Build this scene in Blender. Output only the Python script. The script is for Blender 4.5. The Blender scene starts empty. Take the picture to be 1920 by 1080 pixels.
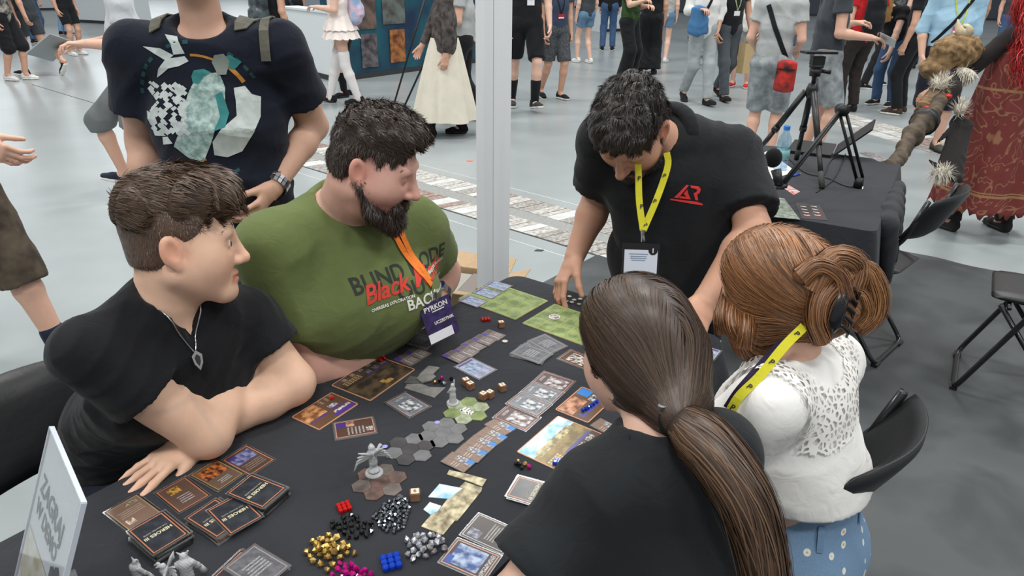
import bpy, bmesh, math, random
import numpy as np
from mathutils import Vector, Matrix
random.seed(7); RNG = np.random.default_rng(7)
SC = bpy.context.scene
COL = SC.collection
R = math.radians
# ------------------------------------------------------------------ camera
FPX, PITCH, ROLL, HC = 1320.0, R(24.48), R(-.866), 1.676
def _axes():
    f = np.array([0, math.cos(PITCH), -math.sin(PITCH)])
    r0 = np.array([1.0, 0, 0]); d0 = np.array([0, -math.sin(PITCH), -math.cos(PITCH)])
    c, s = math.cos(ROLL), math.sin(ROLL)
    return c*r0+s*d0, -s*r0+c*d0, f
CR, CD, CF = _axes()
CAM = np.array([0, 0, HC])
cam = bpy.data.objects.new('camera', bpy.data.cameras.new('camera'))
COL.objects.link(cam)
cam.matrix_world = Matrix(((CR[0], -CD[0], -CF[0], 0), (CR[1], -CD[1], -CF[1], 0), (CR[2], -CD[2], -CF[2], HC), (0, 0, 0, 1)))
cam.data.sensor_width = 36; cam.data.lens = FPX/1920*36; cam.data.clip_start = .05; cam.data.clip_end = 200
SC.camera = cam
# ------------------------------------------------------------------ light
W = bpy.data.worlds.new('hall_air'); SC.world = W; W.use_nodes = True
bg = W.node_tree.nodes['Background']; bg.inputs[0].default_value = (.93, .97, 1, 1); bg.inputs[1].default_value = .42
def area(loc, size, power, col=(1, .985, .95), rot=(0, 0, 0)):
    l = bpy.data.lights.new('hall_lamp', 'AREA'); l.shape = 'RECTANGLE'; l.size, l.size_y = size; l.energy = power; l.color = col
    o = bpy.data.objects.new('hall_lamp', l); o.location = loc; o.rotation_euler = rot; COL.objects.link(o)
for lx in (-7, 0, 7):
    for ly in (-3, 4, 11):
        area((lx, ly, 9), (2.2, 1.2), 290)
VS = SC.view_settings
VS.view_transform = 'Standard'; VS.look = 'None'; VS.gamma = 1; VS.use_curve_mapping = False; VS.exposure = .18
# ------------------------------------------------------------------ pixel helpers
def ray(x, y): return CF+CR*((x-960)/FPX)+CD*((y-540)/FPX)
def K(x, y, z=.75):                       # where a pixel's ray meets the level z
    d = ray(x, y); return CAM+d*((HC-z)/-d[2])
def Fl(x, y): return K(x, y, 0)
def Q(x, y, zc): return CAM+ray(x, y)*(zc*.88)  # at a depth along the view axis (depths noted for a longer lens)
def V3(*a): return np.array(a, float)
def nrm(v):
    v = np.asarray(v, float); return v/(np.linalg.norm(v)+1e-12)
def lerp(a, b, t): return np.asarray(a)*(1-t)+np.asarray(b)*t
# ------------------------------------------------------------------ objects
def mesh_obj(name, v, f, mat=None, parent=None, smooth=False, base=None, attr=None, uv=None):
    v = np.asarray(v, dtype=np.float64)
    if base is not None: v = v-np.asarray(base)
    me = bpy.data.meshes.new(name)
    if isinstance(f, np.ndarray) and f.ndim == 2:
        n, k = f.shape
        me.vertices.add(len(v)); me.vertices.foreach_set('co', v.astype(np.float32).ravel())
        me.loops.add(n*k); me.loops.foreach_set('vertex_index', f.astype(np.int32).ravel())
        me.polygons.add(n); me.polygons.foreach_set('loop_start', np.arange(0, n*k, k, dtype=np.int32))
        me.update(calc_edges=True)
    else:
        me.from_pydata([tuple(p) for p in v], [], [tuple(map(int, q)) for q in f]); me.update()
    if smooth: me.polygons.foreach_set('use_smooth', np.ones(len(me.polygons), dtype=bool))
    if attr is not None:
        a = me.color_attributes.new('Col', 'FLOAT_COLOR', 'POINT')
        c = np.ones((len(v), 4), np.float32); c[:, :attr.shape[1]] = attr
        a.data.foreach_set('color', c.ravel())
    mats = mat if isinstance(mat, (list, tuple)) else [mat]
    for m in mats:
        if m: me.materials.append(m)
    o = bpy.data.objects.new(name, me); COL.objects.link(o)
    if parent is not None: o.parent = parent
    elif base is not None: o.location = base
    return o
def empty(name, loc, rz=0):
    o = bpy.data.objects.new(name, None); o.location = loc; o.rotation_euler = (0, 0, rz); o.empty_display_size = .05; COL.objects.link(o); return o
def tag(o, label=None, cat=None, group=None, kind=None):
    if label: o['label'] = label
    if cat: o['category'] = cat
    if group: o['group'] = group
    if kind: o['kind'] = kind
    return o
class MB:                                   # collects simple solids into one mesh
    def __init__(s): s.v, s.f = [], []
    def add(s, v, f):
        n = len(s.v); s.v += [tuple(p) for p in v]; s.f += [tuple(i+n for i in q) for q in f]; return s
    def box(s, c, h, M=None):
        c = np.asarray(c, float); vs = []
        for x in (-1, 1):
            for y in (-1, 1):
                for z in (-1, 1):
                    p = V3(x*h[0], y*h[1], z*h[2]); vs.append(c+(M @ p if M is not None else p))
        return s.add(vs, [(0, 1, 3, 2), (4, 6, 7, 5), (0, 4, 5, 1), (2, 3, 7, 6), (0, 2, 6, 4), (1, 5, 7, 3)])
    def prism(s, poly, z0, z1):
        n = len(poly); vs = [(p[0], p[1], z0) for p in poly]+[(p[0], p[1], z1) for p in poly]
        return s.add(vs, [tuple(range(n))[::-1], tuple(range(n, 2*n))]+[(i, (i+1) % n, n+(i+1) % n, n+i) for i in range(n)])
    def tube(s, pts, r, seg=8, closed=False):
        pts = [np.asarray(p, float) for p in pts]; n = len(pts)
        rs = r if hasattr(r, '__len__') else [r]*n
        up = V3(0, 0, 1); vs = []; prev = None
        for i, p in enumerate(pts):
            a = pts[i-1] if (i > 0 or closed) else pts[i]; b = pts[(i+1) % n] if (i < n-1 or closed) else pts[i]
            t = nrm(b-a)
            if prev is None:
                x = np.cross(t, up)
                if np.linalg.norm(x) < .05: x = np.cross(t, V3(1, 0, 0))
            else: x = prev-t*np.dot(prev, t)
            x = nrm(x); prev = x; y = np.cross(t, x)
            for k in range(seg):
                an = 2*math.pi*k/seg; vs.append(p+(x*math.cos(an)+y*math.sin(an))*rs[i])
        fs = []
        m = n if closed else n-1
        for i in range(m):
            for k in range(seg):
                fs.append((i*seg+k, i*seg+(k+1) % seg, ((i+1) % n)*seg+(k+1) % seg, ((i+1) % n)*seg+k))
        if not closed: fs += [tuple(range(seg))[::-1], tuple((n-1)*seg+k for k in range(seg))]
        return s.add(vs, fs)
    def lathe(s, prof, c=(0, 0, 0), seg=20, M=None):
        vs = []; n = len(prof); c = np.asarray(c, float)
        for k in range(seg):
            a = 2*math.pi*k/seg
            for r, z in prof:
                p = V3(r*math.cos(a), r*math.sin(a), z); vs.append(c+(M @ p if M is not None else p))
        fs = [(k*n+i, ((k+1) % seg)*n+i, ((k+1) % seg)*n+i+1, k*n+i+1) for k in range(seg) for i in range(n-1)]
        if prof[0][0] > 1e-6: fs.append(tuple(k*n for k in range(seg))[::-1])
        if prof[-1][0] > 1e-6: fs.append(tuple(k*n+n-1 for k in range(seg)))
        return s.add(vs, fs)
    def build(s, name, mat, parent=None, base=None, smooth=False):
        return mesh_obj(name, np.array(s.v), s.f, mat, parent, smooth, base)
def fillet(pts, r, n=5, closed=False):
    pts = [np.asarray(p, float) for p in pts]; out = []; N = len(pts)
    for i, p in enumerate(pts):
        if not closed and i in (0, N-1): out.append(p); continue
        a, b = pts[i-1], pts[(i+1) % N]
        la, lb = np.linalg.norm(a-p), np.linalg.norm(b-p); q = min(r, la*.49, lb*.49)
        A, B = p+(a-p)/la*q, p+(b-p)/lb*q
        for k in range(n+1):
            t = k/n; out.append(A*(1-t)**2+2*p*t*(1-t)+B*t*t)
    return out
def auto_smooth(o, ang=35):
    me = o.data; me.polygons.foreach_set('use_smooth', np.ones(len(me.polygons), dtype=bool)); me.set_sharp_from_angle(angle=R(ang)); return o
def rotz(a): c, s = math.cos(a), math.sin(a); return np.array([[c, -s, 0], [s, c, 0], [0, 0, 1.0]])
def frame(fwd, up=(0, 0, 1)):               # columns: right, forward, up
    f = nrm(fwd); r = nrm(np.cross(f, up)); u = np.cross(r, f); return np.stack([r, f, u], 1)
# ------------------------------------------------------------------ materials
_M = {}
def nodes(name):
    m = bpy.data.materials.new(name); m.use_nodes = True
    return m, m.node_tree.nodes, m.node_tree.links, m.node_tree.nodes['Principled BSDF']
def C4(c): return (c[0], c[1], c[2], 1)
def S(r, g, b):                              # 0-255 sRGB to linear
    return tuple(((x/255)/12.92 if x/255 <= .04045 else ((x/255+.055)/1.055)**2.4) for x in (r, g, b))
def mat(name, col, rough=.6, metal=0, spec=.5, noise=0, nscale=40, bump=0, bscale=200, col2=None, coat=0, trans=0, ior=1.45):
    if name in _M: return _M[name]
    m, n, l, b = nodes(name)
    b.inputs['Base Color'].default_value = C4(col); b.inputs['Roughness'].default_value = rough; b.inputs['Metallic'].default_value = metal
    b.inputs['Specular IOR Level'].default_value = spec; b.inputs['Coat Weight'].default_value = coat
    b.inputs['Transmission Weight'].default_value = trans; b.inputs['IOR'].default_value = ior
    tc = n.new('ShaderNodeTexCoord')
    if noise or col2:
        t = n.new('ShaderNodeTexNoise'); t.inputs['Scale'].default_value = nscale; t.inputs['Detail'].default_value = 5; l.new(tc.outputs['Object'], t.inputs['Vector'])
        r = n.new('ShaderNodeValToRGB'); c2 = col2 or tuple(x*(1-noise) for x in col)
        r.color_ramp.elements[0].color = C4(c2); r.color_ramp.elements[1].color = C4(col); r.color_ramp.elements[0].position = .35; r.color_ramp.elements[1].position = .65
        l.new(t.outputs['Fac'], r.inputs['Fac']); l.new(r.outputs['Color'], b.inputs['Base Color'])
    if bump:
        t = n.new('ShaderNodeTexNoise'); t.inputs['Scale'].default_value = bscale; t.inputs['Detail'].default_value = 3; l.new(tc.outputs['Object'], t.inputs['Vector'])
        bp = n.new('ShaderNodeBump'); bp.inputs['Strength'].default_value = bump; bp.inputs['Distance'].default_value = .002
        l.new(t.outputs['Fac'], bp.inputs['Height']); l.new(bp.outputs['Normal'], b.inputs['Normal'])
    _M[name] = m; return m
def fabric(name, col, rough=.85, var=.12, bump=.25, weave=900):
    if name in _M: return _M[name]
    m, n, l, b = nodes(name); b.inputs['Roughness'].default_value = rough; b.inputs['Specular IOR Level'].default_value = .2
    b.inputs['Sheen Weight'].default_value = .08
    tc = n.new('ShaderNodeTexCoord')
    t = n.new('ShaderNodeTexNoise'); t.inputs['Scale'].default_value = 9; t.inputs['Detail'].default_value = 6; l.new(tc.outputs['Object'], t.inputs['Vector'])
    r = n.new('ShaderNodeValToRGB'); r.color_ramp.elements[0].color = C4([x*(1-var) for x in col]); r.color_ramp.elements[1].color = C4([min(1, x*(1+var)) for x in col])
    r.color_ramp.elements[0].position = .3; r.color_ramp.elements[1].position = .7
    l.new(t.outputs['Fac'], r.inputs['Fac']); l.new(r.outputs['Color'], b.inputs['Base Color'])
    t2 = n.new('ShaderNodeTexNoise'); t2.inputs['Scale'].default_value = weave; l.new(tc.outputs['Object'], t2.inputs['Vector'])
    t3 = n.new('ShaderNodeTexNoise'); t3.inputs['Scale'].default_value = 22; t3.inputs['Detail'].default_value = 2; t3.inputs['Distortion'].default_value = 1.5; l.new(tc.outputs['Object'], t3.inputs['Vector'])
    b1 = n.new('ShaderNodeBump'); b1.inputs['Strength'].default_value = bump; b1.inputs['Distance'].default_value = .001; l.new(t2.outputs['Fac'], b1.inputs['Height'])
    b2 = n.new('ShaderNodeBump'); b2.inputs['Strength'].default_value = .35; b2.inputs['Distance'].default_value = .006; l.new(t3.outputs['Fac'], b2.inputs['Height']); l.new(b1.outputs['Normal'], b2.inputs['Normal'])
    l.new(b2.outputs['Normal'], b.inputs['Normal']); _M[name] = m; return m
def attr_mat(name, rough=.5, spec=.4, sss=0, noise=0, nscale=60, bump=0, bscale=300):
    if name in _M: return _M[name]
    m, n, l, b = nodes(name); b.inputs['Roughness'].default_value = rough; b.inputs['Specular IOR Level'].default_value = spec
    a = n.new('ShaderNodeAttribute'); a.attribute_name = 'Col'; out = a.outputs['Color']; tc = n.new('ShaderNodeTexCoord')
    if noise:
        t = n.new('ShaderNodeTexNoise'); t.inputs['Scale'].default_value = nscale; t.inputs['Detail'].default_value = 4; l.new(tc.outputs['Object'], t.inputs['Vector'])
        mr = n.new('ShaderNodeMapRange'); mr.inputs['To Min'].default_value = 1-noise; mr.inputs['To Max'].default_value = 1+noise; l.new(t.outputs['Fac'], mr.inputs['Value'])
        mx = n.new('ShaderNodeVectorMath'); mx.operation = 'SCALE'; l.new(out, mx.inputs[0]); l.new(mr.outputs['Result'], mx.inputs['Scale']); out = mx.outputs['Vector']
    l.new(out, b.inputs['Base Color'])
    if sss:
        b.inputs['Subsurface Weight'].default_value = sss; b.inputs['Subsurface Radius'].default_value = (.012, .005, .003); b.inputs['Subsurface Scale'].default_value = 1
    if bump:
        t = n.new('ShaderNodeTexNoise'); t.inputs['Scale'].default_value = bscale; l.new(tc.outputs['Object'], t.inputs['Vector'])
        bp = n.new('ShaderNodeBump'); bp.inputs['Strength'].default_value = bump; bp.inputs['Distance'].default_value = .001; l.new(t.outputs['Fac'], bp.inputs['Height']); l.new(bp.outputs['Normal'], b.inputs['Normal'])
    _M[name] = m; return m
SKIN = attr_mat('skin', .52, .35, .12, .06, 70, .15, 500)
HAIR = attr_mat('hair', .42, .5)
# ------------------------------------------------------------------ implicit solids (smooth unions of tapered tubes and ellipsoids)
class SDF:
    def __init__(s): s.p, s.cuts, s.disp = [], [], None
    def tube(s, a, b, ra, rb=None, x=None, k=.02, neg=False, flat=False):
        rb = ra if rb is None else rb
        ra = ra if hasattr(ra, '__len__') else (ra, ra); rb = rb if hasattr(rb, '__len__') else (rb, rb)
        a = np.asarray(a, float); b = np.asarray(b, float); L = np.linalg.norm(b-a); z = (b-a)/(L+1e-9)
        if x is None: x = V3(1, 0, 0) if abs(z[0]) < .8 else V3(0, 1, 0)
        x = np.asarray(x, float)
        if abs(np.dot(nrm(x), z)) > .97: x = V3(0, 0, 1) if abs(z[2]) < .8 else V3(0, 1, 0)
        x = nrm(x-z*np.dot(x, z)); y = np.cross(z, x)
        m = max(*ra, *rb)
        s.p.append(('t', a, np.stack([x, y, z]), L, ra, rb, k, neg, np.minimum(a, b)-m-k, np.maximum(a, b)+m+k, flat)); return s
    def chain(s, pts, rs, x=None, k=.02):
        for i in range(len(pts)-1): s.tube(pts[i], pts[i+1], rs[i], rs[i+1], x, k)
        return s
    def ell(s, c, r, M=None, k=.02, neg=False):
        c = np.asarray(c, float); r = np.asarray(r if hasattr(r, '__len__') else (r,)*3, float); M = np.eye(3) if M is None else M
        m = r.max(); s.p.append(('e', c, M.T, r, None, None, k, neg, c-m-k, c+m+k)); return s
    def cut(s, o, n, lim=None): s.cuts.append((np.asarray(o, float), nrm(n), lim)); return s   # keeps the side the normal points away from
    @staticmethod
    def one(p, P):
        q = (P-p[1]) @ p[2].T
        if p[0] == 't':
            L, ra, rb = p[3], p[4], p[5]; t = np.clip(q[:, 2]/(L+1e-9), 0, 1); z = q[:, 2]-t*L
            if p[10]: z = np.minimum(z, 0)
            w = ra[0]+(rb[0]-ra[0])*t; d = ra[1]+(rb[1]-ra[1])*t; e = np.minimum(w, d)
            a, b, c = q[:, 0]/w, q[:, 1]/d, z/e
            k0 = np.sqrt(a*a+b*b+c*c); k1 = np.sqrt((a/w)**2+(b/d)**2+(c/e)**2)
        else:
            r = p[3]; a = q/r; k0 = np.sqrt((a*a).sum(1)); k1 = np.sqrt(((a/r)**2).sum(1))
        d_ = k0*(k0-1)/(k1+1e-9)
        return np.maximum(d_, q[:, 2]-p[3]) if p[0] == 't' and p[10] else d_
    @staticmethod
    def mix(d, e, k, neg):
        if neg:
            e = -e; h = np.maximum(k-np.abs(d-e), 0)/k; return np.maximum(d, e)+h*h*k*.25
        h = np.maximum(k-np.abs(d-e), 0)/k; return np.minimum(d, e)-h*h*k*.25
    def post(s, P, d):
        if s.disp is not None:
            m = np.abs(d) < .05
            if m.any(): d[m] += s.disp(P[m])
        for o, n, lim in s.cuts:
            e = (P-o) @ n
            if lim is not None: e = np.where(((P-o)**2).sum(1) < lim*lim, e, -1)
            d = np.maximum(d, e)
        return d
    def eval(s, P):
        P = np.asarray(P, float); d = np.full(len(P), .5)
        for p in s.p: d = s.mix(d, s.one(p, P), p[6], p[7])
        return s.post(P, d)
    def grad(s, P, h=.002):
        g = np.stack([s.eval(P+np.eye(3)[i]*h)-s.eval(P-np.eye(3)[i]*h) for i in range(3)], 1)
        return g/(np.linalg.norm(g, axis=1, keepdims=True)+1e-9)
    def bounds(s, pad=.01):
        q = [p for p in s.p if not p[7]]
        return np.min([p[8] for p in q], 0)-pad, np.max([p[9] for p in q], 0)+pad
    def mesh(s, res, lo=None, hi=None):
        a, b = s.bounds(res*2)
        lo = a if lo is None else np.maximum(a, lo); hi = b if hi is None else np.minimum(b, hi)
        n = np.ceil((hi-lo)/res).astype(int)+1; ax = [lo[i]+np.arange(n[i])*res for i in range(3)]
        D = np.full(tuple(n), .5, np.float32); pad = res*2
        for p in s.p:
            i0 = np.clip(((p[8]-pad-lo)/res).astype(int), 0, n); i1 = np.clip(((p[9]+pad-lo)/res).astype(int)+2, 0, n)
            if (i1 <= i0).any(): continue
            sl = tuple(slice(i0[j], i1[j]) for j in range(3))
            G = np.stack(np.meshgrid(*[ax[j][sl[j]] for j in range(3)], indexing='ij'), -1).reshape(-1, 3)
            sub = D[sl]; D[sl] = s.mix(sub.ravel(), s.one(p, G), p[6], p[7]).reshape(sub.shape)
        if s.cuts or s.disp is not None:
            m = np.abs(D) < .06
            idx = np.argwhere(m); P = lo+idx*res
            D[m] = s.post(P, D[m].astype(float))
            for o, nn, lim in s.cuts:        # far cells too
                if lim is None:
                    e = (ax[0][:, None, None]-o[0])*nn[0]+(ax[1][None, :, None]-o[1])*nn[1]+(ax[2][None, None, :]-o[2])*nn[2]
                    D = np.maximum(D, e.astype(np.float32))
        return surface_nets(D, lo, res)
def surface_nets(D, lo, res):
    I = D < 0
    c = np.zeros(tuple(np.array(D.shape)-1), np.int8)
    for i in (0, 1):
        for j in (0, 1):
            for k in (0, 1):
                c += I[i:D.shape[0]-1+i, j:D.shape[1]-1+j, k:D.shape[2]-1+k]
    A = (c > 0) & (c < 8); ids = np.argwhere(A); N = len(ids)
    if N == 0: return np.zeros((0, 3)), np.zeros((0, 4), int)
    idx = np.full(A.shape, -1, np.int64); idx[A] = np.arange(N)
    cor = np.array([(i, j, k) for i in (0, 1) for j in (0, 1) for k in (0, 1)])
    val = np.stack([D[ids[:, 0]+q[0], ids[:, 1]+q[1], ids[:, 2]+q[2]] for q in cor], 1).astype(float)
    acc = np.zeros((N, 3)); cnt = np.zeros(N)
    for a in range(8):
        for b in range(a+1, 8):
            if np.abs(cor[a]-cor[b]).sum() != 1: continue
            va, vb = val[:, a], val[:, b]; m = (va < 0) != (vb < 0)
            t = va/(va-vb+1e-20); acc[m] += (cor[a]+(cor[b]-cor[a])*t[:, None])[m]; cnt[m] += 1
    v = lo+(ids+acc/np.maximum(cnt, 1)[:, None])*res
    F = []
    for ax in range(3):
        u, w = (ax+1) % 3, (ax+2) % 3
        s0 = [slice(None)]*3; s1 = [slice(None)]*3; s0[ax] = slice(0, -1); s1[ax] = slice(1, None)
        X = I[tuple(s0)] != I[tuple(s1)]; E = np.argwhere(X)
        E = E[(E[:, u] > 0) & (E[:, w] > 0) & (E[:, u] < D.shape[u]-1) & (E[:, w] < D.shape[w]-1)]
        if not len(E): continue
        flip = I[E[:, 0], E[:, 1], E[:, 2]]
        def cell(du, dw):
            q = E.copy(); q[:, u] += du; q[:, w] += dw; return idx[q[:, 0], q[:, 1], q[:, 2]]
        f = np.stack([cell(-1, -1), cell(0, -1), cell(0, 0), cell(-1, 0)], 1)
        f = np.where(flip[:, None], f, f[:, ::-1]); F.append(f[(f >= 0).all(1)])
    return v, np.concatenate(F) if F else np.zeros((0, 4), int)
def sdf_obj(name, S_, res, mat, parent, base, color=None, lo=None, hi=None, relax=0):
    v, f = S_.mesh(res, lo, hi)
    return mesh_obj(name, v, f, mat, parent, True, base, None if color is None else (color(v) if callable(color) else np.tile(np.array(color, float), (len(v), 1))))
def multi(S_, coarse, fine):
    """fine: list of (lo, hi, res, origin, normal) - the side the normal points to is meshed finely"""
    Vs, Fs, n = [], [], 0
    def put(v, f, keep):
        nonlocal n
        if len(f) == 0: return
        c = v[f].mean(1); f = f[keep(c)]; u, inv = np.unique(f, return_inverse=True)
        Vs.append(v[u]); Fs.append(inv.reshape(f.shape)+n); n += len(u)
    def infine(c, only=None, slack=0):
        m = np.zeros(len(c), bool)
        for i, (lo, hi, r, o, nn) in enumerate(fine):
            if only is not None and i != only: continue
            m |= ((c >= lo-slack) & (c <= hi+slack)).all(1) & (((c-o) @ nn) > -slack)
        return m
    v, f = S_.mesh(coarse); put(v, f, lambda c: ~infine(c))
    for i, (lo, hi, r, o, nn) in enumerate(fine):
        v, f = S_.mesh(r, np.asarray(lo)-r*4, np.asarray(hi)+r*4); put(v, f, lambda c: infine(c, i, coarse*1.6))
    return np.concatenate(Vs), np.concatenate(Fs)
def folds(dirv, amp=.004, wl=.05, seed=0, fade=None):
    """soft irregular creases that run roughly across dirv"""
    r = np.random.default_rng(seed); d = nrm(dirv); W_ = []
    for k in range(5):
        e = nrm(d+r.normal(size=3)*.55); o = nrm(np.cross(e, r.normal(size=3))); W_.append((e*2*math.pi/(wl*r.uniform(.8, 2.2)), o*r.uniform(7, 16), np.cross(e, o)*r.uniform(7, 16), r.uniform(0, 6, 4), r.uniform(.5, 1)))
    def fn(P):
        e = np.zeros(len(P))
        for a, b, c, ph, wgt in W_:
            x, y, z = P @ a, P @ b, P @ c
            g = np.clip(np.sin(y+ph[0]+1.5*np.sin(z+ph[1]))*.9+.1, 0, 1)
            e -= wgt*g*(1-np.abs(np.sin(.5*x+1.2*np.sin(z*.7+ph[2])+ph[3])))**2
        e = amp*(e+.35)
        return e if fade is None else e*fade(P)
    return fn
# ------------------------------------------------------------------ ribbons, strands, lettering
def ribbon(name, pts, width, nor, mat, parent=None, base=None, thick=.0012):
    pts = np.asarray(pts, float); n = len(pts); nor = np.asarray(nor, float)
    if nor.ndim == 1: nor = np.tile(nor, (n, 1))
    t = np.gradient(pts, axis=0); t /= np.linalg.norm(t, axis=1, keepdims=True)+1e-9
    s = np.cross(t, nor); s /= np.linalg.norm(s, axis=1, keepdims=True)+1e-9; s *= width/2
    m = nor/(np.linalg.norm(nor, axis=1, keepdims=True)+1e-9)*thick/2
    v = np.stack([pts-s-m, pts+s-m, pts+s+m, pts-s+m], 1).reshape(-1, 3)
    f = []
    for i in range(n-1):
        for k in range(4): f.append((i*4+k, i*4+(k+1) % 4, i*4+4+(k+1) % 4, i*4+4+k))
    f += [(3, 2, 1, 0), tuple((n-1)*4+k for k in range(4))]
    return mesh_obj(name, v, f, mat, parent, False, base)
def spline(pts, n=24):
    P = np.asarray(pts, float); P = np.vstack([2*P[0]-P[1], P, 2*P[-1]-P[-2]]); m = len(P)-3; out = []
    for t in np.linspace(0, m-1e-6, n):
        i = int(t); u = t-i; a, b, c, d = P[i:i+4]
        out.append(.5*((2*b)+(-a+c)*u+(2*a-5*b+4*c-d)*u*u+(-a+3*b-3*c+d)*u**3))
    return np.array(out)
def strand_mesh(name, P, Nn, w, c0, c1, parent, base, mat=None, taper=True, seed=1):
    """P: (n, m, 3) strand points, Nn: (n, m, 3) facing"""
    r = np.random.default_rng(seed); n, m, _ = P.shape
    t = np.gradient(P, axis=1); t /= np.linalg.norm(t, axis=2, keepdims=True)+1e-9
    s = np.cross(t, Nn); s /= np.linalg.norm(s, axis=2, keepdims=True)+1e-9
    x = np.linspace(0, 1, m); wd = (w*(1-.85*x**2) if taper else w*np.ones(m))[None, :, None]*r.uniform(.6, 1.3, (n, 1, 1))
    v = np.stack([P-s*wd/2, P+s*wd/2], 2).reshape(-1, 3)
    b = (np.arange(n)*m*2)[:, None]+(np.arange(m-1)*2)[None, :]
    f = np.stack([b, b+1, b+3, b+2], -1).reshape(-1, 4)
    k = r.beta(2, 2, n)[:, None, None]; col = np.asarray(c0)*(1-k)+np.asarray(c1)*k
    col = np.repeat(np.repeat(col, m, 1), 2, 1).reshape(-1, 3)
    return mesh_obj(name, v, f, mat or HAIR, parent, True, base, col)
def grow(seeds, flow, L, m, sdf=None, off=.003, stick=.0, jit=.15, seed=2, d0=None, inert=.5):
    r = np.random.default_rng(seed); P = np.array(seeds); n = len(P); L = np.broadcast_to(L, n)
    jd = r.normal(size=(n, 3))*jit; pts = [P.copy()]; g = sdf.grad(P) if sdf is not None else np.tile(V3(0, 0, 1), (n, 1)); ns = [g]
    d = flow(P, 0)+jd; d /= np.linalg.norm(d, axis=1, keepdims=True)
    for i in range(1, m):
        e = flow(P, i/(m-1))+jd; e /= np.linalg.norm(e, axis=1, keepdims=True); d = d*inert+e*(1-inert); d /= np.linalg.norm(d, axis=1, keepdims=True)
        P = P+d*(L/(m-1))[:, None]
        if sdf is not None:
            h = sdf.eval(P); g = sdf.grad(P); k = off-h; P = P+g*np.where(k > 0, k, k*stick)[:, None]
        pts.append(P.copy()); ns.append(g)
    return np.stack(pts, 1), np.stack(ns, 1)
def sample(v, f, n, seed=3, mask=None):
    r = np.random.default_rng(seed); a, b, c, d = (v[f[:, i]] for i in range(4))
    ar = np.linalg.norm(np.cross(c-a, d-b), axis=1)
    if mask is not None: ar = ar*mask((a+c)/2)
    i = r.choice(len(f), n, p=ar/ar.sum()); s, t = r.random((2, n, 1))
    return (a[i]*(1-s)+b[i]*s)*(1-t)+(d[i]*(1-s)+c[i]*s)*t
def text_geo(txt, size, maxe=None, shear=0, bold=0):
    cu = bpy.data.curves.new('lettering', 'FONT'); cu.body = txt; cu.size = size; cu.align_x = 'CENTER'; cu.align_y = 'CENTER'; cu.shear = shear; cu.offset = bold; cu.resolution_u = 3
    o = bpy.data.objects.new('lettering', cu); COL.objects.link(o)
    dg = bpy.context.evaluated_depsgraph_get(); me = bpy.data.meshes.new_from_object(o.evaluated_get(dg))
    bpy.data.objects.remove(o); bpy.data.curves.remove(cu)
    bm = bmesh.new(); bm.from_mesh(me); bpy.data.meshes.remove(me)
    if maxe:
        bmesh.ops.triangulate(bm, faces=bm.faces[:])
        for _ in range(6):
            es = [e for e in bm.edges if e.calc_length() > maxe]
            if not es: break
            bmesh.ops.subdivide_edges(bm, edges=es, cuts=1); bmesh.ops.triangulate(bm, faces=[q for q in bm.faces if len(q.verts) > 3])
    bm.verts.index_update(); v = np.array([tuple(q.co) for q in bm.verts]); f = [tuple(x.index for x in q.verts) for q in bm.faces]; bm.free()
    return v, f
def poly_geo(polys, maxe=None):
    bm = bmesh.new()
    for pl in polys:
        bm.faces.new([bm.verts.new((p[0], p[1], 0)) for p in pl])
    bmesh.ops.triangulate(bm, faces=bm.faces[:])
    if maxe:
        for _ in range(7):
            es = [e for e in bm.edges if e.calc_length() > maxe]
            if not es: break
            bmesh.ops.subdivide_edges(bm, edges=es, cuts=1); bmesh.ops.triangulate(bm, faces=[q for q in bm.faces if len(q.verts) > 3])
    bm.verts.index_update(); v = np.array([tuple(q.co) for q in bm.verts]); f = [tuple(x.index for x in q.verts) for q in bm.faces]; bm.free(); return v, f
def wrap(name, vf, o, u, vv, n, sdf, mat, parent, base, lift=.0015):
    v, f = vf; o, u, vv, n = (np.asarray(x, float) for x in (o, u, vv, n)); n = nrm(n)
    P = o+v[:, :1]*u+v[:, 1:2]*vv+n*.12
    for _ in range(40): P = P-n*np.clip(sdf.eval(P)*.7, -.01, .02)[:, None]
    P = P+n*lift
    return mesh_obj(name, P, f, mat, parent, False, base)
def on_surface(P, n, sdf, lift=.001):
    P = np.asarray(P, float)+nrm(n)*.06
    for _ in range(40): P = P-nrm(n)*np.clip(sdf.eval(P)*.7, -.01, .02)[:, None]
    return P+nrm(n)*lift
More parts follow.
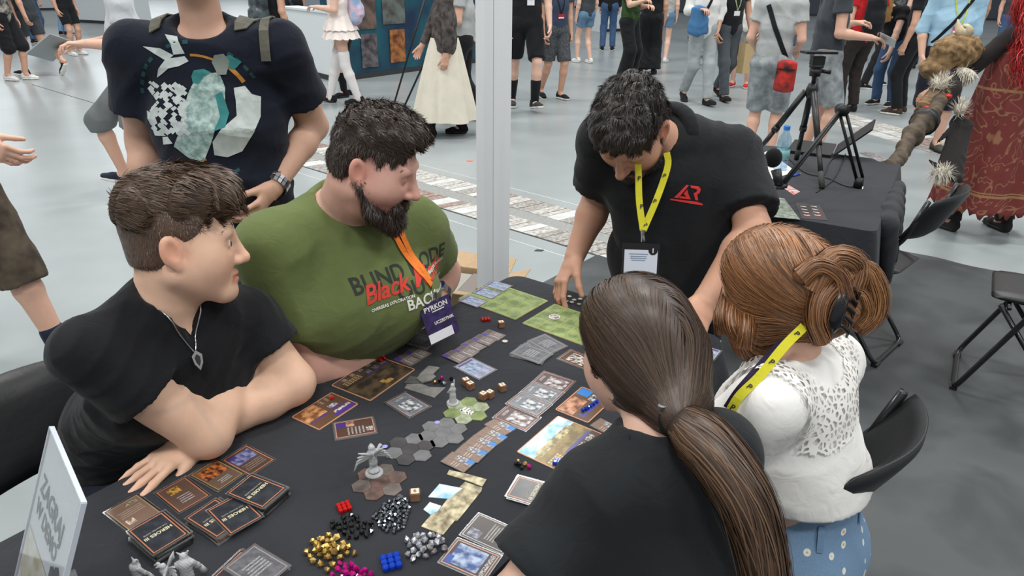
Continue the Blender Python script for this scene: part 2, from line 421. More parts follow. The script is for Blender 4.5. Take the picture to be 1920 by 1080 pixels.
# ------------------------------------------------------------------ the hall
TV = V3(.806, -.592, 0); TU = V3(-.592, -.806, 0); TC = V3(.008, 2.154, 0)       # table: width axis, length axis, far corner
def floor_mat():
    m, n, l, b = nodes('polished_concrete')
    tc = n.new('ShaderNodeTexCoord')
    t = n.new('ShaderNodeTexNoise'); t.inputs['Scale'].default_value = .55; t.inputs['Detail'].default_value = 8; t.inputs['Roughness'].default_value = .62; l.new(tc.outputs['Object'], t.inputs['Vector'])
    t2 = n.new('ShaderNodeTexNoise'); t2.inputs['Scale'].default_value = 5; t2.inputs['Detail'].default_value = 3; l.new(tc.outputs['Object'], t2.inputs['Vector'])
    r = n.new('ShaderNodeValToRGB'); r.color_ramp.elements[0].color = C4(S(140, 148, 150)); r.color_ramp.elements[1].color = C4(S(160, 167, 168)); r.color_ramp.elements[0].position = .3; r.color_ramp.elements[1].position = .68
    ad = n.new('ShaderNodeMath'); ad.operation = 'MULTIPLY_ADD'; ad.inputs[1].default_value = .08; l.new(t2.outputs['Fac'], ad.inputs[0]); l.new(t.outputs['Fac'], ad.inputs[2])
    sb = n.new('ShaderNodeMath'); sb.operation = 'SUBTRACT'; sb.inputs[1].default_value = .04; l.new(ad.outputs[0], sb.inputs[0])
    l.new(sb.outputs[0], r.inputs['Fac']); l.new(r.outputs['Color'], b.inputs['Base Color'])
    mr = n.new('ShaderNodeMapRange'); mr.inputs['To Min'].default_value = .27; mr.inputs['To Max'].default_value = .33; l.new(t2.outputs['Fac'], mr.inputs['Value']); l.new(mr.outputs['Result'], b.inputs['Roughness'])
    b.inputs['Specular IOR Level'].default_value = .5
    return m
FLOOR = floor_mat()
floor = tag(mesh_obj('floor', [(-40, -10, 0), (40, -10, 0), (40, 45, 0), (-40, 45, 0)], [(0, 1, 2, 3)], FLOOR), 'polished grey concrete hall floor', kind='structure')
SD = V3(.764, -.645, 0); SN = V3(.645, .764, 0)                           # strip along / across
# dark joint lines cut in the concrete
JOINT = mat('joint_dark', S(60, 62, 62), .9)
def line_strip(a, b, w, name, m, z=.0015):
    a, b = np.asarray(a), np.asarray(b); d = nrm(b-a); s = V3(-d[1], d[0], 0)*w/2
    v = [a-s, b-s, b+s, a+s]; return MB().prism([(p[0], p[1]) for p in v], -.001, z).build(name, m, floor)
j0 = Fl(890, 410)
line_strip(j0-SD*9, j0+SD*1.3, .012, 'joint', JOINT)
line_strip(j0-SN*.15-SD*3, j0-SN*.15+SD*1.0, .006, 'joint', mat('joint_pale', S(205, 208, 206), .8))
line_strip(j0+SN*.78-SD*6, j0+SN*.78+SD*3, .006, 'joint', mat('joint_pale', S(205, 208, 206), .8))
# inlaid strips of worn paving pieces
pav = [mat('paver_white', S(196, 197, 193), .75, noise=.3, nscale=30, col2=S(150, 143, 136)), mat('paver_grey', S(172, 172, 168), .75, col2=S(124, 116, 110), nscale=45),
       mat('paver_red', S(164, 146, 138), .8, col2=S(126, 104, 96), nscale=30), mat('paver_pale', S(208, 211, 208), .6, col2=S(186, 188, 185), nscale=12)]
line_strip(j0+SN*.34-SD*5.4, j0+SN*.34+SD*2.6, .66, 'strip_bed', mat('strip_bed', S(150, 152, 150), .8, noise=.2), .0008)
def paver_row(o, d, nvec, n, wid, w0, w1, seed, maxn=300, skew=.0):
    r = random.Random(seed); t = 0; k = 0; col = 0
    while t < n and k < maxn:
        w = r.uniform(w0, w1); 
        if r.random() < .35: col = r.choice((0, 1, 2, 2, 1, 0))
        p = o+d*t; q = o+d*(t+w-.008); a = nvec*.006; bb = nvec*(wid-.006)+d*skew
        poly = [p+a, q+a, q+bb, p+bb]
        MB().prism([(x[0], x[1]) for x in poly], -.002, .003+r.uniform(0, .0025)).build('paver', pav[col if r.random() < .8 else 3], floor)
        t += w; k += 1
paver_row(j0-SD*4.6, SD, SN, 6.4, .24, .06, .14, 1, skew=.06)
paver_row(j0+SN*.375-SD*4.8, SD, SN, 7.2, .28, .06, .15, 2, skew=.06)
o2 = Fl(1505, 215); o3 = Fl(1790, 300); d2 = nrm(o3-o2); n2 = V3(-d2[1], d2[0], 0)
for i in range(3): paver_row(o2+n2*(.22*i), d2, n2, np.linalg.norm(o3-o2), .2, .1, .2, 5+i)
# dark carpet laid over the concrete under the stand
def carpet_mat():
    m, n, l, b = nodes('carpet'); b.inputs['Roughness'].default_value = .62; b.inputs['Specular IOR Level'].default_value = .3
    tc = n.new('ShaderNodeTexCoord')
    t = n.new('ShaderNodeTexNoise'); t.inputs['Scale'].default_value = 2.6; t.inputs['Detail'].default_value = 5; t.inputs['Distortion'].default_value = .4; l.new(tc.outputs['Object'], t.inputs['Vector'])
    r = n.new('ShaderNodeValToRGB'); e = r.color_ramp.elements; e[0].color = C4(S(64, 67, 69)); e[1].color = C4(S(80, 84, 85)); e[0].position = .4; e[1].position = .58
    l.new(t.outputs['Fac'], r.inputs['Fac']); l.new(r.outputs['Color'], b.inputs['Base Color'])
    t2 = n.new('ShaderNodeTexNoise'); t2.inputs['Scale'].default_value = 700; l.new(tc.outputs['Object'], t2.inputs['Vector'])
    bp = n.new('ShaderNodeBump'); bp.inputs['Strength'].default_value = .25; bp.inputs['Distance'].default_value = .002; l.new(t2.outputs['Fac'], bp.inputs['Height']); l.new(bp.outputs['Normal'], b.inputs['Normal'])
    return m
c0 = V3(1.365, 5.237, 0); cl = nrm(V3(-.625, -.78, 0)); cf = nrm(V3(.81, -.587, 0)); poly = []
for t in np.linspace(7.5, 0, 40): poly.append(c0+cl*t)
for t in np.linspace(.05, 9, 160): poly.append(c0+cf*t+cl*(.012*math.sin(t*7)+.008*math.sin(t*17+1)))
poly.append(c0+cf*9+cl*7.5)
cp = tag(MB().prism([(p[0], p[1]) for p in poly], 0, .004).build('floor_carpet', carpet_mat()), 'dark grey carpet laid over the concrete floor', kind='structure')
# white pillar of boards
def pillar_mat():
    m, n, l, b = nodes('white_painted_wood'); b.inputs['Roughness'].default_value = .55
    tc = n.new('ShaderNodeTexCoord'); mp = n.new('ShaderNodeMapping'); mp.inputs['Scale'].default_value = (22, 22, .5); l.new(tc.outputs['Object'], mp.inputs['Vector'])
    t = n.new('ShaderNodeTexNoise'); t.inputs['Scale'].default_value = 1; t.inputs['Detail'].default_value = 4; l.new(mp.outputs['Vector'], t.inputs['Vector'])
    r = n.new('ShaderNodeValToRGB'); r.color_ramp.elements[0].color = C4(S(238, 242, 246)); r.color_ramp.elements[1].color = C4(S(246, 248, 250)); r.color_ramp.elements[0].position = .35; r.color_ramp.elements[1].position = .6
    l.new(t.outputs['Fac'], r.inputs['Fac']); l.new(r.outputs['Color'], b.inputs['Base Color']); return m
pc = Q(925, 545, 3.92); pc[2] = 0
pl = empty('pillar', pc); tag(pl, 'white square pillar of painted boards beside the game table', 'pillar', kind='structure')
PM = pillar_mat(); ow = .0745
MB().box((0, 0, 1.7), (ow-.012, ow-.012, 1.7)).build('core', PM, pl)
for k in range(4):
    Mk = rotz(k*math.pi/2)
    for s in (-1, 1):
        MB().box(Mk @ V3(s*ow*.5, -ow+.006, 1.7), (ow*.5-.0008, .006, 1.7), Mk).build('board', PM, pl)
# far wall of the hall and exhibitors' stands
tag(MB().box((0, 45, 5), (40, .1, 5)).build('wall_back', mat('hall_wall', S(196, 200, 204), .8)), 'pale far wall of the hall', kind='structure')
WINF = mat('window_frame', S(120, 126, 132), .5)
wm, wn, wl, wb = nodes('added_glare_pane'); wb.inputs['Base Color'].default_value = (.8, .85, .9, 1); wb.inputs['Emission Color'].default_value = (.93, .97, 1, 1); wb.inputs['Emission Strength'].default_value = 3.4
for wi in range(6):  # unseen glowing windows, added to put a bright glare on the floor
    o = empty('window_%d' % (wi+1), (-36+5.2*wi, 44.8, 3)); tag(o, 'tall unseen window added in the far wall for glare on the floor', kind='structure')
    MB().box((0, 0, 3.2), (2.35, .02, 3.2)).build('pane', wm, o)
    for x in (-2.4, 0, 2.4): MB().box((x, -.05, 3.2), (.06, .05, 3.3)).build('mullion', WINF, o)
    for z in (0, 2.1, 4.3, 6.4): MB().box((0, -.05, z), (2.4, .05, .05)).build('transom', WINF, o)
def stand(label, a, b, depth, h, m, trim=None):
    a, b = np.asarray(a), np.asarray(b); d = nrm(b-a); nn = V3(-d[1], d[0], 0); nn = nn if nn[1] > 0 else -nn; c = (a+b)/2+nn*depth/2; L_ = np.linalg.norm(b-a); o = empty('booth_counter', V3(c[0], c[1], 0)); M_ = np.stack([d, nn, V3(0, 0, 1)], 1)
    MB().box((0, 0, h/2), (L_/2, depth/2, h/2), M_).build('body', m, o); MB().box((0, 0, h+.015), (L_/2+.02, depth/2+.02, .015), M_).build('top', trim or m, o); MB().box(-nn*(depth/2+.004)+V3(0, 0, .04), (L_/2+.002, .006, .04), M_).build('plinth', mat('plinth_dark', S(50, 52, 56), .6), o)
    tag(o, label, 'counter'); return o, M_, nn, d, L_
WHITE_P = mat('white_panel', S(226, 232, 234), .5); corner = Fl(640, 153)
stand('white exhibition counter beside the teal poster wall', Fl(540, 130), corner-V3(.12, .0, 0), .3, 1.0, WHITE_P)
pa, pb = corner, Fl(905, 116); so, Mo, no, do, Lo = stand('teal poster wall of a miniatures stand', pa, pb, .35, 2.3, mat('teal_panel', S(22, 92, 104), .45, col2=S(24, 44, 72), nscale=1.6)); so['category'] = 'stand'
def poster(u, z, w, h, m, label):
    q = pa+do*u-no*.012+V3(0, 0, z); o = MB().box((0, 0, 0), (w/2, .006, h/2), Mo).build('poster', m); o.location = q; tag(o, label, 'poster'); return o
PST = [mat('poster_grey', S(110, 104, 108), .4, col2=S(40, 36, 44), nscale=9), mat('poster_rust', S(176, 116, 62), .4, col2=S(86, 40, 30), nscale=9), mat('poster_figure', S(116, 96, 86), .4, col2=S(38, 34, 38), nscale=5), mat('poster_figure2', S(104, 116, 112), .4, col2=S(60, 40, 36), nscale=5)]
poster(.62, .42, .34, .52, PST[0], 'dark group picture low on the teal wall'); poster(1.25, .45, .34, .52, PST[1], 'rust red group picture low on the teal wall'); poster(.55, 1.15, .5, .8, PST[2], 'brown statuette picture on the teal wall'); poster(1.2, 1.2, .5, .8, PST[3], 'grey-green statuette picture on the teal wall')
def far_stand(label, a, b, h, m): return stand(label, a, b, .5, h, m)
far_stand('white stand wall behind the jeans', Fl(1125, 60), Fl(1190, 58), 2.4, WHITE_P); far_stand('white display counter with orange packaging print', Fl(150, 42), Fl(260, 48), 1.3, WHITE_P); far_stand('long pale stand wall far back in the hall', Fl(560, 18), Fl(1150, 14), 2.6, mat('pale_blue_panel', S(170, 182, 196), .6)); far_stand('dark stand wall far back in the hall', Fl(1200, 22), Fl(1920, 40), 2.6, mat('dark_panel', S(74, 78, 88), .6)); far_stand('pale stand wall at the far end behind the walkers', Fl(-60, 22), Fl(150, 18), 2.6, mat('pale_panel', S(206, 212, 214), .6))
# ------------------------------------------------------------------ game table
TW, TL, TZ = .73, 1.8, .75
def tp(u, w, z=0): return TC+TU*u+TV*w+V3(0, 0, z)
tb = empty('folding_table', tp(TL/2, TW/2)); tag(tb, 'long folding trestle table under the black cloth', 'table')
Mt = np.stack([TU, np.cross(V3(0, 0, 1), TU), V3(0, 0, 1)], 1)
MB().box(tp(TL/2, TW/2, .722), (TL/2-.01, TW/2-.01, .02), Mt).build('tabletop', mat('table_board', S(210, 208, 200), .5), tb, tp(TL/2, TW/2))
for uu in (.2, TL-.2):
    for ww in (.08, TW-.08):
        MB().tube([tp(uu, ww, .70), tp(uu, ww, .01)], .014, 8).build('leg', mat('grey_steel', S(120, 124, 128), .35, 1), tb, tp(TL/2, TW/2))
    MB().tube([tp(uu, .08, .12), tp(uu, TW-.08, .12)], .012, 8).build('stretcher', mat('grey_steel', S(120, 124, 128), .35, 1), tb, tp(TL/2, TW/2))
def cloth_over(name, corner, u, w, L, Wd, z, rad, drop, flare, m, label, seed=0, point=1.0):
    r = random.Random(seed); ring = []
    cs = [(rad, rad, 180), (L-rad, rad, 270), (L-rad, Wd-rad, 0), (rad, Wd-rad, 90)]
    seq = []
    for cx, cy, a0 in cs:
        for k in range(9):
            a = R(a0+k*90/8); seq.append((cx+rad*math.cos(a), cy+rad*math.sin(a), math.cos(a), math.sin(a), 1-abs(k-4)/4))
        
    pts = []
    for i, p in enumerate(seq):
        q = seq[(i+1) % len(seq)]; d = math.hypot(q[0]-p[0], q[1]-p[1]); nn = max(1, int(d/.025))
        for k in range(nn):
            t = k/nn; pts.append(tuple(p[j]*(1-t)+q[j]*t for j in range(5)))
    n = len(pts); V = []; s = 0; rows = 9
    for j in range(rows):
        h = j/(rows-1); s = 0
        for i, p in enumerate(pts):
            s += math.hypot(p[0]-pts[i-1][0], p[1]-pts[i-1][1]) if i else 0
            wv = (math.sin(s*31)+.6*math.sin(s*53+1.3)+.5*math.sin(s*17+.4))*.011*h**1.2
            off = flare*h+wv+p[4]*point*.05*h+(.004*math.sin(min(1, h*4)*math.pi/2))
            dz = drop*h-(.006*(1-math.cos(min(1, h*6)*math.pi/2)) if j == 0 else 0)
            V.append(corner+u*(p[0]+p[2]*off)+w*(p[1]+p[3]*off)+V3(0, 0, z-dz))
    Fc = [(j*n+i, j*n+(i+1) % n, (j+1)*n+(i+1) % n, (j+1)*n+i) for j in range(rows-1) for i in range(n)]
    # inset top so the edge can bend
    ins = []
    cen = corner+u*L/2+w*Wd/2
    for i, p in enumerate(pts):
        ins.append(len(V)); V.append(corner+u*(p[0]-p[2]*.012)+w*(p[1]-p[3]*.012)+V3(0, 0, z+.0025))
    Fc += [(i, ins[i], ins[(i+1) % n], (i+1) % n) for i in range(n)]
    Fc.append(tuple(ins[::-1]) if np.dot(np.cross(u, w), V3(0, 0, 1)) < 0 else tuple(ins))
    V = [x-cen*V3(1, 1, 0)-V3(0, 0, 0) for x in V]
    o = mesh_obj(name, V, Fc, m); o.location = (cen[0], cen[1], 0)
    bm = bmesh.new(); bm.from_mesh(o.data); bmesh.ops.recalc_face_normals(bm, faces=bm.faces); bm.to_mesh(o.data); bm.free()
    auto_smooth(o, 50); tag(o, label, 'tablecloth'); return o
CLOTH = fabric('black_cloth', S(44, 46, 51), .88, .06, .2)
cloth_over('tablecloth', TC, TU, TV, TL, TW, TZ-.0025, .05, .23, .03, CLOTH, 'black cloth over the game table full of cards', 3)
TOP = TZ
# ------------------------------------------------------------------ building people
def head(Sd, o, M, s=1., nose=1., full=True, ears=True, beardy=0):
    T = lambda x, y, z: o+M @ (V3(x, y, z)*s)
    e = lambda c, r, Rl=None, k=.02, neg=False: Sd.ell(T(*c), np.array(r if hasattr(r, '__len__') else (r,)*3)*s, M if Rl is None else M @ Rl, k*s, neg)
    t = lambda a, b, ra, rb=None, k=.015: Sd.tube(T(*a), T(*b), np.array(ra if hasattr(ra, '__len__') else (ra, ra))*s, np.array((rb if rb is not None else ra) if hasattr(rb if rb is not None else ra, '__len__') else ((rb if rb is not None else ra),)*2)*s, M[:, 0], k*s)
    e((0, -.012, .036), (.075, .097, .087), k=.03)
    e((0, .028, -.035), (.06, .062, .082), k=.04)
    if not full: return T
    for sx in (-1, 1):
        t((sx*.053, -.002, -.055), (sx*.022, .07, -.1), .02, .017, .03)
        e((sx*.04, .05, -.034), (.027, .027, .03), k=.05)           # cheek
    e((0, .079, -.103), (.02, .017, .016), k=.03)                        # chin
    t((-.036, .079, .024), (.036, .079, .024), .012, None, .02)          # brow
    t((0, .09, .012), (0, .104+.008*nose, -.03), .008, .0115, .012)       # nose
    e((0, .106+.008*nose, -.034), (.011, .011, .009), k=.01)
    for sx in (-1, 1):
        e((sx*.012, .099, -.038), (.0085, .011, .008), k=.008)
        e((sx*.031, .096, .001), (.017, .014, .012), k=.012, neg=True)    # socket
        e((sx*.031, .0765, .001), (.0145, .0135, .0125), k=.004)          # lid over the eye
    t((-.021, .086, -.067), (0, .0935, -.065), .0048, .0055, .01); t((.021, .086, -.067), (0, .0935, -.065), .0048, .0055, .01)
    t((-.018, .085, -.076), (0, .0915, -.077), .005, .0062, .01); t((.018, .085, -.076), (0, .0915, -.077), .005, .0062, .01)
    e((0, .101, -.0705), (.03, .011, .0016), k=.004, neg=True)
    if ears:
        for sx in (-1, 1):
            A = rotz(sx*.35)
            Rx = np.array([[1, 0, 0], [0, math.cos(.25), -math.sin(.25)], [0, math.sin(.25), math.cos(.25)]])
            e((sx*.08, -.012, -.006), (.0095, .019, .033), A @ Rx, .006)
            e((sx*.087, -.006, -.002), (.0065, .0105, .018), A @ Rx, .006, True)
            e((sx*.075, .0, -.033), (.007, .009, .011), k=.008)
    return T
def hand(Sd, w, f, n, th, curl=(.3, .35, .3), spread=.06, s=1., thumb=(.5, .35), per=None):
    """w wrist, f finger direction, n direction the palm faces, th side of the thumb"""
    f = nrm(f); n = np.asarray(n, float); n = nrm(n-f*np.dot(n, f)); th = np.asarray(th, float); th = nrm(th-f*np.dot(th, f)-n*np.dot(th, n)); w = np.asarray(w, float)
    Sd.tube(w-f*.01*s, w+f*.035*s, (.024*s, .018*s), (.034*s, .016*s), th, .015)
    Sd.tube(w+f*.03*s, w+f*.085*s, (.034*s, .016*s), (.038*s, .0125*s), th, .012)
    tips = []
    Ls = [(.044, .026, .021), (.049, .03, .022), (.045, .028, .022), (.035, .021, .019)]
    for i, (off, rad) in enumerate(zip((.03, .0105, -.009, -.028), (.0088, .009, .0085, .0075))):
        sp = (1.5-i)*spread; c = 0; p = w+f*(.09-.004*abs(i-1))*s+th*off*s+n*.001
        cc = per[i] if per else curl
        for j, L in enumerate(Ls[i]):
            c += cc[j]; d = nrm((f*math.cos(sp)+th*math.sin(sp))*math.cos(c)+n*math.sin(c)); q = p+d*L*s
            Sd.tube(p, q, rad*(1-.07*j)*s, rad*(.93-.07*j)*s, th, .004 if j else .008); p = q
        tips.append(p)
    p = w+f*.02*s+th*.024*s+n*.006*s
    a = thumb[0]; d = nrm(f*math.cos(a)+th*math.sin(a)+n*.25); q = p+d*.046*s; Sd.tube(p, q, .015*s, .011*s, None, .014)
    d2 = nrm(d+n*thumb[1]+f*.25); p2 = q+d2*.033*s; Sd.tube(q, p2, .0105*s, .0095*s, None, .004)
    d3 = nrm(d2+n*thumb[1]*.8+f*.1); p3 = p2+d3*.024*s; Sd.tube(p2, p3, .0098*s, .0075*s, None, .004)
    tips.append(p3); return tips, (w, f)
def arm(Sd, sh, el, wr, r=(.05, .043, .041, .027)):
    Sd.tube(sh, el, r[0], r[1], None, .02)
    m = lerp(el, wr, .3); Sd.tube(el, m, r[1]*.95, r[2], None, .02); Sd.tube(m, wr, r[2], r[3], None, .02)
def region(c, rad, res, o, n): c = np.asarray(c, float); return (c-rad, c+rad, res, np.asarray(o, float), nrm(n))
def skin_paint(base, heads=(), extra=None, hands=()):
    b = np.array(base)
    def fn(v):
        c = np.tile(b, (len(v), 1))
        for w, fd in hands:                                     # knuckles and fingertips run a little redder
            d = (v-w) @ nrm(fd); near = np.linalg.norm(v-w, axis=1) < .24
            k = np.clip((d-.12)/.06, 0, 1)*near; c *= 1-k[:, None]*np.array([.02, .13, .13])
        for o, M, s, opt in heads:
            L = ((v-o) @ M)/s; x, y, z = np.abs(L[:, 0]), L[:, 1], L[:, 2]; ih = np.linalg.norm(L, axis=1) < .2
            g = lambda cx, cy, cz, r: np.exp(-(((x-cx)**2+(y-cy)**2+(z-cz)**2)/r**2))*ih
            def tint(m, t): 
                nonlocal c
                c = c*(1-m[:, None]*(1-np.array(t)))
            tint(np.clip(g(.083, -.012, -.005, .03)*1.2, 0, 1), (1, .78, .74))
            tint(g(.04, .07, -.03, .03)*.6, (1, .84, .82)); tint(g(0, .115, -.035, .02)*.7, (1, .82, .8))
            lip = np.clip(np.exp(-((z+.071)/.0085)**2)*(x < .025)*(y > .078)*1.1, 0, 1)*ih; tint(lip, (.86, .5, .48))
            tint(np.exp(-((x-.031)/.016)**2-((z-.001)/.0045)**2)*(y > .07)*ih*.75, opt.get('eye', (.45, .34, .3)))
            if 'stub' in opt:
                st = np.clip((-.03-z)/.03, 0, 1)*(np.clip((y+.01)/.03, 0, 1))*np.clip(1-lip, 0, 1)*ih*(z > -.16); tint(st, opt['stub'])
            if 'fade' in opt:                                   # clipped hair on sides and nape
                zl = np.where(y > .02, .0+(y-.02)*1.2, np.where(y > -.03, .012, -.055-.25*(y+.03)*-1))
                fm = np.clip((z-zl)/.03, 0, 1)*(y < .055+.2*np.clip(z, 0, .1))*ih*(x < .079); tint(fm, opt['fade'])
        if extra is not None: c = extra(v, c)
        return np.clip(c, 0, 1)
    return fn
def shoe(at, fwd, parent, base, upper, sole, s=1., pitch=0, laces=None, lowcut=True):
    at = np.asarray(at, float); f = nrm(V3(fwd[0], fwd[1], 0)); r = V3(f[1], -f[0], 0); u = V3(0, 0, 1)
    f2 = f*math.cos(pitch)+u*math.sin(pitch); u2 = u*math.cos(pitch)-f*math.sin(pitch)
    T = lambda x, y, z: at+(r*x+f2*y+u2*z)*s                     # origin under the ankle
    Su = SDF(); Su.tube(T(0, -.045, .045), T(0, .10, .042), (.034*s, .036*s), (.041*s, .03*s), r, .02); Su.tube(T(0, .09, .04), T(0, .165, .034), (.041*s, .03*s), (.036*s, .02*s), r, .02)
    Su.tube(T(0, -.035, .04), T(0, -.025, .085 if lowcut else .13), .034*s, .036*s, r, .02)
    Su.ell(T(0, -.02, .125 if lowcut else .175), np.array((.027, .03, .04))*s, np.stack([r, f2, u2], 1), .01, True)
    Su.cut(T(0, 0, .02), -u2)
    o = sdf_obj('shoe', Su, .008*s, upper, parent, base)
    Sl = SDF(); Sl.tube(T(0, -.045, .016), T(0, .09, .016), (.039*s, .019*s), (.046*s, .019*s), r, .02); Sl.tube(T(0, .09, .016), T(0, .168, .018), (.046*s, .019*s), (.038*s, .018*s), r, .02); Sl.cut(T(0, 0, .001), -u2)
    v, fc = Sl.mesh(.008*s); mesh_obj('sole', v, fc, sole, o, True, base)
    if laces:
        for i in range(4):
            y = .045+.02*i; pts = [T(-.02, y, .072-.009*i), T(0, y+.004, .079-.009*i), T(.02, y, .072-.009*i)]
            mesh_obj('lace', *_mb(MB().tube(pts, .003, 5)), laces, o, True, base)
    return o
def _mb(m): return np.array(m.v), m.f
def seated_legs(p, base, hip, fwd, right, cloth, shoecol, solecol, spread=.13, w=.075, knee=.43, res=.014):
    Sp = SDF(); hip = np.asarray(hip, float); fwd = nrm(fwd); right = nrm(right)
    Sp.tube(hip-right*.08, hip+right*.08, w*1.5, w*1.5, None, .03)
    for s in (-1, 1):
        a = hip+right*s*.09; kn = a+fwd*knee+right*s*(spread-.09); kn[2] = .50; an = kn+fwd*.03+V3(0, 0, 0); an[2] = .1
        Sp.tube(a, kn, w*1.15, w*.9, None, .03); Sp.tube(kn, an, w*.85, w*.7, None, .03)
        shoe(V3(an[0], an[1], .0), fwd, p, base, shoecol, solecol)
    Sp.cut((0, 0, .07), (0, 0, -1))
    sdf_obj('trousers', Sp, res, cloth, p, base)
def brow_strands(p, base, T, M, s, c0, c1, n=70, seed=5):
    r = np.random.default_rng(seed); P = []
    for sx in (-1, 1):
        for i in range(n):
            t = r.random(); x = sx*(.013+.036*t); z = .022+.006*math.sin(t*2.4)+r.normal()*.0022; y = .0915-.018*t*t
            a = T(x, y, z); d = M @ V3(sx*.9, .1, .25+r.normal()*.2)*.008*s; P.append([a, a+d*.5+M[:, 1]*.0015, a+d])
        Pa = np.array(P); P = []; strand_mesh('eyebrow', Pa, np.broadcast_to(M[:, 1], Pa.shape), .0022*s, c0, c1, p, base)
def short_hair(p, base, o, M, s, vol, c0, c1, flow, n=5200, L=(.018, .035), lift=.35, seed=4, res=.004, m=5, name='hair', w=.0022, cap=None, seedmask=None, jit=.18, basecol=None):
    v, f = vol.mesh(res)
    bc = np.asarray(basecol if basecol is not None else lerp(c0, c1, .25)); h = mesh_obj(name, v, f, HAIR, p, True, base, np.tile(bc, (len(v), 1)))
    sd = sample(v, f, n, seed, seedmask); g = vol.grad(sd)
    def fl(P, t):
        G = vol.grad(P); d = flow(P); d = d-G*(d*G).sum(1, keepdims=True); d /= np.linalg.norm(d, axis=1, keepdims=True)+1e-9
        return d+G*lift*(1-t*.6)
    P, N = grow(sd-g*min(.004, L[0]*.12), fl, np.random.default_rng(seed).uniform(L[0], L[1], n), m, None, jit=jit, seed=seed)
    N = np.repeat(g[:, None, :], m, 1)
    strand_mesh('strand_tufts', P, N, w, c0, c1, h, base, seed=seed)
    return h
# ------------------------------------------------------------------ the five people round the table
SK_A = S(226, 186, 160); SK_B = S(214, 168, 152); SK_C = S(196, 150, 126); SK_D = S(222, 180, 160); SK_E = S(220, 176, 152)
BLACK = fabric('black_jersey', S(25, 26, 29), .9, .1)
DENIM_DARK = fabric('dark_denim', S(30, 34, 46), .85, .1)
SHOE_DARK = fabric('dark_shoe', S(32, 34, 40), .6, .1); SOLE_WHITE = mat('sole_white', S(225, 224, 218), .6); SHOE_WHITE = fabric('white_shoe', S(222, 222, 220), .6, .05); SOLE_DARK = mat('sole_dark', S(28, 28, 29), .7)
SHOE_GREY = fabric('grey_shoe', S(150, 152, 148), .7, .1)
UP = V3(0, 0, 1)
def lanyard(name, pts_list, width, nor, m, label, clip=None, badge=None):
    pass
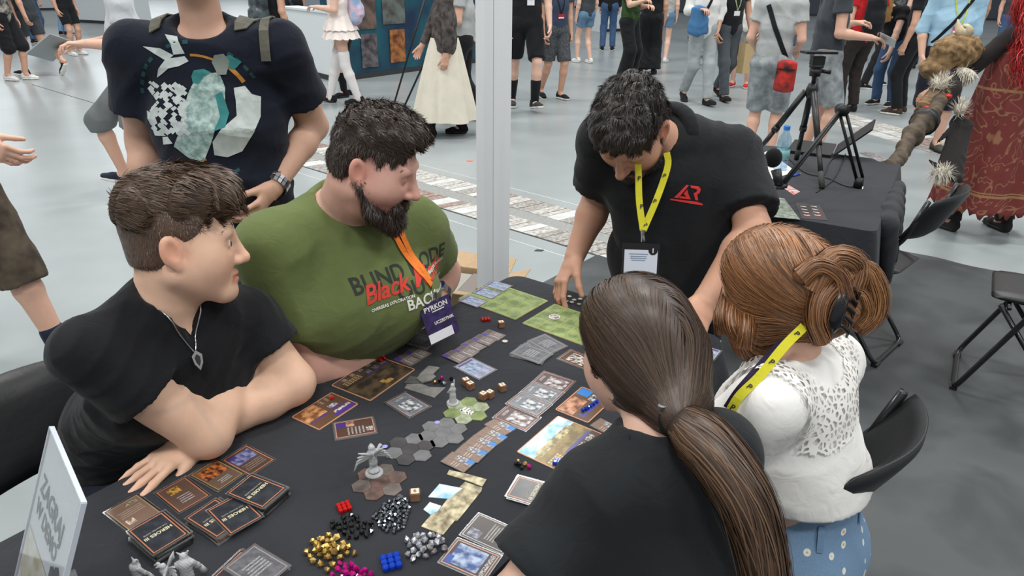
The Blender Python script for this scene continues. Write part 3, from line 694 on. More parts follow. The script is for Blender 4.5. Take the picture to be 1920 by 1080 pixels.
# ============ A: young man in black tee, arms folded on the table
def person_a():
    HS = .98
    hd = Q(342, 452, 1.54); fw = nrm(V3(.93, .30, -.10)); M = frame(fw, V3(-.10, .12, 1))
    Rsh, Lsh = K(158, 650, 1.04), K(462, 585, .975); Rel, Lel = K(388, 812, .802), K(548, 718, .806)
    Rwr, Lwr = K(452, 676, .865), K(372, 818, .775)
    right = nrm(Rsh-Lsh); fwd = nrm(np.cross(UP, right)); mid = (Rsh+Lsh)/2
    hip = mid-fwd*.36; hip[2] = .52
    base = V3(hip[0], hip[1], 0); p = empty('person', base)
    tag(p, 'young man in black t-shirt and chain necklace, arms folded on the table', 'person', 'players at the game table')
    neckb = mid-fwd*.01+UP*.07; B = SDF()
    B.tube(neckb-UP*.04, hd+M @ V3(0, -.03, -.05), .062, .056, None, .03)
    T = head(B, hd, M, HS, .75)
    chest = mid-UP*.14-fwd*.03; waist = lerp(mid, hip, .6)
    B.chain([mid-UP*.06, chest, waist, hip], [(.15, .08), (.155, .1), (.14, .1), (.15, .11)], right, .03)
    B.tube(neckb-UP*.02, Rsh-UP*.015, .045, .042, None, .03); B.tube(neckb-UP*.02, Lsh-UP*.015, .045, .042, None, .03)
    arm(B, Rsh-UP*.015, Rel, Rwr, (.045, .05, .047, .031)); arm(B, Lsh-UP*.015, Lel, Lwr, (.045, .05, .047, .031))
    hfd = nrm(K(290, 872, .765)-Lwr); hfd[2] = -.12
    tips, h1 = hand(B, Lwr, hfd, (0, 0, -1), np.cross(hfd, UP)*-1, (.1, .16, .12), .12, 1.0, (.35, .1))
    rfd = nrm(K(430, 640, .86)-Rwr+V3(-.02, .05, 0)); tips2, h2 = hand(B, Rwr, rfd, (.3, .6, -.7), (0, 0, 1), (.3, .4, .3), .04)
    nk = hd+M @ V3(0, -.02, -.13)
    v, f = multi(B, .008, [region(hd, .17, .0032, nk, M @ V3(0, .1, 1)), region(Lwr+hfd*.1, .13, .0034, Lwr+hfd*.01, hfd), region(Rwr+rfd*.08, .12, .004, Rwr+rfd*.01, rfd)])
    col = skin_paint(SK_A, [(hd, M, HS, dict(fade=(.62, .55, .5), stub=(.97, .95, .94)))], None, [h1, h2])
    mesh_obj('body', v, f, SKIN, p, True, base, col(v))
    # eye
    for sx in (1, -1): MB().lathe([(0, -.0128), (.009, -.009), (.0128, 0), (.009, .009), (0, .0128)], T(sx*.031, .0785, .001), 12).build('eye', mat('eye_white', S(225, 215, 208), .2), p, base, True); MB().lathe([(0, 0), (.0058, 0), (.0045, .0012), (0, .0018)], T(sx*.031, .0905, .001), 12, np.stack([M[:, 0], M[:, 2], M[:, 1]], 1)).build('iris', mat('iris_dark', S(48, 38, 32), .15), p, base, True)
    brow_strands(p, base, T, M, HS, S(70, 50, 38), S(96, 70, 52))
    # shirt
    Sh = SDF()
    Sh.chain([mid-UP*.05, chest, waist, hip-UP*.02], [(.15, .085), (.17, .108), (.165, .115), (.175, .14)], right, .03)
    Sh.tube(neckb-UP*.015, Rsh-UP*.01, .06, .055, None, .06); Sh.tube(neckb-UP*.015, Lsh-UP*.01, .06, .055, None, .06)
    re, le = lerp(Rsh, Rel, .47), lerp(Lsh, Lel, .52)
    Sh.tube(Rsh-UP*.01, re, .06, .076, None, .03, False, True); Sh.tube(Lsh-UP*.01, le, .06, .072, None, .03, False, True)
    Sh.ell(neckb+UP*.05+fwd*.05, (.062, .062, .075), frame(nrm(fwd+UP*-.5)), .012, True)
    for vv in (0, 1): Sh.ell(neckb+fwd*(.085+.02*vv)-UP*(.0+.035*vv), (.035-.012*vv, .05, .05), frame(fwd), .012, True)
    Sh.disp = folds(nrm(right*.4+UP*.9+fwd*.2), .005, .05, 3)
    sdf_obj('t_shirt', Sh, .0065, BLACK, p, base)
    # hair: clipped sides, longer brown top combed into a fringe
    H = SDF(); e = lambda c, r, k=.02, neg=False: H.ell(T(*c), np.array(r)*HS, M, k, neg)
    e((0, -.006, .078), (.075, .099, .068), .02); e((0, .03, .103), (.066, .072, .04), .03); e((0, .074, .09), (.054, .026, .024), .02)
    e((0, -.055, .055), (.072, .062, .072), .03)
    e((0, -.02, -.045), (.14, .2, .088), .02, True); e((0, .118, .008), (.08, .05, .066), .015, True)
    c0, c1 = S(48, 36, 29), S(118, 92, 72)
    def fl(P):
        L = (P-hd) @ M; d = np.tile(V3(.0, 1, -.02), (len(P), 1)); d[:, 0] = .35*np.sign(L[:, 0])*np.clip(np.abs(L[:, 0])/.07, 0, 1)+.35
        d[:, 2] = -.1-np.clip((L[:, 1]-.06)/.03, 0, 1)*.5-.7*np.clip((.06-L[:, 2])/.05, 0, 1); return d @ M.T
    H.disp = lambda P: .004*np.sin(((P-hd) @ M)[:, 0]*150+3*np.sin(((P-hd) @ M)[:, 1]*50))
    short_hair(p, base, hd, M, HS, H, c0, c1, fl, 11000, (.022, .045), .1, 11, .004, 7, w=.0019, jit=.12)
    # clipped back and sides as a thin shell with stubble strands
    F2 = SDF(); g = lambda c, r, k=.02, neg=False: F2.ell(T(*c), np.array(r)*HS, M, k, neg)
    g((0, -.012, .036), (.0785, .101, .09), .01); g((0, -.035, -.03), (.062, .062, .05), .03); g((0, .115, -.02), (.11, .105, .12), .01, True); g((0, -.01, -.115), (.2, .2, .072), .01, True); 
    for sx in (-1, 1): g((sx*.085, -.008, -.008), (.02, .026, .036), .006, True)
    def fl2(P): return np.tile(M @ V3(0, .25, -1), (len(P), 1))
    short_hair(p, base, hd, M, HS, F2, S(62, 47, 38), S(112, 86, 68), fl2, 8000, (.006, .011), .25, 12, .0042, 3, 'hair_sides', .0016, basecol=S(88, 68, 56))
    # chain and pendant
    ch = []
    a0, a1 = neckb+right*.055+fwd*.02+UP*.02, neckb-right*.05+fwd*.03+UP*.02
    pend = K(345, 680, .945)
    low = pend+UP*.015
    for t in np.linspace(0, 1, 12): ch.append(lerp(a0, low, t)+fwd*.02*math.sin(t*math.pi))
    for t in np.linspace(0, 1, 12)[1:]: ch.append(lerp(low, a1, t)+fwd*.02*math.sin(t*math.pi))
    q = on_surface(np.array(ch), fwd*.8+UP*.4, Sh, .003)
    STEEL = mat('steel', S(190, 190, 192), .25, 1)
    nk_ = empty('necklace', base); tag(nk_, 'thin silver chain necklace with pointed pendant on black t-shirt', 'necklace')
    MB().tube(list(q), .0016, 5).build('chain', STEEL, nk_, base, True)
    pm = q[11]; ff = nrm(fwd*.8+UP*.4); rr = right; uu = np.cross(rr, ff); uu = uu if uu[2] > 0 else -uu
    pts = [(-.000, .004), (.011, -.006), (.009, -.022), (0, -.036), (-.009, -.022), (-.011, -.006)]
    vv = [pm+ff*d+rr*a+uu*b for d in (.002, .005) for a, b in pts]
    pd = mesh_obj('pendant', vv, [tuple(range(6))[::-1], tuple(range(6, 12))]+[(i, (i+1) % 6, 6+(i+1) % 6, 6+i) for i in range(6)], STEEL, nk_, False, base)
    vv = [pm+ff*.0056+rr*a*.5+uu*(b*.6-.006) for a, b in pts]
    mesh_obj('emblem', vv, [tuple(range(6))], mat('emblem_dark', S(40, 36, 34), .6), pd, False, base)
    seated_legs(p, base, hip, fwd, right, DENIM_DARK, SHOE_DARK, SOLE_WHITE)
    return p, base, fwd
PA, PA_base, PA_f = person_a()
# ============ B: big bearded man in olive tee
def person_b():
    hd = Q(703, 308, 1.84); fw = nrm(V3(.90, -.16, -.34)); M = frame(fw, V3(.25, .0, 1)); s = .98
    Rsh, Lsh = K(512, 468, 1.065), K(776, 432, 1.03); Rel, Lel = K(585, 680, .775), K(828, 510, .84); Rwr, Lwr = K(725, 690, .70), K(818, 556, .80)
    right = nrm((Rsh-Lsh)*V3(1, 1, .3)); fwd = nrm(np.cross(UP, right)); mid = (Rsh+Lsh)/2
    hip = mid-fwd*.22; hip[2] = .55
    base = V3(hip[0], hip[1], 0); p = empty('person', base)
    tag(p, 'big bearded man in olive green t-shirt with orange lanyard, seated and looking down', 'person', 'players at the game table')
    nb = mid+UP*.095-fwd*.03; B = SDF(); B.tube(nb-UP*.06, hd+M @ V3(0, -.03, -.06), .075, .066, None, .03); T = head(B, hd, M, s, 1.1)
    B.ell(T(0, .03, -.1), np.array((.055, .05, .035))*s, M, .03)
    chest = mid-UP*.14-fwd*.0; belly = lerp(mid, hip, .62)-fwd*.01
    B.chain([mid-UP*.05, chest, belly, hip], [(.17, .1), (.2, .145), (.2, .17), (.19, .15)], right, .04)
    B.tube(nb-UP*.03, Rsh, .06, .07, None, .03); B.tube(nb-UP*.03, Lsh, .06, .07, None, .03)
    arm(B, Rsh, Rel, Rwr, (.075, .066, .058, .038)); arm(B, Lsh, Lel, Lwr, (.075, .055, .05, .036))
    lf = nrm(K(790, 600, .765)-Lwr); tips, h1 = hand(B, Lwr, lf, (-.3, -.2, -1), np.cross(UP, lf)*-1, (.25, .3, .25), .06, 1.1)
    rf = nrm(Rwr-Rel); tips2, h2 = hand(B, Rwr, rf, (0, 0, -1), fwd*-1, (.2, .3, .2), .05, 1.1)
    v, f = multi(B, .009, [region(hd, .18, .0034, hd+M @ V3(0, -.02, -.135), M @ V3(0, .25, 1)), region(Lwr+lf*.09, .13, .004, Lwr, lf)])
    mesh_obj('body', v, f, SKIN, p, True, base, skin_paint(SK_B, [(hd, M, s, dict(stub=(.5, .42, .4), fade=(.5, .42, .38), eye=(.5, .38, .36)))], None, [h1])(v))
    brow_strands(p, base, T, M, s, S(36, 28, 24), S(58, 44, 38), 110)
    Sh = SDF()
    Sh.chain([mid-UP*.03, chest, belly, hip-UP*.03], [(.19, .115), (.222, .17), (.23, .2), (.22, .18)], right, .05)
    for sd in (-1, 1): Sh.ell(chest+fwd*.1+right*sd*.085-UP*.005, (.105, .09, .085), frame(fwd), .05)
    Sh.tube(nb-UP*.03, Rsh, .072, .085, None, .06); Sh.tube(nb-UP*.03, Lsh, .072, .085, None, .06)
    Sh.tube(Rsh, lerp(Rsh, Rel, .68), .088, .097, None, .04, False, True); Sh.tube(Lsh, lerp(Lsh, Lel, .6), .085, .085, None, .04, False, True)
    Sh.ell(nb+UP*.05+fwd*.05, (.08, .085, .08), frame(nrm(fwd-UP*.6)), .012, True)
    Sh.disp = folds(nrm(right*.7+UP*.7), .0065, .07, 9)
    OLIVE = fabric('olive_jersey', S(98, 110, 66), .9, .08)
    sdf_obj('t_shirt', Sh, .0075, OLIVE, p, base)
    # hair
    H = SDF(); e = lambda c, r, k=.02, neg=False: H.ell(T(*c), np.array(r)*s, M, k, neg)
    e((0, -.008, .055), (.081, .104, .088), .02); e((0, .035, .1), (.068, .068, .042), .03); e((0, -.045, -.01), (.073, .066, .07), .03)
    e((0, .118, -.02), (.1, .07, .112), .015, True); e((0, -.01, -.125), (.2, .2, .075), .02, True)
    for sx in (-1, 1): e((sx*.09, -.008, -.012), (.024, .028, .042), .008, True); e((sx*.085, .05, -.04), (.03, .045, .05), .01, True)
    def fl(P):
        L = (P-hd) @ M; d = np.zeros_like(P); d[:, 1] = np.where(L[:, 2] > .06, 1, .2); d[:, 0] = .3; d[:, 2] = np.where(L[:, 2] > .06, -.1, -1); return d @ M.T
    H.disp = lambda P: .003*np.sin(P[:, 0]*170+3*np.sin(P[:, 1]*70))+.0025*np.sin(P[:, 1]*190+P[:, 2]*80)
    c0, c1 = S(30, 24, 21), S(86, 69, 58)
    short_hair(p, base, hd, M, s, H, c0, c1, fl, 13000, (.009, .019), .4, 21, .0042, 4, w=.0017)
    G = SDF(); e = lambda c, r, k=.02, neg=False: G.ell(T(*c), np.array(r)*s, M, k, neg)
    for sx in (-1, 1):
        G.tube(T(sx*.066, -.002, -.035), T(sx*.052, .045, -.092), .016*s, .022*s, M[:, 0], .02); G.tube(T(sx*.052, .045, -.092), T(0, .082, -.115), .022*s, .028*s, M[:, 0], .02)
        G.tube(T(sx*.03, .086, -.068), T(sx*.006, .0985, -.057), .008*s, .0075*s, M[:, 0], .01); G.tube(T(sx*.032, .084, -.066), T(sx*.024, .078, -.105), .012*s, .018*s, M[:, 0], .015)
    def flb(P): return np.tile(M @ V3(0, .35, -1), (len(P), 1))
    short_hair(p, base, hd, M, s, G, S(28, 21, 19), S(66, 48, 40), flb, 4200, (.012, .022), .5, 22, .004, 4, 'beard', .0018)
    # lettering on the chest
    cen = K(722, 505, .95); n = nrm(fwd*1+UP*.15+right*.0); u = nrm(np.cross(UP, n)); u = u if np.dot(u, right) < 0 else -u; vv = np.cross(n, u); vv = vv if vv[2] > 0 else -vv
    o = cen; a = R(2); u2 = u*math.cos(a)+vv*math.sin(a); v2 = vv*math.cos(a)-u*math.sin(a)
    RED = mat('print_red', S(206, 62, 52), .8); DK = mat('print_dark', S(42, 48, 42), .8); WH = mat('print_white', S(225, 225, 215), .8)
    def word(txt, size, x, y, m, name, shear=0, bold=0, lift=.0012, rot=0):
        g, fc = text_geo(txt, size, .008, shear, bold); c_, s_ = math.cos(rot), math.sin(rot); g = g @ np.array([[c_, s_, 0], [-s_, c_, 0], [0, 0, 1]])
        g[:, 0] += x; g[:, 1] += y; wrap(name, (g, fc), o, u2, v2, n, Sh, m, p, base, lift)
    word('BLIND MODE', .053, -.008, .026, DK, 'lettering_back', 0, .001, .0012)
    word('OUT', .053, .0, -.02, DK, 'lettering_back', 0, .001, .0012)
    word('Black Mode', .059, -.008, .0, RED, 'lettering_script', .35, .0012, .002)
    word('BACK', .037, .008, -.055, WH, 'lettering_word', 0, .0008, .0026)
    word('OVERSEAS EXPLORATION', .0105, -.075, -.035, WH, 'lettering_small', 0, .0003, .003)
    word('OVERSEAS EXPLORATION', .0105, .085, .0, WH, 'lettering_small', 0, .0003, .003); word('OVERSEAS EXPLORATION', .0105, .09, -.048, WH, 'lettering_small', 0, .0003, .003)
    # orange lanyard and purple badge
    ORANGE = fabric('orange_strap', S(228, 122, 44), .7, .08)
    ly = empty('lanyard', base); tag(ly, 'orange lanyard with purple event badge on the olive t-shirt', 'lanyard')
    clip = K(752, 548, .87)
    for k, st in enumerate((K(618, 330, 1.16), K(732, 445, 1.06))):
        ctrl = [st, lerp(st, clip, .35)+fwd*.02, lerp(st, clip, .7)+fwd*.02, clip+UP*.015*(1-k)]
        q = on_surface(spline(ctrl, 26), fwd+UP*.5, Sh, .004); nn = Sh.grad(q); ribbon('strap', q, .016, nn, ORANGE, ly, base)
    q = on_surface(np.array([clip]), fwd+UP*.3, Sh, .006)[0]
    MB().tube([q+UP*.012, q-UP*.012+fwd*.004], .005, 8).build('clip', mat('steel', S(190, 190, 192), .25, 1), ly, base)
    bu = nrm(u*1+vv*.12); bn = nrm(fwd*.95+UP*.3); bv = nrm(np.cross(bn, bu)); bv = bv if bv[2] > 0 else -bv
    bc = q-UP*.058+fwd*.018; bw, bh = .045, .052
    Mb = np.stack([bu, bv, np.cross(bu, bv)], 1)
    if np.dot(Mb[:, 2], fwd) < 0: Mb[:, 2] *= -1
    PURP = mat('badge_purple', S(58, 40, 104), .3, noise=.5, nscale=60, col2=S(34, 26, 58))
    bd = MB().box(bc, (bw, bh, .0012), Mb).build('badge', PURP, ly, base)
    def on_badge(txt, size, x, y, m, bold=0):
        g, fc = text_geo(txt, size, None, 0, bold); mesh_obj('badge_text', bc+(g[:, :1]+x)*Mb[:, 0]+(g[:, 1:2]+y)*Mb[:, 1]+Mb[:, 2]*.002, fc, m, bd, False, base)
    on_badge('PYRKON', .018, .0, .036, WH, .0004); on_badge('UCZESTNIK', .011, .012, -.004, WH, .0003)
    MB().box(bc+Mb[:, 1]*-.038-Mb[:, 0]*.008+Mb[:, 2]*.0018, (.036, .012, .0004), Mb).build('name_strip', mat('paper_white', S(228, 228, 232), .6), bd, base)
    MB().box(bc+Mb[:, 1]*.026+Mb[:, 0]*.004+Mb[:, 2]*.0018, (.018, .0012, .0004), Mb).build('rule', WH, bd, base)
    # watch
    wc = lerp(Lwr, Lel, .12); ax = nrm(Lel-Lwr); WST = mat('steel', S(190, 190, 192), .25, 1)
    ring = []
    xx = nrm(np.cross(ax, UP)); yy = np.cross(ax, xx)
    wt = MB()
    for k in range(16):
        an = 2*math.pi*k/16; wt.box(wc+(xx*math.cos(an)+yy*math.sin(an))*.0395, (.0075, .0035, .011), np.stack([-xx*math.sin(an)+yy*math.cos(an), xx*math.cos(an)+yy*math.sin(an), ax], 1))
    w_ = wt.build('wristwatch', WST, p, base)
    dn = nrm(CAM-wc); dn = nrm(dn-ax*np.dot(dn, ax)); Mw = np.stack([ax, np.cross(dn, ax), dn], 1)
    MB().lathe([(.0, 0), (.02, 0), (.021, .006), (.018, .009), (0, .009)], wc+dn*.038, 20, Mw).build('watch_case', WST, w_, base); MB().lathe([(0, .0), (.016, 0), (.016, .0008), (0, .0008)], wc+dn*.0475, 20, Mw).build('watch_dial', mat('dial_blue', S(36, 50, 110), .2), w_, base)
    seated_legs(p, base, hip, fwd, right, DENIM_DARK, SHOE_DARK, SOLE_WHITE, .17, .095)
    return p, base, fwd
PB, PB_base, PB_f = person_b()
# ============ C: dark-haired man in black polo bending over the table end
def person_c():
    hd = Q(1184, 240, 2.12); fw = nrm(V3(-.30, -.50, -.80)); M = frame(fw, nrm(V3(-.25, -.55, .75))); s = 1.06
    Rsh, Lsh = Q(1135, 262, 2.30), Q(1372, 292, 2.34); Rel, Lel = Q(1122, 372, 2.50), Q(1412, 430, 2.22); Rwr, Lwr = K(1078, 480, .87), K(1320, 565, .86)
    right = nrm(Rsh-Lsh); mid = (Rsh+Lsh)/2; hip = K(1285, 500, .90); hip = hip+V3(.0, .10, 0)
    up = nrm(mid-hip); fwd = nrm(np.cross(up, right)); fwd = fwd if fwd[1] < 0 else -fwd
    base = V3(hip[0], hip[1]+.05, 0); p = empty('person', base)
    tag(p, 'dark-haired man in black polo shirt with yellow lanyard, bending over the table end', 'person')
    nb = mid+up*.03+fwd*.02; B = SDF(); B.tube(nb-up*.04, hd+M @ V3(0, -.035, -.05), .066, .06, None, .03); T = head(B, hd, M, s, 1.25)
    chest = lerp(mid, hip, .35); waist = lerp(mid, hip, .7)
    B.chain([mid-up*.04, chest, waist, hip], [(.16, .09), (.17, .11), (.15, .1), (.155, .11)], right, .04); B.tube(nb-up*.02, Rsh, .05, .055, None, .03); B.tube(nb-up*.02, Lsh, .05, .055, None, .03)
    arm(B, Rsh, Rel, Rwr, (.055, .048, .046, .031)); arm(B, Lsh, Lel, Lwr, (.055, .048, .046, .031))
    tip = K(1052, 566, .762); rf = nrm(K(1046, 538, .79)-Rwr); tR, h1 = hand(B, Rwr, rf, nrm(V3(.15, -.35, -.9)), V3(1, -.15, 0), (.35, .4, .25), .07, 1.08, (.55, .45))
    lf = nrm(K(1292, 640, .79)-Lwr); tL, h2 = hand(B, Lwr, lf, nrm(V3(-.5, .1, -.8)), V3(-.9, -.2, 0), (.2, .3, .25), .05, 1.08, (.4, .3))
    v, f = multi(B, .009, [region(hd, .18, .0034, hd+M @ V3(0, -.03, -.13), M @ V3(0, .25, 1)), region(Rwr+rf*.09, .14, .0036, Rwr, rf), region(Lwr+lf*.09, .14, .0036, Lwr, lf)])
    mesh_obj('body', v, f, SKIN, p, True, base, skin_paint(SK_C, [(hd, M, s, dict(stub=(.34, .28, .26), fade=(.4, .34, .32), eye=(.4, .3, .27)))], None, [h1, h2])(v))
    brow_strands(p, base, T, M, s, S(24, 20, 18), S(44, 36, 32), 130)
    # trousers and shoes
    Sp = SDF(); hp = V3(hip[0], hip[1]+.04, .88); Sp.tube(hp-right*.07, hp+right*.07, .14, .14, None, .03)
    bk = nrm(V3(.35, .9, 0))
    for sd in (-1, 1):
        a = hp+right*sd*.09-UP*.04; kn = a+V3(0, .02, 0)+right*sd*.03; kn[2] = .49; an = kn+bk*.06; an[2] = .08
        Sp.tube(a, kn, .09, .07, None, .03); Sp.tube(kn, an, .07, .055, None, .03); shoe(V3(an[0], an[1], .004), -bk, p, base, SHOE_DARK, SOLE_DARK)
    sdf_obj('trousers', Sp, .013, fabric('black_twill', S(22, 23, 26), .85, .1), p, base)
    POLO = fabric('black_polo', S(23, 25, 28), .82, .1)
    Sh = SDF(); Sh.chain([mid-up*.02, chest, waist, hip-up*.1], [(.175, .115), (.19, .135), (.178, .13), (.185, .14)], right, .04)
    Sh.tube(nb-up*.03, Rsh, .062, .074, None, .05); Sh.tube(nb-up*.03, Lsh, .062, .078, None, .05)
    Sh.tube(Rsh, lerp(Rsh, Rel, .74), .076, .085, None, .04, False, True); Sh.tube(Lsh, lerp(Lsh, Lel, .8), .08, .088, None, .04, False, True)
    Sh.ell(nb+nrm(hd-nb)*.075, (.068, .068, .05), frame(fwd, nrm(hd-nb)), .012, True)
    Sh.disp = folds(nrm(right*.5+up*.8), .006, .08, 5)
    sdf_obj('polo_shirt', Sh, .0075, POLO, p, base)
    Cc = SDF(); ax_ = nrm(hd+M @ V3(0, -.035, -.05)-nb); e1 = nrm(right-ax_*np.dot(right, ax_)); e2 = np.cross(ax_, e1); e2 = e2 if np.dot(e2, fwd) > 0 else -e2
    ring = [nb+ax_*(.035-.02*abs(an)/140)+e1*math.sin(R(an))*.076-e2*math.cos(R(an))*.076 for an in range(-150, 151, 15)]
    for k in range(len(ring)-1): Cc.tube(ring[k], ring[k+1], .008, .008, None, .012); Cc.tube(ring[k]-ax_*.02+(ring[k]-nb)*.08, ring[k+1]-ax_*.02+(ring[k+1]-nb)*.08, .011, .011, None, .02)
    sdf_obj('collar', Cc, .006, POLO, p, base)
    # hair, beard
    H = SDF(); e = lambda c, r, k=.02, neg=False: H.ell(T(*c), np.array(r)*s, M, k, neg)
    e((0, -.008, .055), (.084, .108, .09), .02); e((0, .045, .098), (.07, .062, .046), .03); e((0, -.045, -.01), (.075, .068, .07), .03)
    e((0, .122, -.025), (.1, .07, .112), .02, True); e((0, -.01, -.13), (.2, .2, .075), .02, True)
    for sx in (-1, 1): e((sx*.09, -.008, -.012), (.024, .026, .04), .008, True); e((sx*.088, .055, -.045), (.03, .04, .055), .01, True)
    def fl(P):
        L = (P-hd) @ M; d = np.zeros_like(P); d[:, 1] = np.where(L[:, 2] > .03, 1, .1); d[:, 0] = .5*L[:, 0]/.08; d[:, 2] = -.3-.7*(L[:, 2] < .03); return d @ M.T
    H.disp = lambda P: .004*np.sin(P[:, 0]*140+3*np.sin(P[:, 1]*70+P[:, 2]*60))+.003*np.sin(P[:, 1]*150+P[:, 2]*120)
    short_hair(p, base, hd, M, s, H, S(20, 17, 16), S(66, 56, 50), fl, 14000, (.01, .022), .35, 31, .0042, 4, w=.0017)
    G = SDF()
    for sx in (-1, 1):
        G.tube(T(sx*.07, -.0, -.02), T(sx*.053, .045, -.085), .01*s, .017*s, M[:, 0], .02); G.tube(T(sx*.053, .045, -.085), T(0, .082, -.108), .017*s, .021*s, M[:, 0], .02); G.tube(T(sx*.03, .085, -.066), T(sx*.006, .0975, -.056), .007*s, .0065*s, M[:, 0], .01)
    short_hair(p, base, hd, M, s, G, S(24, 19, 17), S(52, 40, 34), lambda P: np.tile(M @ V3(0, .35, -1), (len(P), 1)), 3500, (.006, .012), .5, 32, .004, 3, 'beard', .0016)
    # chest emblem
    RED = mat('emblem_red', S(214, 52, 50), .7); o = Q(1283, 362, 2.25); n = nrm(CAM-o)*.6+fwd*.6; n = nrm(n); u = nrm(-right-n*np.dot(-right, n)); vv = np.cross(n, u); vv = vv if vv[2] > 0 else -vv
    Apoly = [[(-.034, -.014), (-.006, .024), (.001, .024), (-.022, -.014)], [(-.01, -.001), (-.002, .012), (.004, -.001), (.013, -.014), (-.02, -.014), (-.017, -.008), (0, -.008)],
             [(.004, .024), (.028, .024), (.036, .017), (.034, .006), (.028, .002), (.034, -.014), (.026, -.014), (.017, .004), (.024, .008), (.026, .014), (.02, .017), (.009, .017)],
             [(-.044, -.022), (.03, -.022), (.034, -.026), (.05, -.026), (.047, -.021), (.036, -.0195), (.034, -.018), (-.042, -.018)]]
    wrap('emblem', poly_geo(Apoly, .008), o, u, vv, n, Sh, RED, p, base, .0015)
    # yellow lanyard hanging free with a white badge
    YEL = fabric('yellow_strap', S(196, 190, 44), .7, .08); ly = empty('lanyard', base); tag(ly, 'yellow lanyard with white paper badge hanging from the bending man in polo', 'lanyard')
    hook = Q(1206, 432, 2.06); s0, s1 = Q(1197, 322, 2.09), Q(1252, 312, 2.12); face = nrm(CAM-hook)
    for st, bend in ((s0, -.004), (s1, .004)):
        q = spline([st+V3(.0, .03, .03), st, lerp(st, hook, .5)+V3(bend, 0, 0), hook], 14); ribbon('strap', q, .017, face+right*bend*20, YEL, ly, base)
    for i, (st, t) in enumerate(((s0, .12), (s0, .6), (s1, .15), (s1, .55), (s1, .92))):
        g, fc = text_geo('P', .016, None, .1, .0004); c = lerp(st, hook, t)+face*.004; d = nrm(st-hook); r_ = nrm(np.cross(d, face)); mesh_obj('strap_mark', c+g[:, :1]*r_+g[:, 1:2]*d, fc, mat('print_dark', S(42, 48, 42), .8), ly, False, base)
    STEEL = mat('steel', S(190, 190, 192), .25, 1)
    MB().tube([hook+UP*.002, hook-UP*.012, hook-UP*.03+V3(.003, 0, 0)], [.007, .0045, .006], 8).build('clip', STEEL, ly, base)
    bn = nrm(face*.7+V3(0, -.55, .1)); bu = nrm(np.cross(UP, bn)); bu = nrm(bu+UP*.02); bv = np.cross(bn, bu); Mb = np.stack([bu, bv, bn], 1); bc = hook-UP*.03-bv*.062-bu*.005+V3(0,-.02,0)
    bd = MB().box(bc, (.047, .064, .0015), Mb).build('badge_holder', mat('black_vinyl', S(28, 29, 31), .35), ly, base)
    MB().box(bc-bv*.008+bn*.0016, (.042, .055, .0005), Mb).build('badge_paper', mat('badge_white', S(206, 214, 226), .35), bd, base)
    INK = mat('ink_grey', S(120, 140, 165), .6)
    for i, (y, w) in enumerate(((.036, .03), (.03, .026), (.025, .026), (.02, .022), (-.012, .03), (-.018, .016), (-.036, .024), (-.041, .022))): MB().box(bc+bv*y-bu*(.006)+bn*.0024, (w*.8, .0011, .0002), Mb).build('print_line', INK, bd, base)
    MB().lathe([(0, 0), (.0115, 0), (.0115, .0008), (0, .0008)], bc+bu*.03+bv*.046+bn*.002, 20, Mb).build('badge_dot', mat('black_vinyl', S(28, 29, 31), .35), bd, base)
    MB().box(bc+bu*.03+bv*.046+bn*.0032, (.0012, .006, .0003), Mb).build('badge_bar', mat('paper_white', S(228, 228, 232), .6), bd, base)
    # ring
    return p, base
PC, PC_base = person_c()
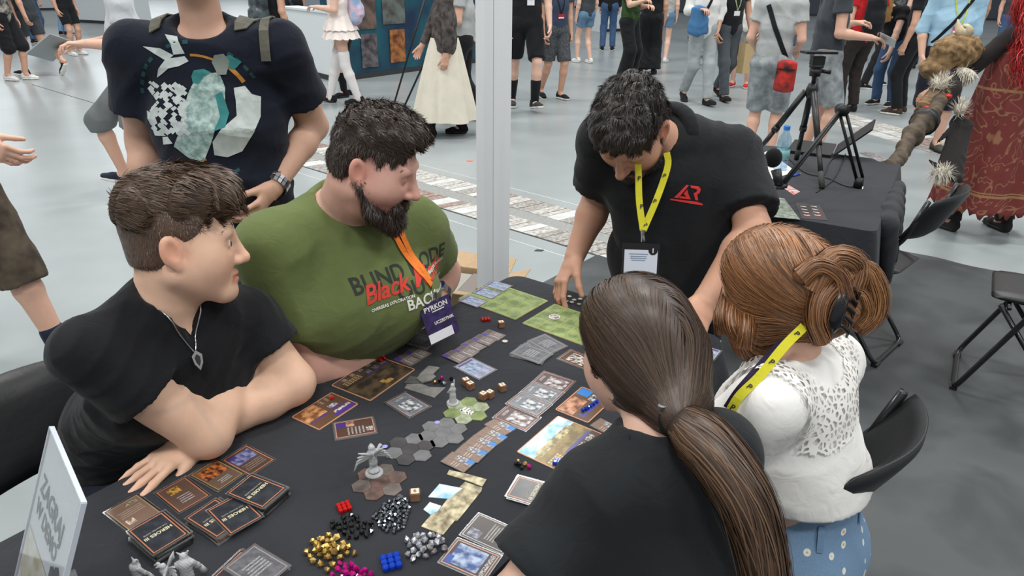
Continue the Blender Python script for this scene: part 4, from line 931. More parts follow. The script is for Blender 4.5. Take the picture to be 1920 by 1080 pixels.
# ============ D: woman with the long dark ponytail, black tee, seen from behind
def person_d():
    hd = Q(1194, 655, 1.32); fw = nrm(V3(-.56, .76, -.30)); M = frame(fw, V3(-.15, .12, 1)); s = .95
    Lsh, Rsh = Q(1122, 928, 1.22), Q(1345, 845, 1.24)
    mid = (Lsh+Rsh)/2; right = nrm(Rsh-Lsh); fwd = nrm(np.cross(UP, right)); hip = mid-fwd*.22; hip[2] = .53
    base = V3(hip[0], hip[1], 0); p = empty('person', base)
    tag(p, 'woman with long dark brown ponytail in black t-shirt, seen from behind', 'person', 'players at the game table')
    nb = mid+UP*.045+fwd*.03; B = SDF(); B.tube(nb-UP*.03, hd+M @ V3(0, -.03, -.06), .052, .05, None, .03); T = head(B, hd, M, s, .9)
    chest = mid-UP*.13; waist = lerp(mid, hip, .6)
    B.chain([mid-UP*.04, chest, waist, hip], [(.14, .075), (.14, .1), (.12, .09), (.15, .12)], right, .04); B.tube(nb-UP*.03, Rsh, .04, .045, None, .03); B.tube(nb-UP*.03, Lsh, .04, .045, None, .03)
    Lel, Lwr = K(955, 1140, .82), K(880, 1200, .78); Rel = Rsh-UP*.26+fwd*.1+right*.04; Rwr = K(1180, 850, .80)
    # forearm resting on the table in front of her chest
    Rel = K(1330, 960, .80); Rwr = K(1185, 912, .79)
    arm(B, Lsh, Lel, Lwr, (.047, .04, .038, .025)); arm(B, Rsh, Rel, Rwr, (.047, .04, .038, .025))
    lf = nrm(V3(-.5, .5, -.1)); t_, h1 = hand(B, Lwr, lf, (0, 0, -1), (.6, .6, 0), (.15, .2, .2), .05, .92)
    rf = nrm(K(1125, 890, .79)-Rwr); t2, h2 = hand(B, Rwr, rf, (0, 0, -1), fwd, (.5, .7, .5), .03, .92)
    v, f = multi(B, .008, [region(hd, .16, .004, hd+M @ V3(0, -.02, -.13), M @ V3(0, .2, 1)), region(Lwr+lf*.08, .12, .004, Lwr, lf), region(Rwr+rf*.08, .12, .004, Rwr, rf)])
    mesh_obj('body', v, f, SKIN, p, True, base, skin_paint(SK_D, [(hd, M, s, {})], None, [h1, h2])(v))
    Sh = SDF(); Sh.chain([mid-UP*.03, chest, waist, hip-UP*.03], [(.15, .09), (.16, .115), (.15, .115), (.175, .145)], right, .05)
    Sh.tube(nb-UP*.035, Rsh, .052, .058, None, .05); Sh.tube(nb-UP*.035, Lsh, .052, .06, None, .05)
    Sh.tube(Lsh, lerp(Lsh, Lel, .74), .062, .082, None, .04, False, True); Sh.tube(Rsh, lerp(Rsh, Rel, .6), .06, .072, None, .04, False, True)
    Sh.ell(nb+UP*.04+fwd*.02, (.058, .058, .055), frame(nrm(fwd-UP*.4)), .012, True); Sh.disp = folds(nrm(right*.6+UP*.5+fwd*.3), .006, .085, 14)
    sdf_obj('t_shirt', Sh, .007, fabric('black_tee_soft', S(27, 30, 33), .85, .1), p, base)
    # hair drawn back to a low tie, then a long tail
    tie = Q(1268, 783, 1.19); H = SDF(); e = lambda c, r, k=.02, neg=False: H.ell(T(*c), np.array(r)*s, M, k, neg)
    e((0, -.008, .04), (.084, .106, .096), .02); e((0, -.03, -.02), (.08, .085, .075), .04)
    H.tube(T(0, -.04, -.03), lerp(T(0, -.07, -.06), tie, .55), (.075, .075), (.05, .045), M[:, 0], .05); H.tube(lerp(T(0, -.07, -.06), tie, .5), tie, .048, .019, None, .03)
    e((0, .115, -.04), (.1, .075, .12), .02, True)
    for sx in (-1, 1): e((sx*.088, .012, -.045), (.022, .03, .04), .01, True)
    c0, c1 = S(32, 25, 22), S(92, 72, 58)
    v, f = H.mesh(.005); h = mesh_obj('hair', v, f, HAIR, p, True, base, np.tile(np.array(lerp(c0, c1, .15)), (len(v), 1)))
    H.disp = lambda P: 0*P[:, 0]
    n = 9000; sd = sample(v, f, n, 41)
    def fl(P, t):
        G = H.grad(P); L = (P-hd) @ M; d = tie-P; d /= np.linalg.norm(d, axis=1, keepdims=True)
        dn = np.tile(M @ V3(0, -.8, -.5), (len(P), 1)); side = (M[:, 0][None, :]*np.sign(L[:, :1])*np.clip(1-np.abs(L[:, :1])/.07, 0, 1))
        k = np.clip((L[:, 2:3]-.03)/.08, 0, 1); d = d*(1-k)+(dn*.9+side*.9)*k
        d = d-G*(d*G).sum(1, keepdims=True); return d/(np.linalg.norm(d, axis=1, keepdims=True)+1e-9)
    dist = np.linalg.norm(sd-tie, axis=1); L = np.minimum(.16, dist*.9)
    P, N = grow(sd, fl, L, 9, H, .0022, .6, .04, 41, inert=.3); strand_mesh('strands', P, N, .0022, c0, c1, h, base, seed=41)
    tail = spline([tie-V3(0, 0, 0), Q(1290, 800, 1.16), Q(1340, 850, 1.12), Q(1392, 930, 1.10), Q(1420, 1010, 1.11), Q(1436, 1090, 1.12), Q(1440, 1170, 1.14)], 26)
    tail = tail; rad = np.interp(np.linspace(0, 1, 26), [0, .06, .25, .55, 1], [.017, .024, .04, .036, .018])
    tg = np.gradient(tail, axis=0); tg /= np.linalg.norm(tg, axis=1, keepdims=True); nn = CAM-tail; nn = nn-tg*(nn*tg).sum(1, keepdims=True); nn /= np.linalg.norm(nn, axis=1, keepdims=True); bb = np.cross(tg, nn)
    Tl = SDF(); 
    for i in range(25): Tl.tube(tail[i], tail[i+1], (rad[i]*.9, rad[i]*.55), (rad[i+1]*.9, rad[i+1]*.55), bb[i], .01)
    v, f = Tl.mesh(.006); tl = mesh_obj('ponytail', v, f, HAIR, p, True, base, np.tile(np.array(lerp(c0, c1, .2)), (len(v), 1)))
    r = np.random.default_rng(8); m = 3800; an = r.uniform(0, 2*math.pi, m); rr = r.uniform(.75, 1.06, m); P = np.zeros((m, 26, 3)); N = np.zeros((m, 26, 3))
    wob = r.normal(size=(m, 2))*.006; ph = r.uniform(0, 6, m)
    for i in range(26):
        t = i/25; a = an+.5*t+.25*np.sin(t*5+ph); ca, sa = np.cos(a), np.sin(a)
        P[:, i] = tail[i]+(ca*rr*rad[i]+wob[:, 0]*t)[:, None]*bb[i]+(sa*rr*rad[i]*.62+wob[:, 1]*t*.6)[:, None]*nn[i]; N[:, i] = ca[:, None]*bb[i]+sa[:, None]*nn[i]
    strand_mesh('strands', P, N, .0021, c0, S(120, 92, 70), tl, base, taper=False, seed=42)
    # fly-away strands along the tail
    STEEL = mat('steel', S(190, 190, 192), .25, 1)
    MB().tube([tie+ (bb[0]*math.cos(a)+nn[0]*math.sin(a))*.026 for a in np.linspace(0, 2*math.pi, 17)[:-1]], .0065, 6, True).build('hair_tie', fabric('tie_black', S(24, 23, 24), .8), p, base, True)
    MB().lathe([(0, -.003), (.006, -.003), (.006, .003), (0, .003)], tie+nn[0]*.033, 10).build('tie_bead', STEEL, p, base)
    q = []
    for a in np.linspace(-.3, math.pi+.3, 14): q.append(nb+fwd*(.062*math.sin(a)-.01)+right*.058*math.cos(a)+UP*(.03-.035*math.sin(a)))
    ly = empty('lanyard', base); tag(ly, 'dark purple lanyard round the neck of the ponytailed woman', 'lanyard'); q = np.array(q); d = q-nb; ribbon('strap', q, .014, d, fabric('purple_strap', S(40, 30, 58), .7), ly, base)
    seated_legs(p, base, hip, fwd, right, DENIM_DARK, SHOE_DARK, SOLE_WHITE)
    return p, base, fwd
PD, PD_base, PD_f = person_d()
# ============ E: woman in white blouse with lace yoke, auburn hair in a claw clip
def person_e():
    hd = Q(1450, 545, 1.52); fw = nrm(V3(-.86, .38, -.30)); M = frame(fw, V3(-.25, .08, 1)); s = .93
    Lsh, Rsh = Q(1440, 745, 1.40), Q(1558, 660, 1.66)
    mid = (Lsh+Rsh)/2; right = nrm(Rsh-Lsh); fwd = nrm(np.cross(UP, right)); hip = K(1508, 885, .75); hip[2] = .54
    base = V3(hip[0], hip[1], 0); p = empty('person', base)
    tag(p, 'woman in white blouse with lace yoke, auburn hair gathered in a claw clip', 'person', 'players at the game table')
    nb = mid+UP*.04+fwd*.03; B = SDF(); B.tube(nb-UP*.04, hd+M @ V3(0, -.035, -.06), .054, .05, None, .03); T = head(B, hd, M, s, .9)
    chest = mid-UP*.12+fwd*.02; waist = lerp(mid, hip, .45)
    B.chain([mid-UP*.05, chest, waist, hip], [(.12, .07), (.135, .1), (.125, .1), (.15, .12)], right, .04); B.tube(nb-UP*.04, Rsh-UP*.02, .04, .044, None, .03); B.tube(nb-UP*.04, Lsh-UP*.02, .04, .044, None, .03)
    Lel, Lwr = Q(1440, 905, 1.42), K(1330, 900, .79); Lel = Lsh-UP*.2+fwd*.1-right*.02; Rel = Rsh-UP*.2+fwd*.12; Rwr = Rel+fwd*.16-right*.08; Rwr[2] = .69; Lwr = Lel+fwd*.13+right*.08; Lwr[2] = .69
    arm(B, Lsh-UP*.02, Lel, Lwr, (.05, .043, .04, .026)); arm(B, Rsh-UP*.02, Rel, Rwr, (.05, .043, .04, .026))
    for w_ in (Lwr, Rwr): hand(B, w_, fwd, (0, 0, -1), (fwd[1], -fwd[0], 0), (.2, .3, .2), .04, .9)
    v, f = multi(B, .008, [region(hd, .16, .004, hd+M @ V3(0, -.02, -.13), M @ V3(0, .2, 1))]); mesh_obj('body', v, f, SKIN, p, True, base, skin_paint(SK_E, [(hd, M, s, {})])(v))
    def shirt(off):
        Q_ = SDF(); Q_.chain([mid-UP*.05, chest, waist, hip+UP*.19], [(.135+off, .09+off), (.152+off, .118+off), (.145+off, .115+off), (.155+off, .128+off)], right, .05)
        Q_.tube(nb-UP*.05, Rsh-UP*.02, .05+off, .056+off, None, .05); Q_.tube(nb-UP*.05, Lsh-UP*.02, .05+off, .056+off, None, .05)
        Q_.tube(Lsh-UP*.02, lerp(Lsh-UP*.02, Lel, .62), .06+off, .078+off, None, .04, False, True); Q_.tube(Rsh-UP*.02, lerp(Rsh-UP*.02, Rel, .6), .06+off, .075+off, None, .04, False, True)
        Q_.ell(nb+UP*.045+fwd*.005, (.085, .085, .06), frame(nrm(fwd-UP*.35)), .012, True); return Q_
    Sh = shirt(0); Sh.cut(hip+UP*.205, (0, 0, -1)); Sh.disp = folds(nrm(right*.3+UP*.9), .005, .06, 24)
    WB = fabric('white_cotton', S(232, 231, 228), .85, .03); sdf_obj('blouse', Sh, .007, WB, p, base)
    # lace yoke: open net over the shoulders
    m, n, l, b = nodes('lace'); b.inputs['Base Color'].default_value = C4(S(236, 234, 230)); b.inputs['Roughness'].default_value = .85
    tc = n.new('ShaderNodeTexCoord'); vo = n.new('ShaderNodeTexVoronoi'); vo.feature = 'DISTANCE_TO_EDGE'; vo.inputs['Scale'].default_value = 75; l.new(tc.outputs['Object'], vo.inputs['Vector'])
    mr = n.new('ShaderNodeMath'); mr.operation = 'LESS_THAN'; mr.inputs[1].default_value = .16; l.new(vo.outputs['Distance'], mr.inputs[0]); l.new(mr.outputs[0], b.inputs['Alpha'])
    Y = shirt(.006); Y.disp = None; yc = nb-fwd*.075-UP*.03
    v, f = Y.mesh(.006); c = v[f].mean(1); L = np.stack([(c-nb) @ right, (c-nb) @ fwd, (c-nb) @ UP], 1)
    rr = np.sqrt((L[:, 0]/1.0)**2+((L[:, 1]+.03)/.9)**2+(np.minimum(L[:, 2], 0)/1.25)**2); keep = (rr < .165) & (L[:, 1] < .07) & (L[:, 2] > -.3) & (rr > .082)
    f = f[keep]; u, inv = np.unique(f, return_inverse=True); mesh_obj('lace_yoke', v[u], inv.reshape(f.shape), m, p, True, base)
    # scalloped trims on sleeve and yoke rim
    ax = nrm(Lel-Lsh); cc = lerp(Lsh-UP*.02, Lel, .62); xx = nrm(np.cross(ax, UP)); yy = np.cross(ax, xx); mb = MB()
    for k in range(30):
        a = 2*math.pi*k/30; mb.lathe([(0, -.004), (.006, -.002), (.006, .002), (0, .004)], cc+(xx*math.cos(a)+yy*math.sin(a))*.079, 7)
    tag(mb.build('lace_trim', WB, p, base, True), kind='stuff')
    # light denim with daisies
    m, n, l, b = nodes('daisy_denim'); b.inputs['Roughness'].default_value = .85; tc = n.new('ShaderNodeTexCoord')
    vo = n.new('ShaderNodeTexVoronoi'); vo.inputs['Scale'].default_value = 26; vo.inputs['Randomness'].default_value = .55; l.new(tc.outputs['Object'], vo.inputs['Vector'])
    cr = n.new('ShaderNodeValToRGB'); cr.color_ramp.interpolation = 'CONSTANT'; E = cr.color_ramp.elements; E[0].color = C4(S(222, 178, 70)); E[0].position = 0; E[1].color = C4(S(238, 236, 228)); E[1].position = .085; x = E.new(.2); x.color = C4(S(118, 150, 182))
    l.new(vo.outputs['Distance'], cr.inputs['Fac']); nz = n.new('ShaderNodeTexNoise'); nz.inputs['Scale'].default_value = 300; l.new(tc.outputs['Object'], nz.inputs['Vector'])
    mx = n.new('ShaderNodeMix'); mx.data_type = 'RGBA'; mx.blend_type = 'MULTIPLY'; mx.inputs['Factor'].default_value = .35; l.new(cr.outputs['Color'], mx.inputs['A']); l.new(nz.outputs['Fac'], mx.inputs['B']); l.new(mx.outputs['Result'], b.inputs['Base Color'])
    Sp = SDF(); Sp.tube(hip-right*.07, hip+right*.07, .145, .145, None, .05); Sp.tube(hip+UP*.2, hip-UP*.02, (.132, .106), (.165, .14), right, .04)
    for sd in (-1, 1):
        a = hip+right*sd*.08; kn = a+fwd*.42; kn[2] = .5; Sp.tube(a, kn, .095, .08, None, .04); an = kn+fwd*.02; an[2] = .1; Sp.tube(kn, an, .07, .05, None, .03); shoe(V3(an[0], an[1], .004), fwd, p, base, SHOE_WHITE, SOLE_WHITE)
    Sp.disp = folds(nrm(right*.7+UP*.5), .004, .09, 31); jn = sdf_obj('jeans', Sp, .009, m, p, base)
    for a in (-.9, .2, 1.2):
        d = -fwd*math.cos(a)+right*math.sin(a); q = hip+UP*.185+d*V3(.16, .16, 0); q = on_surface(np.array([q, q-UP*.05]), d, Sp, .002); ribbon('belt_loop', q, .012, d, m, jn, base, .003)
    # hair
    clip = Q(1556, 575, 1.47); H = SDF(); e = lambda c, r, k=.02, neg=False: H.ell(T(*c), np.array(r)*s, M, k, neg)
    e((0, -.006, .042), (.087, .108, .096), .02); e((0, -.03, -.03), (.082, .088, .085), .04); e((.035, .05, -.05), (.055, .05, .085), .03); e((-.035, .05, -.05), (.055, .05, .085), .03)
    H.tube(T(0, -.06, -.0), clip, .075, .05, None, .04); e((0, .135, -.03), (.07, .075, .12), .02, True)
    c0, c1 = S(78, 50, 33), S(176, 124, 82)
    v, f = H.mesh(.005); h = mesh_obj('hair', v, f, HAIR, p, True, base, np.tile(np.array(lerp(c0, c1, .25)), (len(v), 1)))
    n_ = 9500; sd = sample(v, f, n_, 51)
    def fl(P, t):
        G = H.grad(P); L = (P-hd) @ M; d = clip-P; d /= np.linalg.norm(d, axis=1, keepdims=True); front = np.clip((L[:, 1:2]-.02)/.05, 0, 1)*np.clip((.02-L[:, 2:3])/.06, 0, 1)
        side = (M[:, 0][None, :]*np.sign(L[:, :1]))*np.clip((L[:, 2:3]-.05)/.06, 0, 1); dn = np.tile(M @ V3(0, .1, -1), (len(P), 1)); d = (d+side*.8)*(1-front)+dn*front
        low = np.clip((L[:, 2:3]-.02)/.08, 0, 1)*.5; d = d+dn*low*.6
        d = d-G*(d*G).sum(1, keepdims=True); return d/(np.linalg.norm(d, axis=1, keepdims=True)+1e-9)
    L = np.minimum(.15, np.linalg.norm(sd-clip, axis=1)*.9); P, N = grow(sd, fl, L, 9, H, .002, .5, .07, 51, inert=.35); strand_mesh('strands', P, N, .0022, c0, c1, h, base, seed=51)
    # face-framing wisps, twisted bun, loose ends flicking out past the clip
    def lock(ctrl, r0, r1, nst, seed, name='hair_lock', body=True, flat=1., c1_=c1):
        tl = spline(ctrl, 16); rad = np.interp(np.linspace(0, 1, 16), [0, .5, 1], [r0, max(r0, r1), r1]); tg = np.gradient(tl, axis=0); tg /= np.linalg.norm(tg, axis=1, keepdims=True); nn = CAM-tl; nn = nn-tg*(nn*tg).sum(1, keepdims=True); nn /= np.linalg.norm(nn, axis=1, keepdims=True); bb = np.cross(tg, nn)
        S_ = SDF()
        for i in range(15): S_.tube(tl[i], tl[i+1], (rad[i]*.8, rad[i]*.6*flat), (rad[i+1]*.8, rad[i+1]*.6*flat), bb[i], .008)
        v, f = S_.mesh(.0055); o = mesh_obj(name, v, f, HAIR, p, True, base, np.tile(np.array(lerp(c0, c1_, .3)), (len(v), 1)))
        r = np.random.default_rng(seed); an = r.uniform(0, 6.283, nst); rr = r.uniform(.8, 1.15, nst); P = np.zeros((nst, 16, 3)); N = np.zeros((nst, 16, 3)); wob = r.normal(size=(nst, 2))*.006
        for i in range(16):
            t = i/15; ca, sa = np.cos(an+t*.8), np.sin(an+t*.8); P[:, i] = tl[i]+(ca*rr*rad[i]+wob[:, 0]*t)[:, None]*bb[i]+(sa*rr*rad[i]*.8*flat+wob[:, 1]*t)[:, None]*nn[i]; N[:, i] = ca[:, None]*bb[i]+sa[:, None]*nn[i]
        strand_mesh('strands', P, N, .002, c0, c1_, o, base, seed=seed)
    lock([Q(1520, 545, 1.40), Q(1560, 490, 1.39), Q(1600, 500, 1.43), Q(1585, 545, 1.42)], .022, .018, 500, 61)
    lock([Q(1500, 520, 1.39), Q(1535, 500, 1.38), Q(1570, 520, 1.39), Q(1580, 560, 1.40)], .018, .014, 350, 62)
    lock([Q(1540, 640, 1.41), Q(1530, 600, 1.39), Q(1540, 560, 1.385), Q(1565, 530, 1.40)], .016, .014, 350, 63)
    lock([Q(1575, 520, 1.42), Q(1620, 510, 1.44), Q(1640, 550, 1.46), Q(1635, 590, 1.47), Q(1605, 615, 1.47)], .02, .012, 600, 64, c1_=S(190, 134, 84))
    lock([Q(1580, 545, 1.42), Q(1610, 555, 1.44), Q(1618, 585, 1.46), Q(1600, 608, 1.47)], .015, .01, 350, 65, c1_=S(190, 134, 84))
    lock([T(.04, .075, .0), Q(1372, 600, 1.47), Q(1385, 640, 1.46)], .014, .003, 260, 66); lock([T(.05, .06, -.02), Q(1400, 610, 1.45), Q(1392, 655, 1.44)], .012, .003, 220, 67); lock([T(.02, .09, .01), Q(1355, 590, 1.49), Q(1358, 628, 1.49)], .012, .003, 200, 68)
    CL = mat('claw_black', S(22, 22, 26), .25); cb = MB(); cx = nrm(Q(1560, 610, 1.41)-Q(1580, 540, 1.41))
    c_ = Q(1566, 578, 1.405)
    cl_ = MB().tube([c_-cx*.045, c_-cx*.02+nrm(CAM-c_)*.012, c_+cx*.02+nrm(CAM-c_)*.012, c_+cx*.04], [.012, .018, .018, .012], 8).build('claw_clip', CL, p, base, True)
    for i in range(5):
        a = c_-cx*(.035-.0175*i); MB().tube([a, a+V3(.02, 0, .004), a+V3(.034, .0, -.008), a+V3(.036, .005, -.022)], [.005, .0045, .004, .002], 6).build('claw_tooth', CL, cl_, base, True)
    # two lanyards
    YEL = fabric('yellow_strap', S(196, 190, 44), .7, .08); PU = fabric('purple_strap', S(40, 30, 58), .7)
    for k, (m_, lb, pts) in enumerate(((YEL, 'yellow lanyard over the white blouse of the woman with the claw clip', [Q(1508, 612, 1.40), Q(1470, 650, 1.38), Q(1425, 705, 1.37), Q(1385, 745, 1.36), Q(1360, 790, 1.37)]), (PU, 'dark purple lanyard beside a yellow one at the open blouse collar', [Q(1470, 640, 1.44), Q(1448, 662, 1.43), Q(1415, 700, 1.42), Q(1385, 735, 1.41), Q(1365, 765, 1.41)]))):
        ly = empty('lanyard', base); tag(ly, lb, 'lanyard'); q = spline(pts, 22); d = q*0+nrm(CAM-q[8])
        for _ in range(12): h = np.minimum(Sh.eval(q), B.eval(q)); q = q+nrm(CAM-q[8])*np.clip(.004-h, 0, .02)[:, None]
        st = ribbon('strap', q, .016, d, m_, ly, base)
        if k == 0:
            for t in (.12, .4, .66, .9):
                i = int(t*21); g, fc = text_geo('P', .014, None, .1, .0004); dd = nrm(q[i]-q[min(21, i+1)]); r_ = nrm(np.cross(dd, d[0])); mesh_obj('strap_mark', q[i]+d[0]*.002+g[:, :1]*r_+g[:, 1:2]*dd, fc, mat('print_dark', S(42, 48, 42), .8), st, False, base)
    return p, base, fwd
PE, PE_base, PE_f = person_e()
# ============ generic walkers: pose given by joints in the person's own frame
SKINS = [S(216, 172, 150), S(206, 160, 136), S(224, 184, 164), S(190, 144, 120)]
CROWD = []
def walker(label, pos, head_dir, H=1.75, skin=0, top=None, bottom=None, legs='pants', hem=None, sleeve=.5, feet=None, arms=None, sock=None, shoe_=None, hair=S(50, 38, 30), lean=0, bend=0, res=.014, build=1., long_hair=False, bust=False, twist=0, skirt=None, knees=None, group='visitors walking in the hall', topbelow=.50, hres=.006):
    """pos: floor point between the feet; feet: ((right, fwd, up, pitch), ...) offsets for left and right foot; arms: elbow and wrist offsets from each shoulder"""
    f = nrm(V3(head_dir[0], head_dir[1], 0)); r = V3(f[1], -f[0], 0); pos = V3(pos[0], pos[1], 0); k = H/1.75
    p = empty('person', pos); tag(p, label, 'person', group)
    sk = SKINS[skin] if isinstance(skin, int) else skin
    def L(x, y, z):
        if z > .93: y, z = y+math.sin(bend)*(z-.93), .93+math.cos(bend)*(z-.93)
        return pos+r*x*k+f*y*k+UP*z*k
    hipc = L(0, 0, .93); ch = L(0, lean*.3, 1.22); shc = L(0, lean*.5, 1.42)
    feet = feet or ((-.1, .0, 0, 0), (.1, .0, 0, 0)); B = SDF(); fine = []; hands = []
    hd = shc+(UP*math.cos(bend)+f*math.sin(bend))*.245*k+f*(.03+lean*.15)
    B.ell(hd+UP*.02, np.array((.075, .095, .115))*k, frame(f), .03); B.ell(hd+f*.03*k-UP*.05*k, np.array((.055, .06, .07))*k, frame(f), .03); B.tube(shc+UP*.02, hd-UP*.05*k, .056*k, .052*k, None, .03); B.ell(hd+f*.1*k-UP*.015*k, .014*k, None, .015)
    B.chain([shc-UP*.03, ch, L(0, lean*.1, 1.05), hipc], [(.15*k, .08*k), (.155*k, .105*k), (.135*k, .095*k), (.155*k, .11*k)], r, .04)
    arms = arms or (((-.03, -.03, -.29), (.0, .1, -.24)), ((.03, -.03, -.29), (-.0, .1, -.24)))
    T = SDF(); bw = build
    T.chain([shc-UP*.01, ch, L(0, lean*.1, 1.05), L(0, 0, .93 if topbelow > .49 else 1.0)], [(.155*k*bw, .09*k*bw), (.172*k*bw, .122*k*bw), (.165*k*bw, .12*k*bw), (.175*k*bw, .132*k*bw)], r, .05)
    if bust: T.ell(ch+f*.09*k, np.array((.13, .07, .08))*k, frame(f), .04)
    T.tube(shc+UP*.045*k, shc, .06*k, .07*k, None, .04)
    for sd, (ea, wa) in zip((-1, 1), arms):
        sh = shc+r*sd*.185*k*bw; el = sh+r*ea[0]*k+f*ea[1]*k+UP*ea[2]*k; wr = el+r*wa[0]*k+f*wa[1]*k+UP*wa[2]*k
        B.tube(shc, sh, .05*k, .052*k, None, .03); arm(B, sh, el, wr, (.052*k*bw, .043*k*bw, .041*k*bw, .028*k))
        hf = nrm(wr-el) if len(wa) < 4 else nrm(r*wa[3][0]+f*wa[3][1]+UP*wa[3][2]); inn = -r*sd if abs(np.dot(hf, UP)) > .4 else -UP
        hand(B, wr, hf, inn, f if abs(np.dot(hf, UP)) > .6 else -r*sd*.3+UP*.7, (.5, .65, .5), .025, k); hands.append((wr, hf)); fine.append(region(wr+hf*.09, .12, hres, wr, hf))
        T.tube(shc, sh, .062*k, .068*k*bw, None, .05)
        if sleeve <= 1: T.tube(sh, lerp(sh, el, sleeve), .066*k*bw, .076*k*bw, None, .03, False, True)
        else: T.tube(sh, el, .066*k*bw, .058*k, None, .03); T.tube(el, lerp(el, wr, min(.97, sleeve-1)), .056*k, .042*k, None, .03, False, True)
    P_ = SDF(); P_.tube(hipc-r*.06*k, hipc+r*.06*k, .125*k, .125*k, None, .05); P_.tube(hipc, L(0, 0, 1.0), (.165*k, .118*k), (.15*k, .11*k), r, .03)
    hemz = {'pants': .06, 'shorts': .50, 'short': .68, 'skirt': .0, 'wide': .04}[legs] if hem is None else hem
    for sd, (fx, fy, fz, pt) in zip((-1, 1), feet):
        hp = hipc+r*sd*.09*k-UP*.03*k; an = pos+r*fx*k+f*fy*k+UP*(fz+.085)*k+f*0; dist = np.linalg.norm(hp-an); l1, l2 = .43*k, .41*k
        mid_ = (hp+an)/2; bend = math.sqrt(max(0, ((l1+l2)/2)**2-(dist/2)**2)); d_ = nrm(an-hp); kn = mid_+nrm(f-d_*np.dot(f, d_))*min(bend, .3)
        B.tube(hp, kn, .078*k, .055*k, None, .03); m_ = lerp(kn, an, .3); B.tube(kn, m_, .052*k, .056*k, None, .02); B.tube(m_, an, .055*k, .036*k, None, .02); B.tube(an, an+UP*-.03+f*.05, .035*k, .03*k, None, .02)
        tot = hp[2]-an[2]; zt = hemz*k
        wd = {'pants': (.095, .075, .065), 'wide': (.11, .105, .12), 'shorts': (.105, .095, .09), 'short': (.1, .09, .09), 'skirt': (.1, .08, .08)}[legs]
        if legs in ('shorts', 'short'):
            t = np.clip((hp[2]-zt)/(hp[2]-kn[2]+1e-6), .2, 1.5)
            if t <= 1: P_.tube(hp, lerp(hp, kn, t), wd[0]*k, wd[1]*k, None, .03, False, True)
            else: P_.tube(hp, kn, wd[0]*k, wd[1]*k, None, .03); P_.tube(kn, lerp(kn, an, t-1), wd[1]*k, wd[2]*k, None, .03, False, True)
        elif legs in ('pants', 'wide'):
            P_.tube(hp, kn, wd[0]*k, wd[1]*k, None, .04); P_.tube(kn, lerp(kn, an, 1.0), wd[1]*k, wd[2]*k, None, .04, False, True)
        if sock:
            so = SDF(); t_s = min(.7, sock[1]); so.tube(an-UP*.03*k, lerp(an, kn, t_s), .043*k, (.043+.029*t_s)*k, None, .02)
            if sock[1] > .7: so.tube(lerp(an, kn, .7), kn, .063*k, .064*k, None, .02); so.tube(kn, lerp(kn, hp, sock[1]-.8), .064*k, .074*k, None, .02)
            sdf_obj('sock', so, .01, sock[0], p, pos)
        if shoe_: shoe(an-UP*.085*k, f+r*sd*.15, p, pos, shoe_[0], shoe_[1], k, pt, lowcut=len(shoe_) < 3)
    v, fc = multi(B, res, fine); mesh_obj('body', v, fc, SKIN, p, True, pos, skin_paint(sk, (), None, hands)(v))
    T.disp = folds(nrm(r*.4+UP*.8), .007, .1, int(abs(pos[0]*97+pos[1]*31)*10) % 9999); T.ell(shc+UP*.1+f*.05, (.08*k, .08*k, .07*k), None, .015, True)
    if top: sdf_obj('shirt', T, res*.85, top, p, pos)
    if bottom:
        if skirt is None:
            P_.disp = folds(nrm(r*.5+UP*.6), .007, .1, int(abs(pos[0]*53+pos[1]*71)*10) % 9999); sdf_obj('trousers' if legs in ('pants', 'wide') else 'shorts', P_, res*.85, bottom, p, pos)
    hv = SDF(); hv.ell(hd-f*.012*k+UP*.045*k, np.array((.085, .105, .1))*k, frame(f), .02); hv.ell(hd+f*.11*k-UP*.04*k, np.array((.1, .07, .11))*k, frame(f), .02, True); hv.ell(hd-UP*.17*k, np.array((.2, .2, .12))*k, frame(f), .02, True)
    if long_hair: hv.tube(hd-f*.05*k, hd-f*.09*k-UP*.3*k, (.085*k, .05*k), (.09*k, .03*k), r, .04)
    hv.disp = lambda P: .005*np.sin(P[:, 0]*90+P[:, 2]*60)
    hc = np.array(hair); v, fc = hv.mesh(.014); mesh_obj('hair', v, fc, HAIR, p, True, pos, np.tile(hc, (len(v), 1)))
    return dict(p=p, pos=pos, L=L, f=f, r=r, k=k, top=T, bot=P_, hip=hipc, sh=shc, hands=hands, hd=hd)
def badge_on(w, center, m_strap, m_badge, label, size=(.045, .03), drop=.25):
    c = on_surface(np.array([center]), w['f'], w['top'], .006)[0]; ly = empty('lanyard', w['pos']); tag(ly, label, 'lanyard')
    M_ = np.stack([w['r'], UP, w['f']], 1); MB().box(c, (size[0], size[1], .0015), M_).build('badge', m_badge, ly, w['pos'])
    MB().box(c-UP*size[1]*.55+w['f']*.0018, (size[0]*.9, size[1]*.3, .0005), M_).build('name_strip', mat('paper_white', S(228, 228, 232), .6), ly, w['pos'])
    for s in (-1, 1):
        q = spline([c+UP*size[1], c+UP*(size[1]+drop*.5)+w['r']*s*.04, w['sh']+w['r']*s*.065+UP*.03+w['f']*.03], 12); q[:-1] = on_surface(q[:-1], w['f'], w['top'], .006); ribbon('strap', q, .014, w['f'], m_strap, ly, w['pos'])
def strap_over(w, a, b, m, width=.03, n=20, out=None):
    q = spline([a, (a+b)/2, b], n); out = w['f'] if out is None else out; q = on_surface(q, out, w['top'], .004); return q
